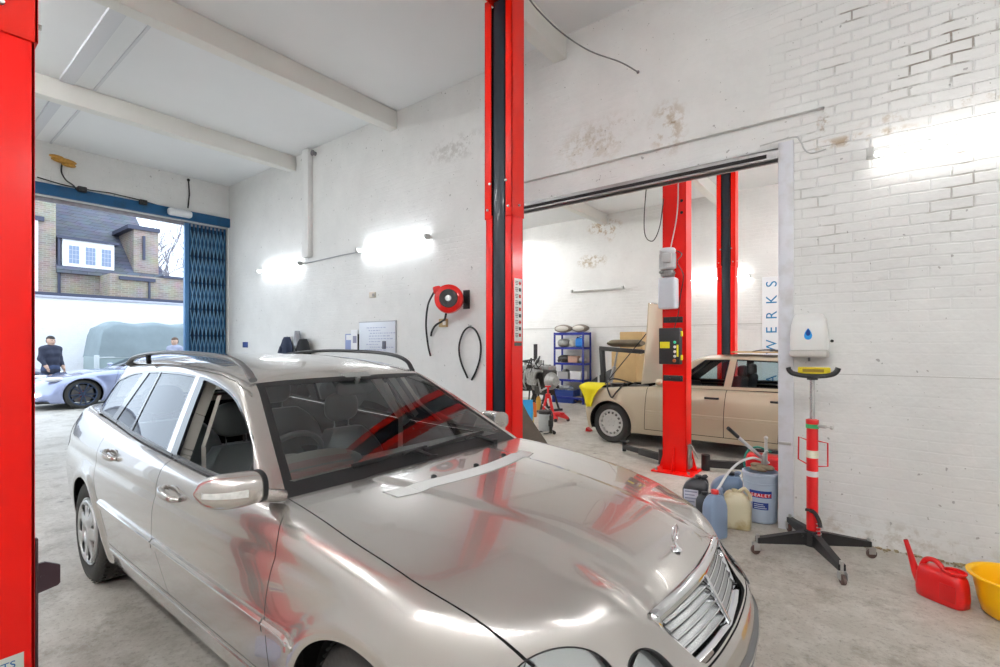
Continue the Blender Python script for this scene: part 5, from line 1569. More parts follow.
def person(loc, rz, label, jacket, trousers, hair, stride=.14, H=1.76):
    """standing / walking adult, faces local +x"""
    o = empty('person', loc, rz, label, 'person'); k = H / 1.76
    skin = mat('skin_tone', (.55, .36, .27), rough=.5)
    S = lambda n: [(p[0] * k, p[1] * k, p[2] * k, p[3] if isinstance(p[3], tuple) else p[3] * k) for p in n]
    st = stride
    tor = lambda z, w, r: [(0, w, z, r), (0, -w, z, r)]
    nodes = tor(.93, .06, .08) + tor(1.12, .045, .078) + tor(1.30, .065, .085) + tor(1.42, .09, .05) + [(0, 0, 1.44, .06), (.012, 0, 1.56, .052), (.02, 0, 1.61, .075), (.008, 0, 1.675, .088),
             (0, .185, 1.415, .055), (-.05, .25, 1.17, .043), (.07, .25, .95, .033), (.10, .25, .885, .036),
             (0, -.185, 1.415, .055), (.02, -.25, 1.16, .043), (.16, -.22, .97, .033), (.20, -.215, .915, .036),
             (0, .085, .90, .068), (st * .6, .10, .50, .058), (st * .7, .10, .12, .04), (st + .10, .10, .05, .035),
             (0, -.085, .90, .068), (-st * .3, -.10, .50, .058), (-st * 1.2, -.10, .13, .04), (-st + .06, -.10, .05, .035)]
    edges = [(0, 1), (0, 2), (1, 3), (2, 3), (2, 4), (3, 5), (4, 5), (4, 6), (5, 7), (6, 7), (8, 9), (9, 10), (10, 11), (6, 12), (12, 13), (13, 14), (14, 15), (7, 16), (16, 17), (17, 18), (18, 19), (0, 20), (20, 21), (21, 22), (22, 23), (1, 24), (24, 25), (25, 26), (26, 27)]
    body = skin_mesh('body', S(nodes), edges, skin, o)
    hd = MB()
    hd.prism([(-.012, -.02), (.012, -.02), (.004, .025), (-.004, .025)], (.10 * k, 0, 1.615 * k), (0, 1, 0), (0, 0, 1), (.022, 0, 0))
    for s in (-1, 1):
        hd.sphere((.0, s * .084 * k, 1.625 * k), (.018, .012, .03), 8, 6)
    hd.build('nose_and_ears', skin, o)
    for s in (-1, 1): MB().sphere((.098 * k, s * .032 * k, 1.645 * k), (.008, .013, .008), 8, 6).build('eye', mat('eye_dark', (.03, .02, .02), rough=.2), o)
    MB().sphere((.100 * k, 0, 1.575 * k), (.008, .026, .006), 8, 6).build('mouth', mat('lip', (.42, .2, .17)), o)
    for s in (-1, 1):
        base = Vector(nodes[15 if s > 0 else 19][:3]) * k
        for f in range(4): MB().tube([base + Vector((.012 - .016 * f + .03, 0, -.02)), base + Vector((.02 - .016 * f + .03, 0, -.07)), base + Vector((.03 - .016 * f + .03, -s * .02, -.10 - .004 * (f in (1, 2))))], [.0095, .009, .0065], 6).build('finger', skin, o)
        MB().tube([base + Vector((.035, 0, .0)), base + Vector((.06, -s * .01, -.04)), base + Vector((.06, -s * .015, -.065))], [.011, .0095, .007], 6).build('thumb', skin, o)
    jk = tor(.84, .085, .115) + tor(1.12, .07, .112) + tor(1.30, .085, .120) + tor(1.425, .10, .078) + [(0, 0, 1.47, .075), (0, .19, 1.415, .072), (-.05, .252, 1.17, .058), (.062, .252, .965, .046), (0, -.19, 1.415, .072), (.02, -.252, 1.16, .058), (.15, -.222, .985, .046)]
    skin_mesh('jacket', S(jk), [(0, 1), (0, 2), (1, 3), (2, 3), (2, 4), (3, 5), (4, 5), (4, 6), (5, 7), (6, 7), (6, 8), (7, 8), (6, 9), (9, 10), (10, 11), (7, 12), (12, 13), (13, 14)], jacket, o)
    tr = [(0, .07, .92, .115), (0, -.07, .92, .115), (0, .095, .86, .105), (st * .6, .10, .50, .076), (st * .7, .10, .09, .062), (0, -.095, .86, .105), (-st * .3, -.10, .50, .076), (-st * 1.2, -.10, .10, .062)]
    skin_mesh('trousers', S(tr), [(0, 1), (0, 2), (2, 3), (3, 4), (1, 5), (5, 6), (6, 7)], trousers, o)
    for s, cx in ((1, st + .03), (-1, -st - .02)):
        MB().sphere((cx * k, s * .10, .048), (.14, .05, .045), 14, 8, .8).build('shoe', mat('shoe_black', (.02, .02, .02), rough=.5), o)
    hr_ = MB().sphere((-.004 * k, 0, 1.695 * k), (.105 * k, .088 * k, .085 * k), 18, 10); hr_.sphere((-.045 * k, 0, 1.64 * k), (.068 * k, .08 * k, .085 * k), 14, 8); hr_.build('hair', hair, o)
    return o
navy = mat('jacket_navy', (.03, .035, .06), rough=.8); jean = mat('jeans_blue', (.05, .07, .14), rough=.85); dkh = mat('hair_dark', (.02, .016, .014), rough=.6)
person((-17.5, 2.86, 0), math.radians(25), 'person in a dark navy jacket standing behind the silver-blue coupe', navy, jean, dkh)
person((-17.75, 5.86, 0), math.radians(-60), 'person in a pale blue-grey jacket in front of the canvas-covered truck', mat('jacket_pale', (.30, .32, .42), rough=.8), mat('trousers_grey', (.12, .12, .16), rough=.85), mat('hair_brown', (.10, .06, .04), rough=.6))

# ------------------------------------------------------------------ folding lattice gate, stacked open at the side
BL = mat('gate_blue', srgb(28, 84, 128), rough=.35, metal=.2)
BLs = mat('lattice_steel', srgb(96, 136, 168), rough=.35, metal=.55, var=.3, vscale=10)
gate = empty('lattice_gate', (GX - .10, 4.2, 0), 0, 'blue folding lattice gate stacked open beside the white wall', 'gate')
ys = np.linspace(-.30, .36, 10)
MB().box2((-.045, -.40, .03), (.045, -.325, 4.0), .005).build('leading_stile', mat('stile_blue', srgb(70, 118, 164), rough=.35, metal=.2), gate)
for i, y in enumerate(ys): MB().box2((-.03, y - .012, .03), (.03, y + .012, 4.0), .002).build('upright', BL, gate)
for i in range(len(ys) - 1):
    b = MB()
    n = 7; z0 = .12; hz = (3.9 - z0) / n
    for k in range(n):
        za, zb_ = z0 + k * hz, z0 + (k + 1) * hz
        b.bar((.036, ys[i], za), (.036, ys[i + 1], zb_ - .04), .018, .006, 0, (1, 0, 0)); b.bar((.044, ys[i + 1], za), (.044, ys[i], zb_ - .04), .018, .006, 0, (1, 0, 0))
    b.build('lattice_bar', BLs, gate)
MB().box2((-.02, -.33, .03), (-.012, .40, 4.0)).build('shutter_sheet', mat('gate_navy', srgb(14, 40, 66), rough=.5), gate)
MB().box2((.03, -.33, 1.28), (.05, .38, 1.33), .003).build('lock_bar', BL, gate)
# ------------------------------------------------------------------ things on the white wall
blackrub = mat('hose_black', (.015, .015, .016), rough=.5)
def wall_pt(px, py, off=.0): return at(px, py, Y=W - off)
# retractable hose reel
c = wall_pt(449, 299, .20)
reel = empty('hose_reel', (c.x, c.y, c.z), 0, 'red retractable hose reel with a black hub on the white wall', 'hose reel')
ax = Vector((.60, -.80, .03)).normalized()
redp = mat('reel_red', srgb(222, 24, 18), rough=.35, coat=.3)
b = MB(); b.lathe([(0, -.085), (.15, -.085), (.178, -.06), (.185, 0), (.178, .05), (.15, .07), (.10, .075)], (0, 0, 0), ax, 40)
u, v, d = frame_from(ax)
lf = Vector((-.80, -.60, 0))
b.bar(lf * .10 + Vector((0, 0, .12)), lf * .195 + Vector((0, 0, .10)), .11, .10, .02)
b.build('reel_case', redp, reel)
MB().lathe([(.118, .072), (.112, .084), (.03, .088)], (0, 0, 0), ax, 36).build('hub_cover', mat('hub_black', (.03, .033, .036), rough=.5), reel)
MB().lathe([(0, .098), (.036, .096), (.042, .086)], (0, 0, 0), ax, 24).build('hub_cap', mat('hub_silver', (.62, .63, .64), rough=.3, metal=.6), reel)
b = MB(); b.box((.10, .09, 0), (.07, .14, .10), None, .01); b.box((.13, .185, 0), (.10, .02, .24), None, .004); b.build('wall_bracket', BLK, reel)
hp = [wall_pt(434, 292, .30), wall_pt(428, 305, .12), wall_pt(426, 325, .06), wall_pt(428, 345, .04), wall_pt(430.5, 356, .03)]
def loc(o, pts): return [tuple(Vector(p) - o.location) for p in pts]
MB().tube(catmull(loc(reel, hp), 6), .013, 8).build('hose', blackrub, reel)
MB().tube(catmull(loc(reel, [wall_pt(446, 314, .16), wall_pt(444, 320, .05), wall_pt(436, 325, .04), wall_pt(432, 331, .04), wall_pt(431, 336, .03)]), 6), .014, 8).build('feed_hose', blackrub, reel)
# looped hose hanging from a hook
pts = [wall_pt(467.5, 378, .02), wall_pt(461, 362, .025), wall_pt(459, 347, .03), wall_pt(463, 333, .035), wall_pt(469.5, 327, .04), wall_pt(476, 331, .035), wall_pt(480.5, 343, .03), wall_pt(480, 358, .025), wall_pt(476, 371, .02), wall_pt(471.5, 380, .02)]
h0 = pts[4]; lo = empty('hose_loop', tuple(h0), 0, 'black hose looped over a hook beside the red lift post', 'hose')
MB().tube(catmull(loc(lo, pts), 6), .012, 8).build('hose', blackrub, lo)
MB().tube([(0, .045, .02), (0, -.01, .015), (0, -.02, .035)], .008, 6).build('hook', STEEL, lo)
def wall_box(name, x0, y0, x1, y1, th, m, label, cat, bev=.003):
    a, b_ = wall_pt(x0, y0), wall_pt(x1, y1)
    o = MB().box2((a.x, W - th, b_.z), (b_.x, W, a.z), bev).build(name, m); tag(o, label, cat); return o
so = wall_box('wall_socket', 440.5, 319, 448, 327, .035, mat('socket_tan', (.50, .36, .18), rough=.5), 'tan wooden-backed socket below the red hose reel', 'socket', .006)
MB().box2(tuple(wall_pt(442.5, 321, .05)), tuple(wall_pt(446, 325, .034)), .004).build('socket_face', mat('socket_white', (.7, .66, .6), rough=.4), so)
s2 = wall_box('junction_box', 370.5, 292.5, 376, 297.5, .03, mat('box_cream', (.62, .58, .50), rough=.5), 'small cream junction box alone on the white wall', 'junction box', .005)
MB().box2(tuple(wall_pt(372, 293.6, .034)), tuple(wall_pt(374.5, 296.4, .03))).build('cover_plate', mat('plate_grey', (.3, .29, .28)), s2)
bd = wall_box('notice_board', 360, 322.5, 396.5, 353, .015, mat('board_blue_white', (.70, .74, .82), rough=.3), 'pale whiteboard with faint writing on the white wall behind the estate car', 'whiteboard', .002)
b = MB(); a0, a1 = wall_pt(360, 322.5), wall_pt(396.5, 353)
for (p, q) in (((a0.x, a0.z), (a1.x, a0.z)), ((a1.x, a0.z), (a1.x, a1.z))): b.box2((min(p[0], q[0]) - .006, W - .02, min(p[1], q[1]) - .006), (max(p[0], q[0]) + .006, W - .0, max(p[1], q[1]) + .006))
b.build('board_frame', mat('frame_grey', (.42, .43, .47), rough=.4), bd)
random.seed(11)
for k in range(9):
    x0 = a0.x + .12 + random.random() * .15; z0 = a0.z - .09 - .042 * k; L0_ = .25 + random.random() * .35
    b = MB(); xx = x0
    while xx < x0 + L0_:
        ww = random.uniform(.02, .07); b.box2((xx, W - .0165, z0 - .006), (xx + ww, W - .0151, z0 + .006)); xx += ww + .02
    b.build('marker_line', mat('marker_blue', (.40, .44, .62), rough=.6), bd)
MB().box2(tuple(wall_pt(382, 341, .03)), tuple(wall_pt(386, 349, .014)), .003).build('board_clip', mat('ink_grey2', (.10, .10, .14)), bd)
lf_ = wall_box('leaflet', 345.5, 334, 351.5, 350, .006, mat('leaflet_blue', (.25, .31, .55), rough=.4), 'blue and white leaflet pinned up left of the whiteboard', 'leaflet', .001)
MB().box2(tuple(wall_pt(346.2, 335, .0075)), tuple(wall_pt(351, 340, .006))).build('leaflet_head', mat('leaf_white', (.8, .8, .82)), lf_)
cal = wall_box('calendar', 352, 330, 358.5, 352, .02, mat('calendar_white', (.78, .79, .82), rough=.45), 'white calendar sheet between the blue leaflet and the whiteboard', 'calendar', .002)
MB().box2(tuple(wall_pt(357.5, 334, .024)), tuple(wall_pt(359, 352, .0))).build('calendar_edge', mat('ink_black', (.02, .02, .02)), cal)
MB().box2(tuple(wall_pt(352.8, 336, .0215)), tuple(wall_pt(356.5, 343, .02))).build('calendar_picture', mat('cal_pic', (.30, .30, .42)), cal)
# dark jackets on pegs
def jacket(px, py, w_, h_, m, label, lean):
    p = wall_pt(px, py, .02); o = empty('jacket', tuple(p), 0, label, 'jacket')
    rings = []
    for i in range(14):
        t = i / 13; ring = []
        wid = w_ * (.42 + .58 * min(1, (t * 3.5)) ** .6)
        for k in range(24):
            a = 2 * PI * k / 24
            r = 1 + .14 * math.sin(5 * a + 3 * t) + .06 * math.sin(9 * a - 7 * t)
            ring.append((wid * .5 * r * math.cos(a) + lean * t, -.075 - .075 * (.4 + .6 * min(1, t * 2)) * r * math.sin(a), -h_ * t))
        rings.append(ring)
    MB().loft(rings).build('jacket_body', m, o, sharp=70)
    b = MB(); b.tube(catmull([(-w_ * .3, -.10, -h_ * .25), (-w_ * .48, -.11, -h_ * .5), (-w_ * .42, -.10, -h_ * .85)], 5), [.05] * 6 + [.038] * 5, 8); b.build('sleeve', m, o)
    MB().tube([(0, .02, .0), (0, -.06, -.01), (0, -.08, .02)], .008, 6).build('peg', STEEL, o)
    return o
jacket(291, 337, .40, .75, mat('cloth_navy', (.025, .035, .07), rough=.9), 'navy jacket on a peg behind the estate car roof', -.05)
jacket(307.5, 339, .46, .75, mat('cloth_black', (.02, .02, .022), rough=.9), 'black jacket on a peg right of the navy one', .0)
p = wall_pt(300, 331, .02)
b = MB(); b.loft([[(p.x + w_ * math.cos(a), p.y - .05 + .05 * math.sin(a), p.z - dz) for a in [2 * PI * k / 14 for k in range(14)]] for w_, dz in ((.015, 0), (.04, .03), (.075, .10), (.10, .17), (.11, .26))]); o = b.build('hung_cloth', mat('cloth_grey', (.34, .35, .38), rough=.95, bump=.5, bscale=60)); tag(o, 'grey cloth hung on a peg between the navy and the black jacket', 'cloth')
o = wall_box('blue_tag', 243.5, 342, 248, 347.5, .02, mat('tag_blue', (.03, .06, .22), rough=.5), 'small blue tag on the white wall by the folding gate', 'tag')
# cable strung from lamp to lamp, and one drooping under the ceiling
cb_ = MB().tube(catmull([wall_pt(305, 263.5, .012), wall_pt(325, 259, .012), wall_pt(345, 254.5, .012), wall_pt(363, 251.5, .012)], 4), .009, 6).build('lamp_cable', mat('cable_pale', (.42, .43, .46), rough=.5)); tag(cb_, 'pale cable clipped to the wall between the two left tube lamps', 'cable')
cbl = MB().tube(catmull([at(524, -8, D=4.55), at(538, 10, D=4.62), at(562, 33, D=4.70), at(590, 51, D=4.74), at(620, 62, D=4.76), at(638, 72, Y=W - .01)], 6), .007, 6)
e_ = at(638, 72, Y=W - .01); cbl.sphere(tuple(e_), .016, 8, 6)
o = cbl.build('ceiling_cable', mat('cable_grey', (.16, .16, .16), rough=.5)); tag(o, 'grey cable drooping from the ceiling to the brick wall over the doorway', 'cable')
w2 = MB().tube(catmull([wall_pt(760, 146, .012), wall_pt(793, 137, .016), wall_pt(800, 141, .02), wall_pt(805, 150, .02), wall_pt(812, 153, .02), wall_pt(826, 149, .015)], 6), .006, 6).build('corner_cable', mat('cable_wall', (.55, .55, .54), rough=.5)); tag(w2, 'thin painted cable looping over the top corner of the doorway', 'cable')
tube_end = wall_pt(313, 153, .05)
o = MB().cyl(tuple(tube_end), (tube_end.x, W, tube_end.z), .035).cyl((tube_end.x, tube_end.y - .02, tube_end.z), tuple(tube_end), .05).build('pipe_end', mat('ink_grey3', (.16, .16, .17), rough=.5)); tag(o, 'dark capped pipe stub high on the wall beside the boxed pipe', 'pipe')
# bits above the gate
p = at(64, 161, X=GX + .06)
fo = MB().sphere((p.x, p.y, p.z), (.05, .17, .05), 12, 7); fo.sphere((p.x + .02, p.y - .10, p.z + .04), (.04, .10, .03), 10, 6); fo.sphere((p.x + .02, p.y + .06, p.z - .06), (.04, .10, .035), 10, 6)
o = fo.build('cable_bracket', mat('bracket_orange', (.50, .26, .05), rough=.7, var=.5, vscale=30)); tag(o, 'orange cable bracket on the wall above the gateway', 'bracket')
o = MB().tube(catmull([at(62, 163, X=GX + .04), at(61.5, 172, X=GX + .04), at(66, 180, X=GX + .04), at(73, 185, X=GX + .04), at(77, 190, X=GX + .08)], 5), .012, 6).build('gate_cable', blackrub); tag(o, 'black cable hanging from the orange bracket to the blue gate beam', 'cable')
o = MB().tube([at(37, 177, X=GX + .02), at(60, 184, X=GX + .02), at(82, 189, X=GX + .05), at(110, 193, X=GX + .03), at(140, 200, X=GX + .03), at(160, 206, X=GX + .03)], .010, 6).build('beam_cable', blackrub); tag(o, 'thin black cable running along the top of the blue gate beam', 'cable')
for (px, py, lab) in ((82, 189.5, 'black sensor box on the blue gate beam under the orange bracket'), (143, 202.5, 'black sensor box on the blue gate beam near its middle')):
    p = at(px, py, X=GX + .08); o = MB().box(tuple(p), (.10, .12, .09), None, .012).cyl((p.x + .05, p.y, p.z), (p.x + .07, p.y, p.z), .03).build('sensor_box', BLK); tag(o, lab, 'sensor')
p = at(180, 213, X=GX + .10); fl_ = MB().box(tuple(p), (.14, .42, .14), None, .05, 3).build('flood_lamp', mat('lamp_white', (.72, .74, .76), rough=.35)); tag(fl_, 'white oval bulkhead lamp on the blue gate beam', 'lamp')
o = MB().tube([at(188.5, 180, X=GX + .02), at(189.5, 194, X=GX + .02), at(188, 208, X=GX + .05)], .012, 6).sphere(tuple(at(188.5, 180, X=GX + .02)), .03, 8, 6).build('lamp_wire', blackrub); tag(o, 'black wire dropping to the white bulkhead lamp over the gate', 'wire')

# ------------------------------------------------------------------ soap dispenser
a, b_ = wall_pt(793, 314), wall_pt(829, 355); cx = (a.x + b_.x) / 2; cz = (a.z + b_.z) / 2; hw_, hh_ = .128, .170
cx = -.405; cz = 1.605
sd = empty('towel_dispenser', (cx, W, cz), 0, 'white dispenser with a blue drop on the brick wall above the red jack', 'dispenser')
rings = []
for z, dx, dy in ((-.115, .125, .15), (-.06, .127, .155), (.0, .126, .155), (.08, .120, .15), (.14, .108, .135), (.165, .09, .11), (.172, .06, .07)):
    rings.append([(dx * math.copysign(abs(math.cos(t)) ** .35, math.cos(t)), -max(0, dy * .5 + dy * .5 * math.copysign(abs(math.sin(t)) ** .35, math.sin(t))), z) for t in [2 * PI * k / 40 for k in range(40)]])
MB().loft(rings).build('cover', mat('dispenser_white', (.80, .80, .78), rough=.3), sd, sharp=60)
MB().box2((-.128, -.16, -.175), (.128, 0, -.117), .018, 3).build('base_tray', mat('dispenser_grey', (.55, .53, .50), rough=.35), sd)
dr = [(0, .055)] + [(.032 * math.sin(t), -.012 + .032 * -math.cos(t) * -1 if False else -.012 - .032 * math.cos(PI - t)) for t in []]
drop = []
for k in range(28):
    t = 2 * PI * k / 28; r_ = .034
    x_ = r_ * math.sin(t) * (abs(math.sin(t / 2)) ** .9); z_ = -.020 + .045 * math.cos(t)
    drop.append((x_, z_ + (.0)))
MB().prism(drop, (0, -.1565, .03), (1, 0, 0), (0, 0, 1), (0, -.002, 0)).build('blue_drop', mat('drop_blue', (.03, .30, .72), rough=.25), sd)
MB().prism([(x_ * .55, z_ * .6 + .004) for x_, z_ in drop], (0, -.159, .03), (1, 0, 0), (0, 0, 1), (0, -.001, 0)).build('drop_core', mat('drop_navy', (.01, .05, .25), rough=.25), sd)
MB().cyl((0, -.08, -.175), (0, -.08, -.205), .008).build('nozzle', mat('ink_grey3', (.16, .16, .17)), sd)
p = wall_pt(832, 341, .01)
o = MB().cyl((p.x, W, p.z), (p.x, W - .012, p.z), .012, n=14).build('wall_plug', mat('hole_dark', (.02, .02, .02))); tag(o, 'dark plug hole in the wall right of the white dispenser', 'plug')
p = wall_pt(786, 443)
o = MB().box2((-.625, W - .03, p.z - .012), (-.535, W - .014, p.z + .012), .002).build('steel_clip', STEEL); tag(o, 'dark steel clip across the pale doorway column', 'clip')

# ------------------------------------------------------------------ transmission jack
JX, JY = -.352, 4.165
jk = empty('transmission_jack', (JX, JY, 0), 0, 'red transmission jack on black castor legs beside the doorway column', 'jack')
jred = mat('jack_red', srgb(214, 26, 30), rough=.35, coat=.3)
legs = [(-.322, -.225), (.193, -.388), (.332, .198), (-.19, .40)]
for lx, ly in legs:
    d = Vector((lx, ly, 0)); L = d.length; n_ = d.normalized(); s_ = Vector((-n_.y, n_.x, 0))
    b = MB(); rings = []
    for t, hh, zz in ((0, .095, .128), (.25, .088, .126), (.85, .046, .108), (1.0, .038, .104)):
        c_ = d * t
        rings.append([tuple(c_ + s_ * w_ + Vector((0, 0, zz + q))) for w_, q in ((-.022, -hh / 2), (.022, -hh / 2), (.022, hh / 2), (-.022, hh / 2))])
    b.loft(rings); lg = b.build('leg', BLK, jk, sharp=30)
    e = d * .985; cst = MB()
    cst.cyl((e.x, e.y, .085), (e.x, e.y, .145), .012)
    for q in (-1, 1): cst.box(tuple(e + Vector((n_.y * .02 * q * 1.0, -n_.x * .02 * q, .058)) + n_ * .012), (.045, .005, .05), Matrix.Rotation(math.atan2(n_.y, n_.x) , 3, 'Z'), .002)
    cs = cst.build('caster_fork', STEEL, lg)
    wc = e + n_ * .016
    MB().lathe([(0, -.013), (.026, -.013), (.032, -.009), (.032, .009), (.026, .013), (0, .013)], (wc.x, wc.y, .032), (s_.x, s_.y, 0), 24).build('caster_wheel', mat('caster_brown', (.10, .06, .05), rough=.5), lg)
hub = MB().cyl((0, 0, .075), (0, 0, .185), .058, n=24); 
for t in (-.03, .03): hub.cyl((t * 1.1 - .02, -.05, .15), (t * 1.1 - .028, -.075, .15), .010)
hub.build('hub', BLK, jk)
MB().cyl((0, 0, .18), (0, 0, .965), .037, n=28).lathe([(.037, .93), (.041, .935), (.041, .985), (.03, .99), (.016, .99)], (0, 0, 0), (0, 0, 1), 28).build('cylinder', jred, jk)
MB().cyl((0, 0, .98), (0, 0, 1.29), .0165, n=20).build('ram', mat('ram_chrome', (.60, .58, .58), rough=.2, metal=.9), jk)
for z0, z1, m, nm in ((.71, .765, mat('label_pale', (.72, .70, .55), rough=.5), 'yellow_label'), (.575, .615, mat('band_white', (.70, .72, .72), rough=.45), 'white_band'), (.925, .955, mat('label_green', (.05, .35, .12), rough=.5), 'green_label')):
    MB().lathe([(.0378 if z0 < .9 else .0418, z0), (.0378 if z0 < .9 else .0418, z1)], (0, 0, 0), (0, 0, 1), 28).build(nm, m, jk)
r_ = [(-.10, .02, .66), (-.10, .02, .845), (.035, -.02, .83)]
MB().tube([(-.03, -.01, .835), (-.085, .01, .85), (-.088, .01, .685), (-.03, -.01, .66)], .0055, 8).tube([(.03, .0, .835), (.092, .02, .822), (.092, .02, .655), (.03, .0, .65)], .0055, 8).build('carry_handle', jred, jk)
MB().cyl((.03, -.01, .945), (.085, -.03, .945), .012).cyl((.085, -.03, .945), (.115, -.042, .945), .005).sphere((.118, -.043, .945), .014, 10, 8).build('release_valve', STEEL, jk)
MB().tube(catmull([(-.01, -.045, .335), (.02, -.055, .325), (.045, -.065, .28), (.055, -.072, .235)], 5), [.014] * 16, 8).box((-.012, -.05, .338), (.055, .04, .012), None, .004).build('foot_pedal', BLK, jk)
MB().tube([(.045 + .014 * math.cos(t), -.06 + .014 * math.sin(t), .16 + .0042 * t) for t in [k * .5 for k in range(56)]], .0035, 6).build('spring', STEEL, jk)
MB().cyl((.045, -.06, .13), (.045, -.06, .25), .009).build('pump_rod', jred, jk)
sa = MB().cyl((0, 0, 1.275), (0, 0, 1.305), .035, n=20)
arc = catmull([(-.150, 0, 1.362), (-.143, 0, 1.34), (-.118, 0, 1.318), (-.05, 0, 1.305), (.05, 0, 1.305), (.118, 0, 1.318), (.145, 0, 1.34), (.155, 0, 1.366)], 5)
Rz = Matrix.Rotation(.10, 3, 'Z')
for dy in (-.03, .03): sa.tube([Rz @ Vector((p[0], p[1] + dy, p[2])) for p in arc], .0165, 10)
sa.box((0, 0, 1.302), (.16, .09, .016), None, .004); sa.build('saddle', BLK, jk)
sp_ = empty('sponge', (JX + .01, JY, 1.312), .10, 'yellow sponge block lying in the saddle of the jack', 'sponge')
b = MB(); b.box((0, 0, .029), (.20, .05, .052), None, .008, 2); b.build('block', mat('sponge_yellow', (.72, .58, .03), rough=.95, bump=.8, bscale=90, var=.25, vscale=20), sp_)
MB().box2((-.07, -.027, .02), (.06, -.0255, .042)).build('sponge_print', mat('sponge_brown', (.30, .20, .03), rough=.9), sp_)

# ------------------------------------------------------------------ cans and pail in the doorway
def jug(x, y, rz, w_, d_, h_, m, capm, label, handle=True, cap=True, lean=0.0, neck=-.25):
    o = empty('jerrycan', (x, y, 0), rz, label, 'can')
    rings = []
    for t, kx, ky in ((0, .90, .88), (.02, .98, .97), (.10, 1, 1), (.62, 1, 1), (.72, .97, .95), (.82, .86, .80), (.90, .66, .62), (.94, .48, .5)):
        sh = neck * w_ * max(0, (t - .62) / .32) * .55
        rings.append([(w_ / 2 * kx * math.copysign(abs(math.cos(a)) ** .45, math.cos(a)) + sh, d_ / 2 * ky * math.copysign(abs(math.sin(a)) ** .45, math.sin(a)), h_ * t * .96) for a in [2 * PI * k / 32 for k in range(32)]])
    MB().loft(rings).build('can_body', m, o, sharp=60)
    nx = neck * w_ * .6
    MB().lathe([(.024, h_ * .88), (.022, h_ * .95), (.024, h_ * .955)], (nx, 0, 0), (0, 0, 1), 18).build('neck', m, o)
    if cap: MB().lathe([(.029, h_ * .93), (.029, h_ * 1.0), (.025, h_ * 1.01), (0, h_ * 1.01)], (nx, 0, 0), (0, 0, 1), 18).build('cap', capm, o)
    if handle: MB().tube(catmull([(nx + .03, 0, h_ * .90), (nx + .07, 0, h_ * 1.0), (w_ * .30, 0, h_ * .97), (w_ * .43, 0, h_ * .86), (w_ * .46, 0, h_ * .72)], 5), .015, 10).build('handle', m, o)
    return o
bj = jug(-1.31, 4.66, .2, .22, .15, .32, mat('can_black', (.025, .025, .03), rough=.35), mat('can_black', (.025, .025, .03)), 'black plastic oil can with a pale label, furthest left of the cans', neck=.2)
MB().box2((-.095, -.0775, .05), (.03, -.0755, .20), .0005).build('paper_label', mat('label_lilac', (.55, .56, .66), rough=.5), bj)
for k in range(4): MB().box2((-.085, -.0785, .175 - .03 * k), (.02 - .02 * (k % 2), -.0774, .187 - .03 * k)).build('label_line', mat('label_grey2', (.25, .26, .34)), bj)
bj2 = jug(-1.15, 4.40, -.5, .15, .12, .25, mat('can_black', (.025, .025, .03)), mat('can_black', (.025, .025, .03)), 'small black can between the labelled black can and the red-capped can', neck=-.1)
bgm = mat('can_bluegrey', srgb(112, 132, 158), rough=.3, spec=.5)
jug(-1.085, 4.83, .35, .26, .16, .35, bgm, mat('can_black', (.025, .025, .03)), 'wide blue-grey fluid can behind the red-capped can', neck=.3)
rc = jug(-1.0, 4.09, 1.0, .17, .13, .37, mat('can_bluepale', srgb(134, 152, 178), rough=.3, spec=.5), mat('cap_red', (.62, .03, .03), rough=.4), 'tall blue-grey fluid can with a red cap, nearest the estate car', neck=0.0, handle=True)
yj = jug(-.905, 4.42, .1, .215, .15, .33, mat('can_stained', (.66, .60, .42), rough=.4, dirt=(.38, .25, .06), dscale=7, damt=.9), mat('cap_white', (.7, .68, .6)), 'white fluid can stained yellow-brown in front of the pail', neck=-.15, cap=False)
# pail with pump
PX, PY = -.782, 4.735
pail = empty('pump_pail', (PX, PY, 0), 0, 'pale blue-grey pail with a red and blue label beside the doorway column', 'pail')
pm = mat('pail_grey', srgb(176, 190, 206), rough=.35)
MB().lathe([(0, .012), (.122, .004), (.128, .012), (.138, .40), (.146, .405), (.146, .425), (.138, .43), (.134, .43), (.126, .03), (0, .02)], (0, 0, 0), (0, 0, 1), 48).build('pail_body', pm, pail, sharp=35)
MB().lathe([(.139, .33), (.1425, .333), (.1425, .343), (.139, .346)], (0, 0, 0), (0, 0, 1), 48).build('pail_rib', pm, pail)
def curved_label(z0, z1, a0, a1, r_, m, nm, n=10):
    b = MB(); vs = []
    for k in range(n + 1):
        a = a0 + (a1 - a0) * k / n
        for z in (z0, z1): vs.append((r_(z) * math.cos(a), r_(z) * math.sin(a), z))
    b.add(vs, [(2 * k, 2 * k + 2, 2 * k + 3, 2 * k + 1) for k in range(n)]); return b.build(nm, m, pail)
rr_ = lambda o: (lambda z: .128 + (.138 - .128) * (z - .012) / .388 + o)
ac = math.atan2(-PY, -PX) ; ac = math.atan2(0 - PY, 0 - PX)
curved_label(.225, .285, ac - .66, ac + .66, rr_(.0012), mat('label_navy', (.02, .05, .28), rough=.4), 'label_ground')
curved_label(.232, .262, ac - .63, ac + .63, rr_(.0018), mat('label_red', (.62, .03, .04), rough=.4), 'label_red_band')
curved_label(.125, .185, ac - .46, ac + .46, rr_(.0012), mat('label_navy', (.02, .05, .28)), 'lower_label')
for k in range(3): curved_label(.135 + .016 * k, .141 + .016 * k, ac - .38, ac + .36 - .1 * k, rr_(.0018), mat('label_pale2', (.6, .65, .75)), 'label_line')
for i, ch in enumerate('SEALEY'):
    a = ac - .475 + .19 * i
    r2 = rr_(.0026)(.247)
    text_obj(ch, .038, mat('label_whiteink', (.85, .85, .85), rough=.4), pail, basis((r2 * math.cos(a), r2 * math.sin(a), .247), (-math.sin(a), math.cos(a), 0), (0, 0, 1)), 'letter', .0004)
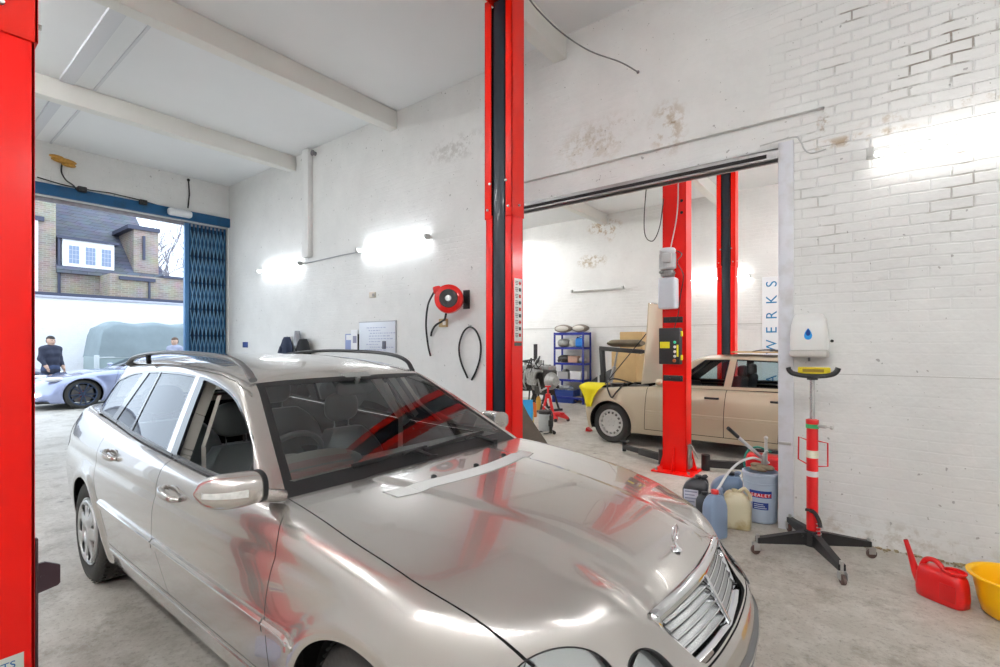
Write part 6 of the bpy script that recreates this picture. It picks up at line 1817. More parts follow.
rg = mat('rag_brown', (.26, .20, .13), rough=.95, bump=.6, bscale=25, var=.5, vscale=14)
random.seed(4)
rag = MB()
for k in range(9):
    a = random.uniform(0, 2 * PI); q = random.uniform(.02, .09)
    rag.sphere((PX + q * math.cos(a), PY + q * math.sin(a), .445 + random.uniform(0, .03)), (random.uniform(.03, .06), random.uniform(.03, .05), random.uniform(.015, .028)), 12, 7, .8)
o = rag.build('rag', rg); tag(o, 'crumpled brown rag heaped on the lid of the pail', 'rag')
hpz = empty('hand_pump', (PX - .0, PY - .0, .43), 0, 'steel hand pump with a long lever standing in the pail', 'pump')
MB().cyl((.02, .03, .0), (.02, .03, .13), .022).cyl((.02, .03, .13), (.05, .03, .175), .014).lathe([(.03, .0), (.03, .02), (.02, .03)], (.02, .03, 0), (0, 0, 1), 20).build('pump_body', STEEL, hpz)
p0 = at(768, 463, D=4.30); p1 = at(738, 437, D=4.15); p2_ = at(728, 428, D=4.1)
lv = lambda p: tuple(Vector(p) - Vector((PX, PY, .43)))
MB().bar(lv(p0), lv(p1), .034, .020, .004).build('lever', mat('lever_steel', (.62, .63, .66), rough=.3, metal=.6), hpz)
MB().tube([lv(p1), lv(p2_)], .016, 10).build('lever_grip', BLK, hpz)
MB().cyl(lv(at(766, 470, D=4.3)), lv(at(766, 439, D=4.3)), .013).sphere(lv(at(766, 438, D=4.3)), .018, 10, 8).build('spout', STEEL, hpz)
hose_pts = [at(761, 460, D=4.22), at(752, 458, D=4.18), at(740, 462, D=4.15), at(728, 473, D=4.05), at(720, 486, D=3.95), at(714, 494, D=3.86)]
MB().tube(catmull([lv(p) for p in hose_pts], 6), .0105, 8).build('clear_hose', mat('hose_clear', (.72, .73, .72), rough=.25, spec=.6), hpz)
MB().tube(catmull([lv(p) for p in [at(771, 452, D=4.45), at(757, 447, D=4.45), at(747, 452, D=4.45), at(744, 463, D=4.45), at(748, 473, D=4.45)]], 6), .009, 8).build('green_hose', mat('hose_green', (.02, .22, .16), rough=.4), hpz)
# red fuel can behind the pail
rk = empty('fuel_can', (-.80, 5.20, 0), .1, 'red metal can standing behind the pail in the doorway', 'can')
b = MB(); b.box((0, 0, .24), (.36, .20, .48), None, .035, 3); b.build('can_body', jred, rk)
MB().box((0, -.101, .24), (.24, .006, .30), None, .002).build('pressed_panel', jred, rk)
b = MB()
for k in (-.04, 0, .04): b.bar((-.10, k, .515), (.10, k, .515), .012, .012)
for e in (-.10, .10): b.box((e, 0, .50), (.012, .10, .035))
b.build('can_handle', BLK, rk)
MB().cyl((.13, 0, .47), (.13, 0, .52), .03).build('can_cap', BLK, rk)

# ------------------------------------------------------------------ watering can and basin
wc_m = mat('can_red', srgb(214, 24, 26), rough=.3, spec=.5, coat=.2)
q0 = at(925, 590, Z=0); q1 = at(967, 610, Z=0)
wx, wy = .325, 3.90
wr = math.atan2(-.13, .20)
wcan = empty('watering_can', (wx, wy, 0), wr, 'red plastic watering can standing on the floor by the yellow basin', 'watering can')
rings = []
for z, kx, ky in ((.0, .90, .85), (.006, .97, .95), (.05, 1, 1), (.13, .97, .95), (.165, .90, .88), (.182, .80, .76), (.188, .7, .66)):
    rings.append([(.125 * kx * math.copysign(abs(math.cos(a)) ** .6, math.cos(a)), .068 * ky * math.copysign(abs(math.sin(a)) ** .6, math.sin(a)), z) for a in [2 * PI * k / 36 for k in range(36)]])
MB().loft(rings).build('can_body', wc_m, wcan, sharp=60)
MB().tube(catmull([(-.10, 0, .06), (-.135, 0, .11), (-.165, 0, .20), (-.195, 0, .29)], 6), [.034, .033, .032, .030, .028, .026, .024, .022, .020, .019, .018, .017, .016, .015, .0145, .014, .0135, .013, .013], 14).build('spout', wc_m, wcan)
MB().cyl((-.194, 0, .288), (-.196, 0, .293), .010).build('spout_hole', mat('hole_red', (.12, .01, .01), rough=.6), wcan)
MB().lathe([(.046, .186), (.055, .196), (.055, .204), (.048, .206), (.045, .15), (0, .15)], (.062, 0, 0), (0, 0, 1), 28).build('filler_mouth', wc_m, wcan)
MB().tube(catmull([(.005, 0, .19), (-.03, 0, .222), (-.075, 0, .218), (-.10, 0, .18), (-.11, 0, .13)], 6), .015, 12).build('handle', wc_m, wcan)
MB().box2((.02, -.069, .035), (.10, -.060, .13), .012).build('side_recess', mat('can_red_dark', srgb(196, 20, 22), rough=.35), wcan)
basin = empty('basin', (.640, 3.905, 0), 0, 'yellow plastic basin at the right edge on the concrete floor', 'basin')
ym = mat('basin_yellow', srgb(250, 190, 8), rough=.35, spec=.5)
MB().lathe([(0, .006), (.135, .002), (.148, .012), (.165, .075), (.1665, .08), (.190, .205), (.212, .212), (.214, .222), (.206, .226), (.192, .222), (.186, .21), (.160, .07), (.140, .018), (0, .014)], (0, 0, 0), (0, 0, 1), 56).build('bowl', ym, basin, sharp=50)
a = math.atan2(-3.865, -.64)
MB().box((.166 * math.cos(a + .35), .166 * math.sin(a + .35), .105), (.07, .006, .012), Matrix.Rotation(a + .35 + PI / 2, 3, 'Z')).build('size_mark', mat('label_paper', (.8, .78, .6)), basin)
# small litter along the wall foot
random.seed(9)
db = MB()
for k in range(150):
    x = random.uniform(-.5, 1.4); y = W - abs(random.gauss(0, .035)) - .012; s_ = random.uniform(.004, .016)
    db.box((x, y, s_ * .4), (s_ * 2, s_ * 1.4, s_ * .8), Matrix.Rotation(random.random() * 3, 3, 'Z'))
o = db.build('wall_foot_debris', mat('debris_brown', (.32, .26, .16), rough=.95, var=.5, vscale=30), weld=False); tag(o, 'brown crumbs of plaster and grit along the foot of the brick wall', 'debris', kind='stuff')
p = at(829, 528, Z=.02)
o = MB().box((p.x, min(p.y, W - .05), .02), (.10, .05, .03), Matrix.Rotation(.5, 3, 'Z'), .004).build('wood_block', mat('wood_tan', (.50, .36, .18), rough=.8, var=.3, vscale=20)); tag(o, 'small tan wood block on the floor behind the jack', 'block')
p = at(58, 662, Z=.05)
# crumpled wipe on the floor beside the near lift post
random.seed(2); rings = []
b = MB(); b.grid(lambda a_, c_: (-2.33 + .28 * a_ + .03 * math.sin(7 * c_), .44 + .24 * c_ + .02 * math.sin(9 * a_), .012 + .05 * abs(math.sin(6 * a_ + 3 * c_)) * abs(math.sin(5 * c_ + 1)) + .02 * a_), 16, 14)
o = b.build('blue_wipe', mat('wipe_blue', (.50, .54, .72), rough=.9)); md = o.modifiers.new('s', 'SOLIDIFY'); md.thickness = .003; tag(o, 'crumpled pale blue wipe on the floor at the foot of the near red post', 'cloth')
# ------------------------------------------------------------------ rear bay: rack, engines, clutter
rack = empty('storage_rack', (-6.305, 11.27, 0), 0, 'blue steel shelving rack loaded with parts against the back wall', 'shelving')
bl = mat('rack_blue', srgb(22, 36, 128), rough=.4)
SH = (.16, .62, 1.05, 1.46, 1.84)
for sx in (-1, 1):
    for sy in (-1, 1): MB().box2((sx * .425 - .02, sy * .2 - .02, 0), (sx * .425 + .02, sy * .2 + .02, 1.86), .003).build('upright', bl, rack)
for z in SH:
    sh = MB().box2((-.42, -.21, z - .045), (.42, -.195, z + .012)).box2((-.42, .195, z - .045), (.42, .21, z + .012)).box2((-.43, -.2, z - .05), (-.415, .2, z + .01)).box2((.415, -.2, z - .05), (.43, .2, z + .01)).build('shelf_beam', bl, rack)
    MB().box2((-.41, -.19, z), (.41, .19, z + .012)).build('shelf_board', mat('chipboard', (.30, .24, .16), rough=.8), sh)
alu = mat('cast_aluminium', (.33, .33, .32), rough=.5, metal=.5, var=.4, vscale=18)
ironm = mat('oily_iron', (.045, .042, .04), rough=.45, metal=.4, var=.6, vscale=14)
RX, RY = -6.305, 11.27
def lump(name, x, y, z, r, m, label, cat, seed, n=7, group=None):
    random.seed(seed); b = MB()
    b.sphere((x, y, z + r[2]), r, 16, 10, .8)
    for k in range(n):
        a = random.uniform(0, 2 * PI); q = random.uniform(.3, .8)
        c_ = (x + r[0] * q * math.cos(a), y + r[1] * q * math.sin(a), z + r[2] * random.uniform(.5, 1.6))
        if k % 2: b.cyl(c_, (c_[0] + r[0] * .5 * math.cos(a), c_[1] + r[1] * .5 * math.sin(a), c_[2] + random.uniform(-.02, .04)), r[2] * random.uniform(.2, .4), n=12)
        else: b.box(c_, (r[0] * .5, r[1] * .5, r[2] * .6), Matrix.Rotation(a, 3, 'Z'), .008)
    o = b.build(name, m); tag(o, label, cat, group); return o
def lamp_unit(x, y, z, rz, label):
    o = empty('headlamp_unit', (x, y, z), rz, label, 'car headlamp')
    rings = []
    for t in np.linspace(0, 1, 9):
        s_ = math.sin(PI * (.12 + .80 * t)) ** .7
        rings.append([(-.24 + .48 * t, .12 * s_ * math.cos(a), .11 + .11 * s_ * math.sin(a)) for a in [2 * PI * k / 20 for k in range(20)]])
    MB().loft(rings).build('housing', mat('housing_taupe', (.20, .17, .14), rough=.5, var=.5, vscale=12), o, sharp=70)
    MB().sphere((-.02, -.085, .11), (.19, .05, .075), 16, 8).build('lens', mat('lens_pale', (.62, .60, .55), rough=.12, spec=.8), o)
    MB().cyl((.10, .06, .10), (.16, .11, .12), .03).build('bulb_cap', ironm, o)
lamp_unit(RX - .25, RY - .02, 1.852, .12, 'old car headlamp unit on the left of the top rack shelf'); lamp_unit(RX + .25, RY, 1.852, -.12, 'old car headlamp unit on the right of the top rack shelf')
lump('alternator', RX - .24, RY - .02, 1.472, (.17, .14, .11), alu, 'silver alternator on the left of the second rack shelf', 'car part', 1)
lump('carburettor', RX + .02, RY + .02, 1.472, (.11, .10, .10), mat('pale_casting', (.50, .49, .46), rough=.5, var=.3), 'pale casting in the middle of the second rack shelf', 'car part', 2)
bj_ = empty('blue_canister', (RX + .23, RY - .03, 1.472), .2, 'bright blue plastic canister on the second rack shelf', 'canister')
b = MB(); b.box((0, 0, .12), (.19, .15, .24), None, .04, 3); b.build('canister_body', mat('canister_blue', (.02, .20, .62), rough=.4), bj_)
MB().cyl((-.05, 0, .23), (-.05, 0, .27), .025).build('cap', BLK, bj_); MB().tube(catmull([(-.02, 0, .235), (.02, 0, .275), (.07, 0, .265), (.085, 0, .22)], 4), .012, 8).build('handle', mat('canister_blue', (.02, .20, .62)), bj_)
lump('starter_motor', RX - .22, RY, 1.062, (.19, .15, .10), ironm, 'dark oily starter motor on the third rack shelf', 'car part', 3)
o = MB().box((RX + .07, RY - .02, 1.062 + .085), (.26, .24, .17), Matrix.Rotation(.12, 3, 'Z'), .008).box((RX + .07, RY - .02, 1.062 + .172), (.27, .25, .012), Matrix.Rotation(.12, 3, 'Z')).build('parts_box', mat('box_pinkbrown', (.42, .26, .20), rough=.8)); tag(o, 'pinkish-brown carton in the middle of the third rack shelf', 'box')
lump('brake_servo', RX + .30, RY, 1.062, (.09, .11, .07), alu, 'small silver part on the right of the third rack shelf', 'car part', 4)
def tray(x, y, z, w_, d_, h_, m, label, name='plastic_tray', cat='tray'):
    o = empty(name, (x, y, z), random.uniform(-.1, .1), label, cat)
    b = MB(); t = .008
    b.box2((-w_ / 2, -d_ / 2, 0), (w_ / 2, d_ / 2, t))
    for s in (-1, 1):
        b.box2((s * w_ / 2, -d_ / 2, 0), (s * (w_ / 2 - t), d_ / 2, h_)); b.box2((-w_ / 2, s * d_ / 2, 0), (w_ / 2, s * (d_ / 2 - t), h_))
    b.build('tray_body', m, o)
    b = MB(); b.box2((-w_ / 2 - .01, -d_ / 2 - .01, h_ - .015), (w_ / 2 + .01, -d_ / 2, h_)); b.box2((-w_ / 2 - .01, d_ / 2, h_ - .015), (w_ / 2 + .01, d_ / 2 + .01, h_))
    b.build('tray_rim', m, o); return o
tray(RX - .20, RY, .632, .30, .32, .19, mat('tray_grey', (.40, .40, .41), rough=.5), 'grey plastic tray on the left of the fourth rack shelf')
tray(RX + .18, RY, .632, .32, .32, .21, mat('tray_clear', (.62, .63, .64), rough=.35), 'pale translucent tray on the right of the fourth rack shelf')
lump('oil_filter_housing', RX - .20, RY, .65, (.11, .11, .12), ironm, 'dark part heaped inside the grey tray', 'car part', 6); lump('hose_bundle', RX + .18, RY, .65, (.11, .11, .10), mat('tan_part', (.38, .30, .22), rough=.7, var=.4), 'tan part heaped inside the pale tray', 'car part', 7)
p = at(566, 402, Z=0)
crate = tray(p.x, p.y, 0, .62, .42, .34, mat('crate_blue', (.02, .05, .24), rough=.45), 'navy blue plastic crate on the floor in front of the rack', 'crate', 'crate')
b = MB(); random.seed(3)
for k in range(14): b.sphere((p.x + random.uniform(-.22, .22), p.y + random.uniform(-.12, .12), .32 + random.uniform(0, .10)), (random.uniform(.06, .12), random.uniform(.05, .09), random.uniform(.03, .06)), 10, 6, .8)
o = b.build('plastic_film', mat('film_grey', (.50, .53, .55), rough=.2, spec=.9, bump=1, bscale=18)); tag(o, 'crumpled clear plastic film heaped in the navy crate', 'plastic film')

# engines
def engine(x, y, rz, s_, label, seed):
    random.seed(seed); o = empty('engine', (x, y, 0), rz, label, 'engine')
    k = s_; U = random.uniform
    b = MB(); b.box((0, 0, .66 * k), (.50 * k, .30 * k, .34 * k), None, .03); b.box((.02, 0, .42 * k), (.42 * k, .22 * k, .18 * k), None, .03)
    for i in range(5): b.bar((-.22 * k + .11 * k * i, -.155 * k, .52 * k), (-.22 * k + .11 * k * i, -.155 * k, .80 * k), .025 * k, .02 * k)
    b.build('engine_block', ironm, o)
    b = MB(); b.box((0, .03 * k, .87 * k), (.48 * k, .22 * k, .09 * k), None, .03)
    for i in range(4): b.cyl((-.17 * k + .11 * k * i, .03, .90 * k), (-.17 * k + .11 * k * i, .03, .935 * k), .028 * k)
    b.build('cam_cover', alu, o)
    MB().lathe([(0, .16), (.10, .16), (.12, .12), (.19, 0), (.20, -.02), (0, -.02)], (.27 * k, 0, .62 * k), (1, 0, 0), 24).build('bell_housing', alu, o)
    for (py_, pz, r) in ((0, .48, .10), (.09, .70, .07), (-.11, .66, .06), (-.02, .84, .05)):
        MB().lathe([(0, .0), (r * k, 0), (r * k, .012 * k), (r * .8 * k, .018 * k), (r * .8 * k, .026 * k), (r * k, .032 * k), (r * k, .045 * k), (0, .045 * k)], (-.26 * k, py_ * k, pz * k), (-1, 0, 0), 24).build('pulley', alu, o)
    MB().tube([(-.29 * k, .10 * k * math.cos(t) , (.64 + .24 * math.sin(t)) * k) for t in [2 * PI * q / 24 for q in range(24)]], .011 * k, 6, closed=True).build('drive_belt', blackrub, o)
    for i in range(4):
        x0 = -.17 * k + .11 * k * i
        MB().tube(catmull([(x0, -.13 * k, .80 * k), (x0, -.26 * k, .82 * k), (x0 * .8, -.32 * k, .72 * k), (x0 * .5 + .05, -.30 * k, .54 * k)], 5), .026 * k, 10).build('manifold_pipe', alu, o)
    MB().cyl((-.16 * k, -.24 * k, .60 * k), (.02 * k, -.26 * k, .60 * k), .075 * k, n=20).cyl((-.18 * k, -.24 * k, .60 * k), (-.21 * k, -.24 * k, .60 * k), .05 * k).build('generator', alu, o)
    for i in range(12):
        c_ = Vector((U(-.34, .34) * k, U(-.26, .2) * k, U(.5, 1.0) * k))
        pts = [c_ + Vector((U(-.16, .16), U(-.14, .14), U(-.16, .16))) * k for _ in range(4)]
        MB().tube(catmull(pts, 6), U(.007, .018) * k, 7).build('engine_hose', blackrub if i % 3 else alu, o)
    for i in range(8):
        c_ = (U(-.28, .28) * k, U(-.22, .14) * k, U(.5, .98) * k)
        MB().box(c_, (U(.05, .12) * k, U(.04, .10) * k, U(.04, .10) * k), Matrix.Rotation(U(0, 3), 3, 'Z'), .008).build('bracket', (alu, ironm)[i % 2], o)
    b = MB()
    for sx in (-1, 1):
        b.bar((sx * .20 * k, -.30 * k, .04), (sx * .20 * k, .30 * k, .04), .05, .05)
        for sy in (-1, 1): b.bar((sx * .20 * k, sy * .22 * k, .06), (sx * .19 * k, sy * .10 * k, .40 * k), .035, .035)
    b.bar((-.2 * k, 0, .05), (.2 * k, 0, .05), .04, .04)
    b.build('engine_stand', BLK, o)
    return o
p = at(544, 411, Z=0); engine(p.x, p.y, -.4, 1.15, 'oily engine with silver pipes on a stand left of the blue rack', 21)
p = at(521, 405, Z=0); engine(p.x, p.y + .1, .3, 1.1, 'second dark engine partly hidden behind the red lift post', 22)
p = at(535.5, 401, Z=0)
hp_ = empty('steel_prop', (p.x, p.y, 0), 0, 'tall black steel prop standing between the two engines', 'prop')
MB().box2((-.04, -.04, 0), (.04, .04, 1.55), .004).build('prop_tube', BLK, hp_); MB().box2((-.16, -.16, 0), (.16, .16, .02)).build('prop_foot', BLK, hp_)
# axle stand (red) and low floor jack
p = at(548, 416, Z=0)
a_ = empty('axle_stand', (p.x, p.y, 0), .4, 'red axle stand on the floor in front of the oily engine', 'axle stand')
b = MB()
for sx in (-1, 1):
    for sy in (-1, 1): b.bar((sx * .12, sy * .12, 0), (sx * .035, sy * .035, .42), .035, .02)
b.box((0, 0, .43), (.10, .10, .10), None, .006); b.build('stand_frame', jred, a_)
MB().cyl((0, 0, .42), (0, 0, .62), .022).box((0, 0, .635), (.12, .05, .03), None, .006).build('ratchet_bar', jred, a_)
p = at(556, 420, Z=0)
fj = empty('floor_jack', (p.x, p.y, 0), -.55, 'low red floor jack on the concrete right of the red axle stand', 'jack')
b = MB()
for s in (-1, 1): b.prism([(-.30, .04), (.28, .04), (.30, .09), (.05, .16), (-.30, .12)], (0, s * .12, 0), (1, 0, 0), (0, 0, 1), (0, .012, 0))
b.box((-.18, 0, .10), (.22, .22, .06), None, .01); b.build('jack_frame', jred, fj)
MB().bar((-.10, 0, .12), (.26, 0, .15), .05, .04).lathe([(0, .16), (.05, .16), (.05, .185), (0, .185)], (.26, 0, 0), (0, 0, 1), 18).build('lift_arm_', jred, fj).name = 'jack_arm'
MB().cyl((-.26, 0, .13), (-.62, 0, .24), .014).build('jack_handle', STEEL, fj)
for s in (-1, 1):
    for xx in (-.26, .25): MB().cyl((xx, s * .12, .035), (xx, s * .16, .035), .035, n=18).build('jack_wheel', ironm, fj)
# waste-oil drainer
p = at(545, 434, Z=0)
dr_ = empty('oil_drainer', (p.x, p.y, 0), 0, 'grey oil drainer tank with a black pump, in front of the engines', 'oil drainer')
MB().lathe([(0, .06), (.10, .06), (.112, .08), (.112, .36), (.10, .39), (.05, .40), (0, .40)], (0, 0, 0), (0, 0, 1), 28).build('tank', mat('tank_grey', (.42, .45, .46), rough=.35, dirt=(.15, .14, .12), dscale=7), dr_)
MB().lathe([(.114, .35), (.118, .36), (.118, .40), (.09, .41), (.04, .41)], (0, 0, 0), (0, 0, 1), 28).build('tank_lid', BLK, dr_)
b = MB(); b.cyl((.13, -.02, .03), (.13, -.02, .33), .026).cyl((.13, -.02, .33), (.13, -.02, .42), .012).box((.135, -.03, .20), (.07, .06, .11), None, .01); b.build('pump_unit', ironm, dr_)
MB().tube(catmull([(.13, -.02, .40), (.18, -.05, .36), (.19, -.06, .20), (.15, -.08, .06), (.06, -.14, .03)], 6), .010, 8).build('drain_hose', blackrub, dr_)
for a in (.4, 2.5, 4.6): MB().bar((.02 * math.cos(a), .02 * math.sin(a), .06), (.16 * math.cos(a), .16 * math.sin(a), .06), .03, .02).lathe([(0, -.012), (.03, -.012), (.03, .012), (0, .012)], (.16 * math.cos(a), .16 * math.sin(a), .03), (-math.sin(a), math.cos(a), 0), 16).build('drainer_caster', ironm, dr_)
# bottles of fluid
def bottle(px, py, h_, m, label):
    p = at(px, py, Z=0); o = empty('fluid_bottle', (p.x, p.y, 0), .3, label, 'bottle')
    rings = [[(.055 * kx * math.copysign(abs(math.cos(a)) ** .6, math.cos(a)), .04 * kx * math.copysign(abs(math.sin(a)) ** .6, math.sin(a)), h_ * t) for a in [2 * PI * k / 24 for k in range(24)]] for t, kx in ((0, .92), (.03, 1), (.66, 1), (.80, .7), (.86, .36), (.90, .34))]
    MB().loft(rings).build('bottle_body', m, o, sharp=60)
    MB().cyl((0, 0, h_ * .88), (0, 0, h_), .022).build('cap', BLK, o)
bottle(534, 417, .36, mat('bottle_orange', (.62, .16, .03), rough=.4), 'orange fluid bottle on the floor beside the oil drainer'); bottle(538.5, 411, .40, mat('bottle_amber', (.55, .30, .04), rough=.4), 'amber fluid bottle on the floor behind the orange bottle')
bottle(531, 423, .30, mat('bottle_yellow', (.62, .46, .12), rough=.45), 'yellow fluid bottle beside the blue board')
# blue board, and a taupe panel put in for the lift post's shadow
p = at(527, 425, Z=0)
bb = MB(); pl = [(-.10, 0), (.10, 0), (.12, .26), (.115, .48), (-.11, .48)]
bb.prism(pl, tuple(p), (RT.x, RT.y, 0), (-.12 * RT.y, .12 * RT.x, .99), (FW.x * .012, FW.y * .012, 0)); o = bb.build('blue_board', mat('board_blue', (.03, .38, .78), rough=.45)); tag(o, 'bright blue plastic board standing between the red lift post and the oil drainer', 'board')
p = at(531, 474, Z=0)
g_ = MB(); pl = [(-.25, 0), (.40, 0), (.29, .2), (.17, .40), (.06, .56), (-.03, .70), (-.11, .86), (-.25, .90)]
rings = []
for t in np.linspace(0, 1, 5):
    rings.append([tuple(p + Vector((RT.x, RT.y, 0)) * q[0] + Vector((FW.x, FW.y, 0)) * (.05 * math.sin(PI * t) + .10 * q[1] + .02 * t) + Vector((0, 0, q[1]))) for q in [(a * (1 - .0 * t), b_) for a, b_ in pl]])
g_.loft([rings[0], rings[-1]]); o = g_.build('post_shadow_panel', mat('shadow_taupe', (.12, .10, .08), rough=.8, var=.3, vscale=9)); tag(o, 'dark taupe panel in the doorway standing in for the shadow of the red lift post', 'panel')
# tyres
def tyre(c, axis, r, label, w_=.19):
    o = empty('tyre', tuple(c), 0, label, 'tyre', None)
    MB().lathe([(r * .62, -w_ / 2), (r * .70, -w_ * .52), (r * .93, -w_ * .5), (r, -w_ * .36), (r, w_ * .36), (r * .93, w_ * .5), (r * .70, w_ * .52), (r * .62, w_ / 2), (r * .60, 0), (r * .62, -w_ / 2)], (0, 0, 0), axis, 40).build('tyre_carcass', mat('rubber', (.018, .018, .018)), o)
    b = MB(); u, v, d = frame_from(axis)
    for k in range(40):
        t = 2 * PI * k / 40; n_ = u * math.cos(t) + v * math.sin(t)
        b.box(tuple(n_ * r), (.010, .02, w_ * .6), Matrix((n_, d.cross(n_), d)).transposed())
    b.build('tread_blocks', mat('rubber', (.018, .018, .018)), o)
p = at(601, 395, D=10.9); tyre((p.x, p.y, .315), Vector((.5, -.8, .22)).normalized(), .31, 'black tyre leaning beside the engine hoist')
p = at(607, 395, D=10.5); tyre((p.x - .05, p.y - .05, .315), Vector((.75, -.6, .15)).normalized(), .31, 'black tyre closest to the raised beige bonnet')
bp_ = at(590, 402, D=12.2)
rings = []
for t in np.linspace(-1, 1, 21):
    x = .72 * t; yy = -.22 * (1 - t * t)
    rings.append([(x, yy, .0), (x, yy - .05, .08), (x, yy - .06, .30), (x, yy - .02, .40), (x, yy + .03, .40), (x, yy + .02, .02)])
bm_ = MB(Matrix.Translation((bp_.x, bp_.y, .02)) @ Matrix.Rotation(-.35, 4, 'Z') @ Matrix.Rotation(-.52, 4, 'Y') @ Matrix.Translation((.62, 0, 0)))
bm_.loft(rings); o = bm_.build('bumper', mat('bumper_black', (.02, .02, .02), rough=.5)); tag(o, 'black plastic car bumper propped up right of the blue rack', 'bumper')
# engine hoist
hx = at(606, 400, D=9.7)
ho = empty('engine_hoist', (hx.x, hx.y, 0), -.15, 'black engine hoist crane reaching over the beige saloon', 'hoist')
MB().bar((0, .0, .08), (-.10, 0, 1.47), .085, .085, .006).build('mast', BLK, ho)
MB().bar((-.14, 0, 1.46), (.80, 0, 1.40), .08, .085, .006).build('boom', BLK, ho)
MB().bar((.70, 0, 1.41), (1.05, 0, 1.39), .06, .06, .004).build('boom_extension', BLK, ho)
MB().cyl((.06, 0, .62), (.20, 0, 1.10), .038).cyl((.20, 0, 1.10), (.26, 0, 1.40), .018).build('hydraulic_ram', mat('ram_grey', (.30, .31, .33), rough=.35, metal=.5), ho)
for s in (-1, 1): MB().bar((-.1, s * .22, .10), (1.0, s * .30, .10), .06, .06).cyl((.95, s * .30 - .02, .05), (.95, s * .30 + .02, .05), .05).cyl((-.05, s * .22 - .02, .05), (-.05, s * .22 + .02, .05), .05).build('hoist_leg', BLK, ho)
MB().bar((0, -.26, .10), (0, .26, .10), .07, .07).build('cross_member', BLK, ho)
MB().bar((-.16, 0, .12), (-.18, 0, .95), .03, .03).build('hoist_handle', STEEL, ho)
MB().tube([(1.0, 0, 1.36), (1.0, 0, 1.22), (1.02, 0, 1.16), (.99, 0, 1.12), (.96, 0, 1.15)], .012, 8).build('hook', STEEL, ho)
# cartons
cd = mat('cardboard', (.47, .32, .15), rough=.85, var=.15, vscale=5); tape = mat('parcel_tape', (.50, .38, .20), rough=.3)
def carton(px, D, z0, w_, d_, h_, rz, label):
    p = at(px, 345, D=D); o = empty('carton', (p.x, p.y, z0), rz, label, 'box')
    MB().box2((-w_ / 2, -d_ / 2, 0), (w_ / 2, d_ / 2, h_), .006).build('carton_body', cd, o)
    MB().box2((-w_ / 2 - .001, -.03, h_ - .08), (w_ / 2 + .001, .03, h_ + .002)).build('tape', tape, o)
    MB().box2((-w_ / 2 + .01, -d_ / 2 + .005, h_), (w_ / 2 - .01, -.003, h_ + .005)).box2((-w_ / 2 + .01, .003, h_), (w_ / 2 - .01, d_ / 2 - .005, h_ + .005)).build('flap', cd, o)
carton(628, 11.2, 0, .62, .5, .70, .05, 'lowest brown carton of the stack behind the engine hoist'); carton(628, 11.2, .706, .60, .48, .66, .0, 'middle brown carton of the stack behind the engine hoist'); carton(634, 11.2, 1.372, .52, .45, .45, .08, 'topmost brown carton of the stack behind the engine hoist')
p = at(626, 340, D=9.6)
b = MB(); rings = []
for t in np.linspace(-1, 1, 15):
    r = (1 - abs(t) ** 6) ** .5 * .5 + .5
    rings.append([(p.x + .34 * t, p.y + .16 * math.cos(a), p.z - .065 + .0 + .075 * r * math.sin(a)) for a in [2 * PI * k / 18 for k in range(18)]])
b.loft(rings); o = b.build('rolled_blanket', mat('blanket_brown', (.15, .12, .08), rough=.95, bump=.5, bscale=25, var=.3, vscale=8)); tag(o, 'rolled brown blanket lying along the boom of the engine hoist', 'blanket')
# yellow cloth over the saloon's front wing
SX, SY = -3.25, 7.82
b = MB()
prof_y = [(.52, .905), (.66, .895), (.76, .880), (.825, .855), (.858, .82), (.868, .76), (.872, .70), (.878, .54)]
def cloth(u_, v_):
    i = v_ * (len(prof_y) - 1); k = min(int(i), len(prof_y) - 2); f = i - k
    yy = prof_y[k][0] * (1 - f) + prof_y[k + 1][0] * f; zz = prof_y[k][1] * (1 - f) + prof_y[k + 1][1] * f
    xw = .20 + (.30 * u_ - .0)
    taper_ = 1 - max(0, v_ - .45) * 1.35
    xx = .335 + (u_ - .5) * .40 * taper_
    return (SX - xx, SY - yy - .012 - .012 * math.sin(9 * u_ + 2) * v_, zz + .006)
b.grid(cloth, 18, 22); o = b.build('yellow_cloth', mat('cloth_yellow', (.78, .66, .01), rough=.85, bump=.3, bscale=40)); md = o.modifiers.new('s', 'SOLIDIFY'); md.thickness = .006; tag(o, 'bright yellow cloth draped over the front wing of the beige saloon', 'cloth')
# board and mat on the saloon roof
rz_ = 1.415
o = MB().box((SX + 2.05, SY - .12, rz_ + .012), (.85, .55, .016), Matrix.Rotation(.12, 3, 'Z'), .003).build('plywood_sheet', mat('plywood', (.48, .33, .14), rough=.7, var=.25, vscale=7)); tag(o, 'tan plywood sheet lying on the roof of the beige saloon', 'board')
b = MB(); b.grid(lambda u_, v_: (SX + 1.90 + .75 * u_, SY - .28 + .32 * v_, rz_ + .026 + .018 * abs(math.sin(7 * u_)) + .01 * v_), 14, 6); o = b.build('rubber_mat', mat('rubber', (.018, .018, .018))); md = o.modifiers.new('s', 'SOLIDIFY'); md.thickness = .01; tag(o, 'black rubber mat on top of the plywood on the saloon roof', 'mat')
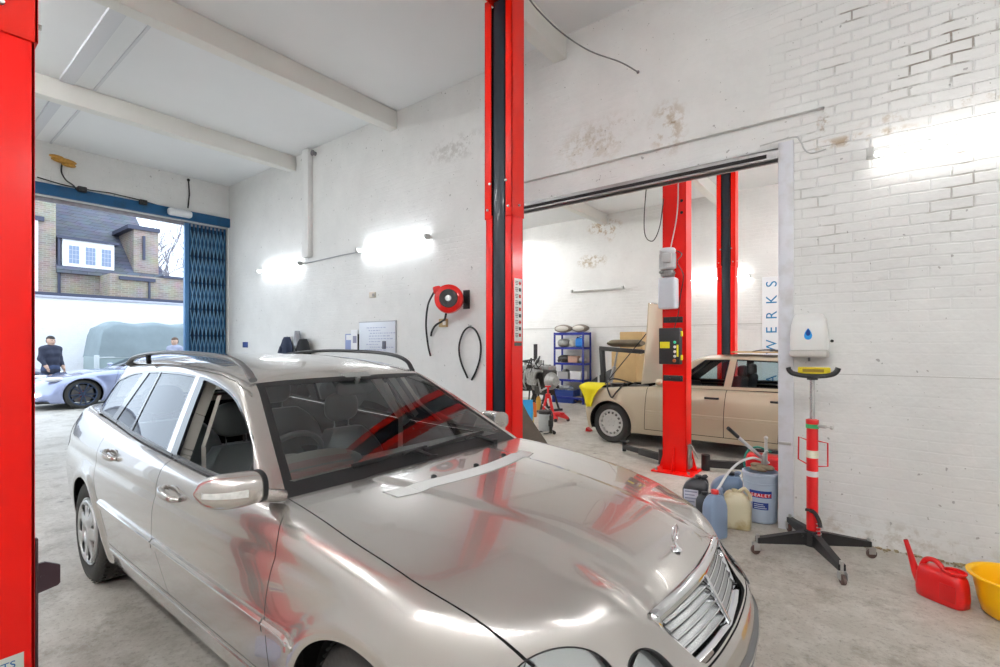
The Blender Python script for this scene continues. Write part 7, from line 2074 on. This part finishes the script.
# wall sign, lettering running upwards
sg = empty('wall_sign', (-1.48, YB - .02, 1.75), 0, 'tall white sign with blue upright lettering on the back wall', 'sign')
MB().box2((-.40, -.012, -1.25), (.40, .012, 1.22), .003).build('sign_panel', mat('sign_white', (.78, .80, .82), rough=.35), sg)
inkb = mat('sign_blue', (.02, .20, .42), rough=.4)
for ch, z in (('S', 2.815), ('K', 2.485), ('R', 2.155), ('E', 1.84), ('W', 1.49), ('A', .80)):
    text_obj(ch, .29, inkb, sg, basis((-.215, -.0135, z - 1.75), (0, 0, 1), (-1, 0, 0)), 'letter', .001)
p = at(578, 403, Z=0)
random.seed(6); b = MB(); b.grid(lambda u_, v_: (p.x - .12 + .24 * u_, p.y - .1 + .2 * v_, .015 + .07 * abs(math.sin(5 * u_ + 2 * v_)) * abs(math.sin(4 * v_ + .6))), 10, 8)
o = b.build('paper_scrap', mat('kraft_paper', (.45, .34, .22), rough=.9)); md = o.modifiers.new('s', 'SOLIDIFY'); md.thickness = .003; tag(o, 'crumpled brown paper on the floor under the yellow cloth', 'paper')
p = at(589, 431, Z=0)
o = MB().prism([(-.045, 0), (.045, 0), (.04, .02), (-.03, .065)], (p.x, p.y - .05, 0), (1, 0, 0), (0, 0, 1), (0, .10, 0)).build('wheel_chock', jred); tag(o, 'red wheel chock in front of the beige saloon wheel', 'chock')
# ------------------------------------------------------------------ daylight, added ceiling lamps out of view, render settings
w = bpy.data.worlds.new('sky'); w.use_nodes = True; SC.world = w
nt = w.node_tree; bg = nt.nodes['Background']
sky = nt.nodes.new('ShaderNodeTexSky'); sky.sky_type = 'HOSEK_WILKIE'; sky.turbidity = 6; sky.ground_albedo = .5
sky.sun_direction = Vector((-.3, -.5, .7)).normalized()
mx = nt.nodes.new('ShaderNodeMix'); mx.data_type = 'RGBA'; mx.inputs[0].default_value = .72
mx.inputs[7].default_value = (.76, .87, 1.0, 1)
nt.links.new(sky.outputs[0], mx.inputs[6]); nt.links.new(mx.outputs[2], bg.inputs[0]); bg.inputs[1].default_value = 2.4
def area(name, loc, size, power, col, rot):
    l = bpy.data.lights.new(name, 'AREA'); l.shape = 'RECTANGLE'; l.size = size[0]; l.size_y = size[1]; l.energy = power; l.color = col
    o = bpy.data.objects.new(name, l); COL.objects.link(o); o.location = loc; o.rotation_euler = rot
    return o
# unseen twin-tube battens added under the ceiling to brighten both bays
batten = mat('fitting_white', (.78, .78, .76), rough=.4)
def added_ceiling_lamp(x, y, lab, p=68, col=(1, .985, .96)):
    o = empty('added_ceiling_lamp', (x, y, ZC - .06), 0, lab, 'lamp', 'unseen added ceiling battens')
    MB().box2((-.80, -.07, -.01), (.80, .07, .06), .01).build('batten', batten, o)
    for s in (-1, 1): MB().cyl((-.76, s * .045, -.03), (.76, s * .045, -.03), .017, n=12).build('tube', mat('added_ceiling_tube_%d' % p, (1, 1, 1), emis=(.985, .99, 1.0), estr=p), o)
    return o
for i, (x, y) in enumerate(((-.9, -1.6), (1.6, -1.6), (2.3, 1.2), (-.9, -2.9), (1.6, -2.9), (-7.0, -1.8), (-4.2, -1.8), (-7.0, .2))):
    added_ceiling_lamp(x, y, 'unseen twin tube batten added to brighten the workshop', 52)
for i, (x, y) in enumerate(((-7.0, 6.0), (-8.6, 9.8), (1.7, 6.2), (1.7, 9.8), (-9.4, 7.4), (1.7, 8.0))):
    added_ceiling_lamp(x, y, 'unseen twin tube batten added to brighten the rear bay', 130, (1, .97, .90))
SC.view_settings.view_transform = 'Standard'; SC.view_settings.look = 'None'; SC.view_settings.gamma = 1; SC.view_settings.exposure = 0.78
SC.view_settings.use_curve_mapping = False
cy = SC.cycles
cy.use_denoising = True; cy.max_bounces = 10; cy.diffuse_bounces = 5; cy.glossy_bounces = 4; cy.transparent_max_bounces = 16
cy.sample_clamp_indirect = 6; cy.caustics_reflective = False; cy.caustics_refractive = False
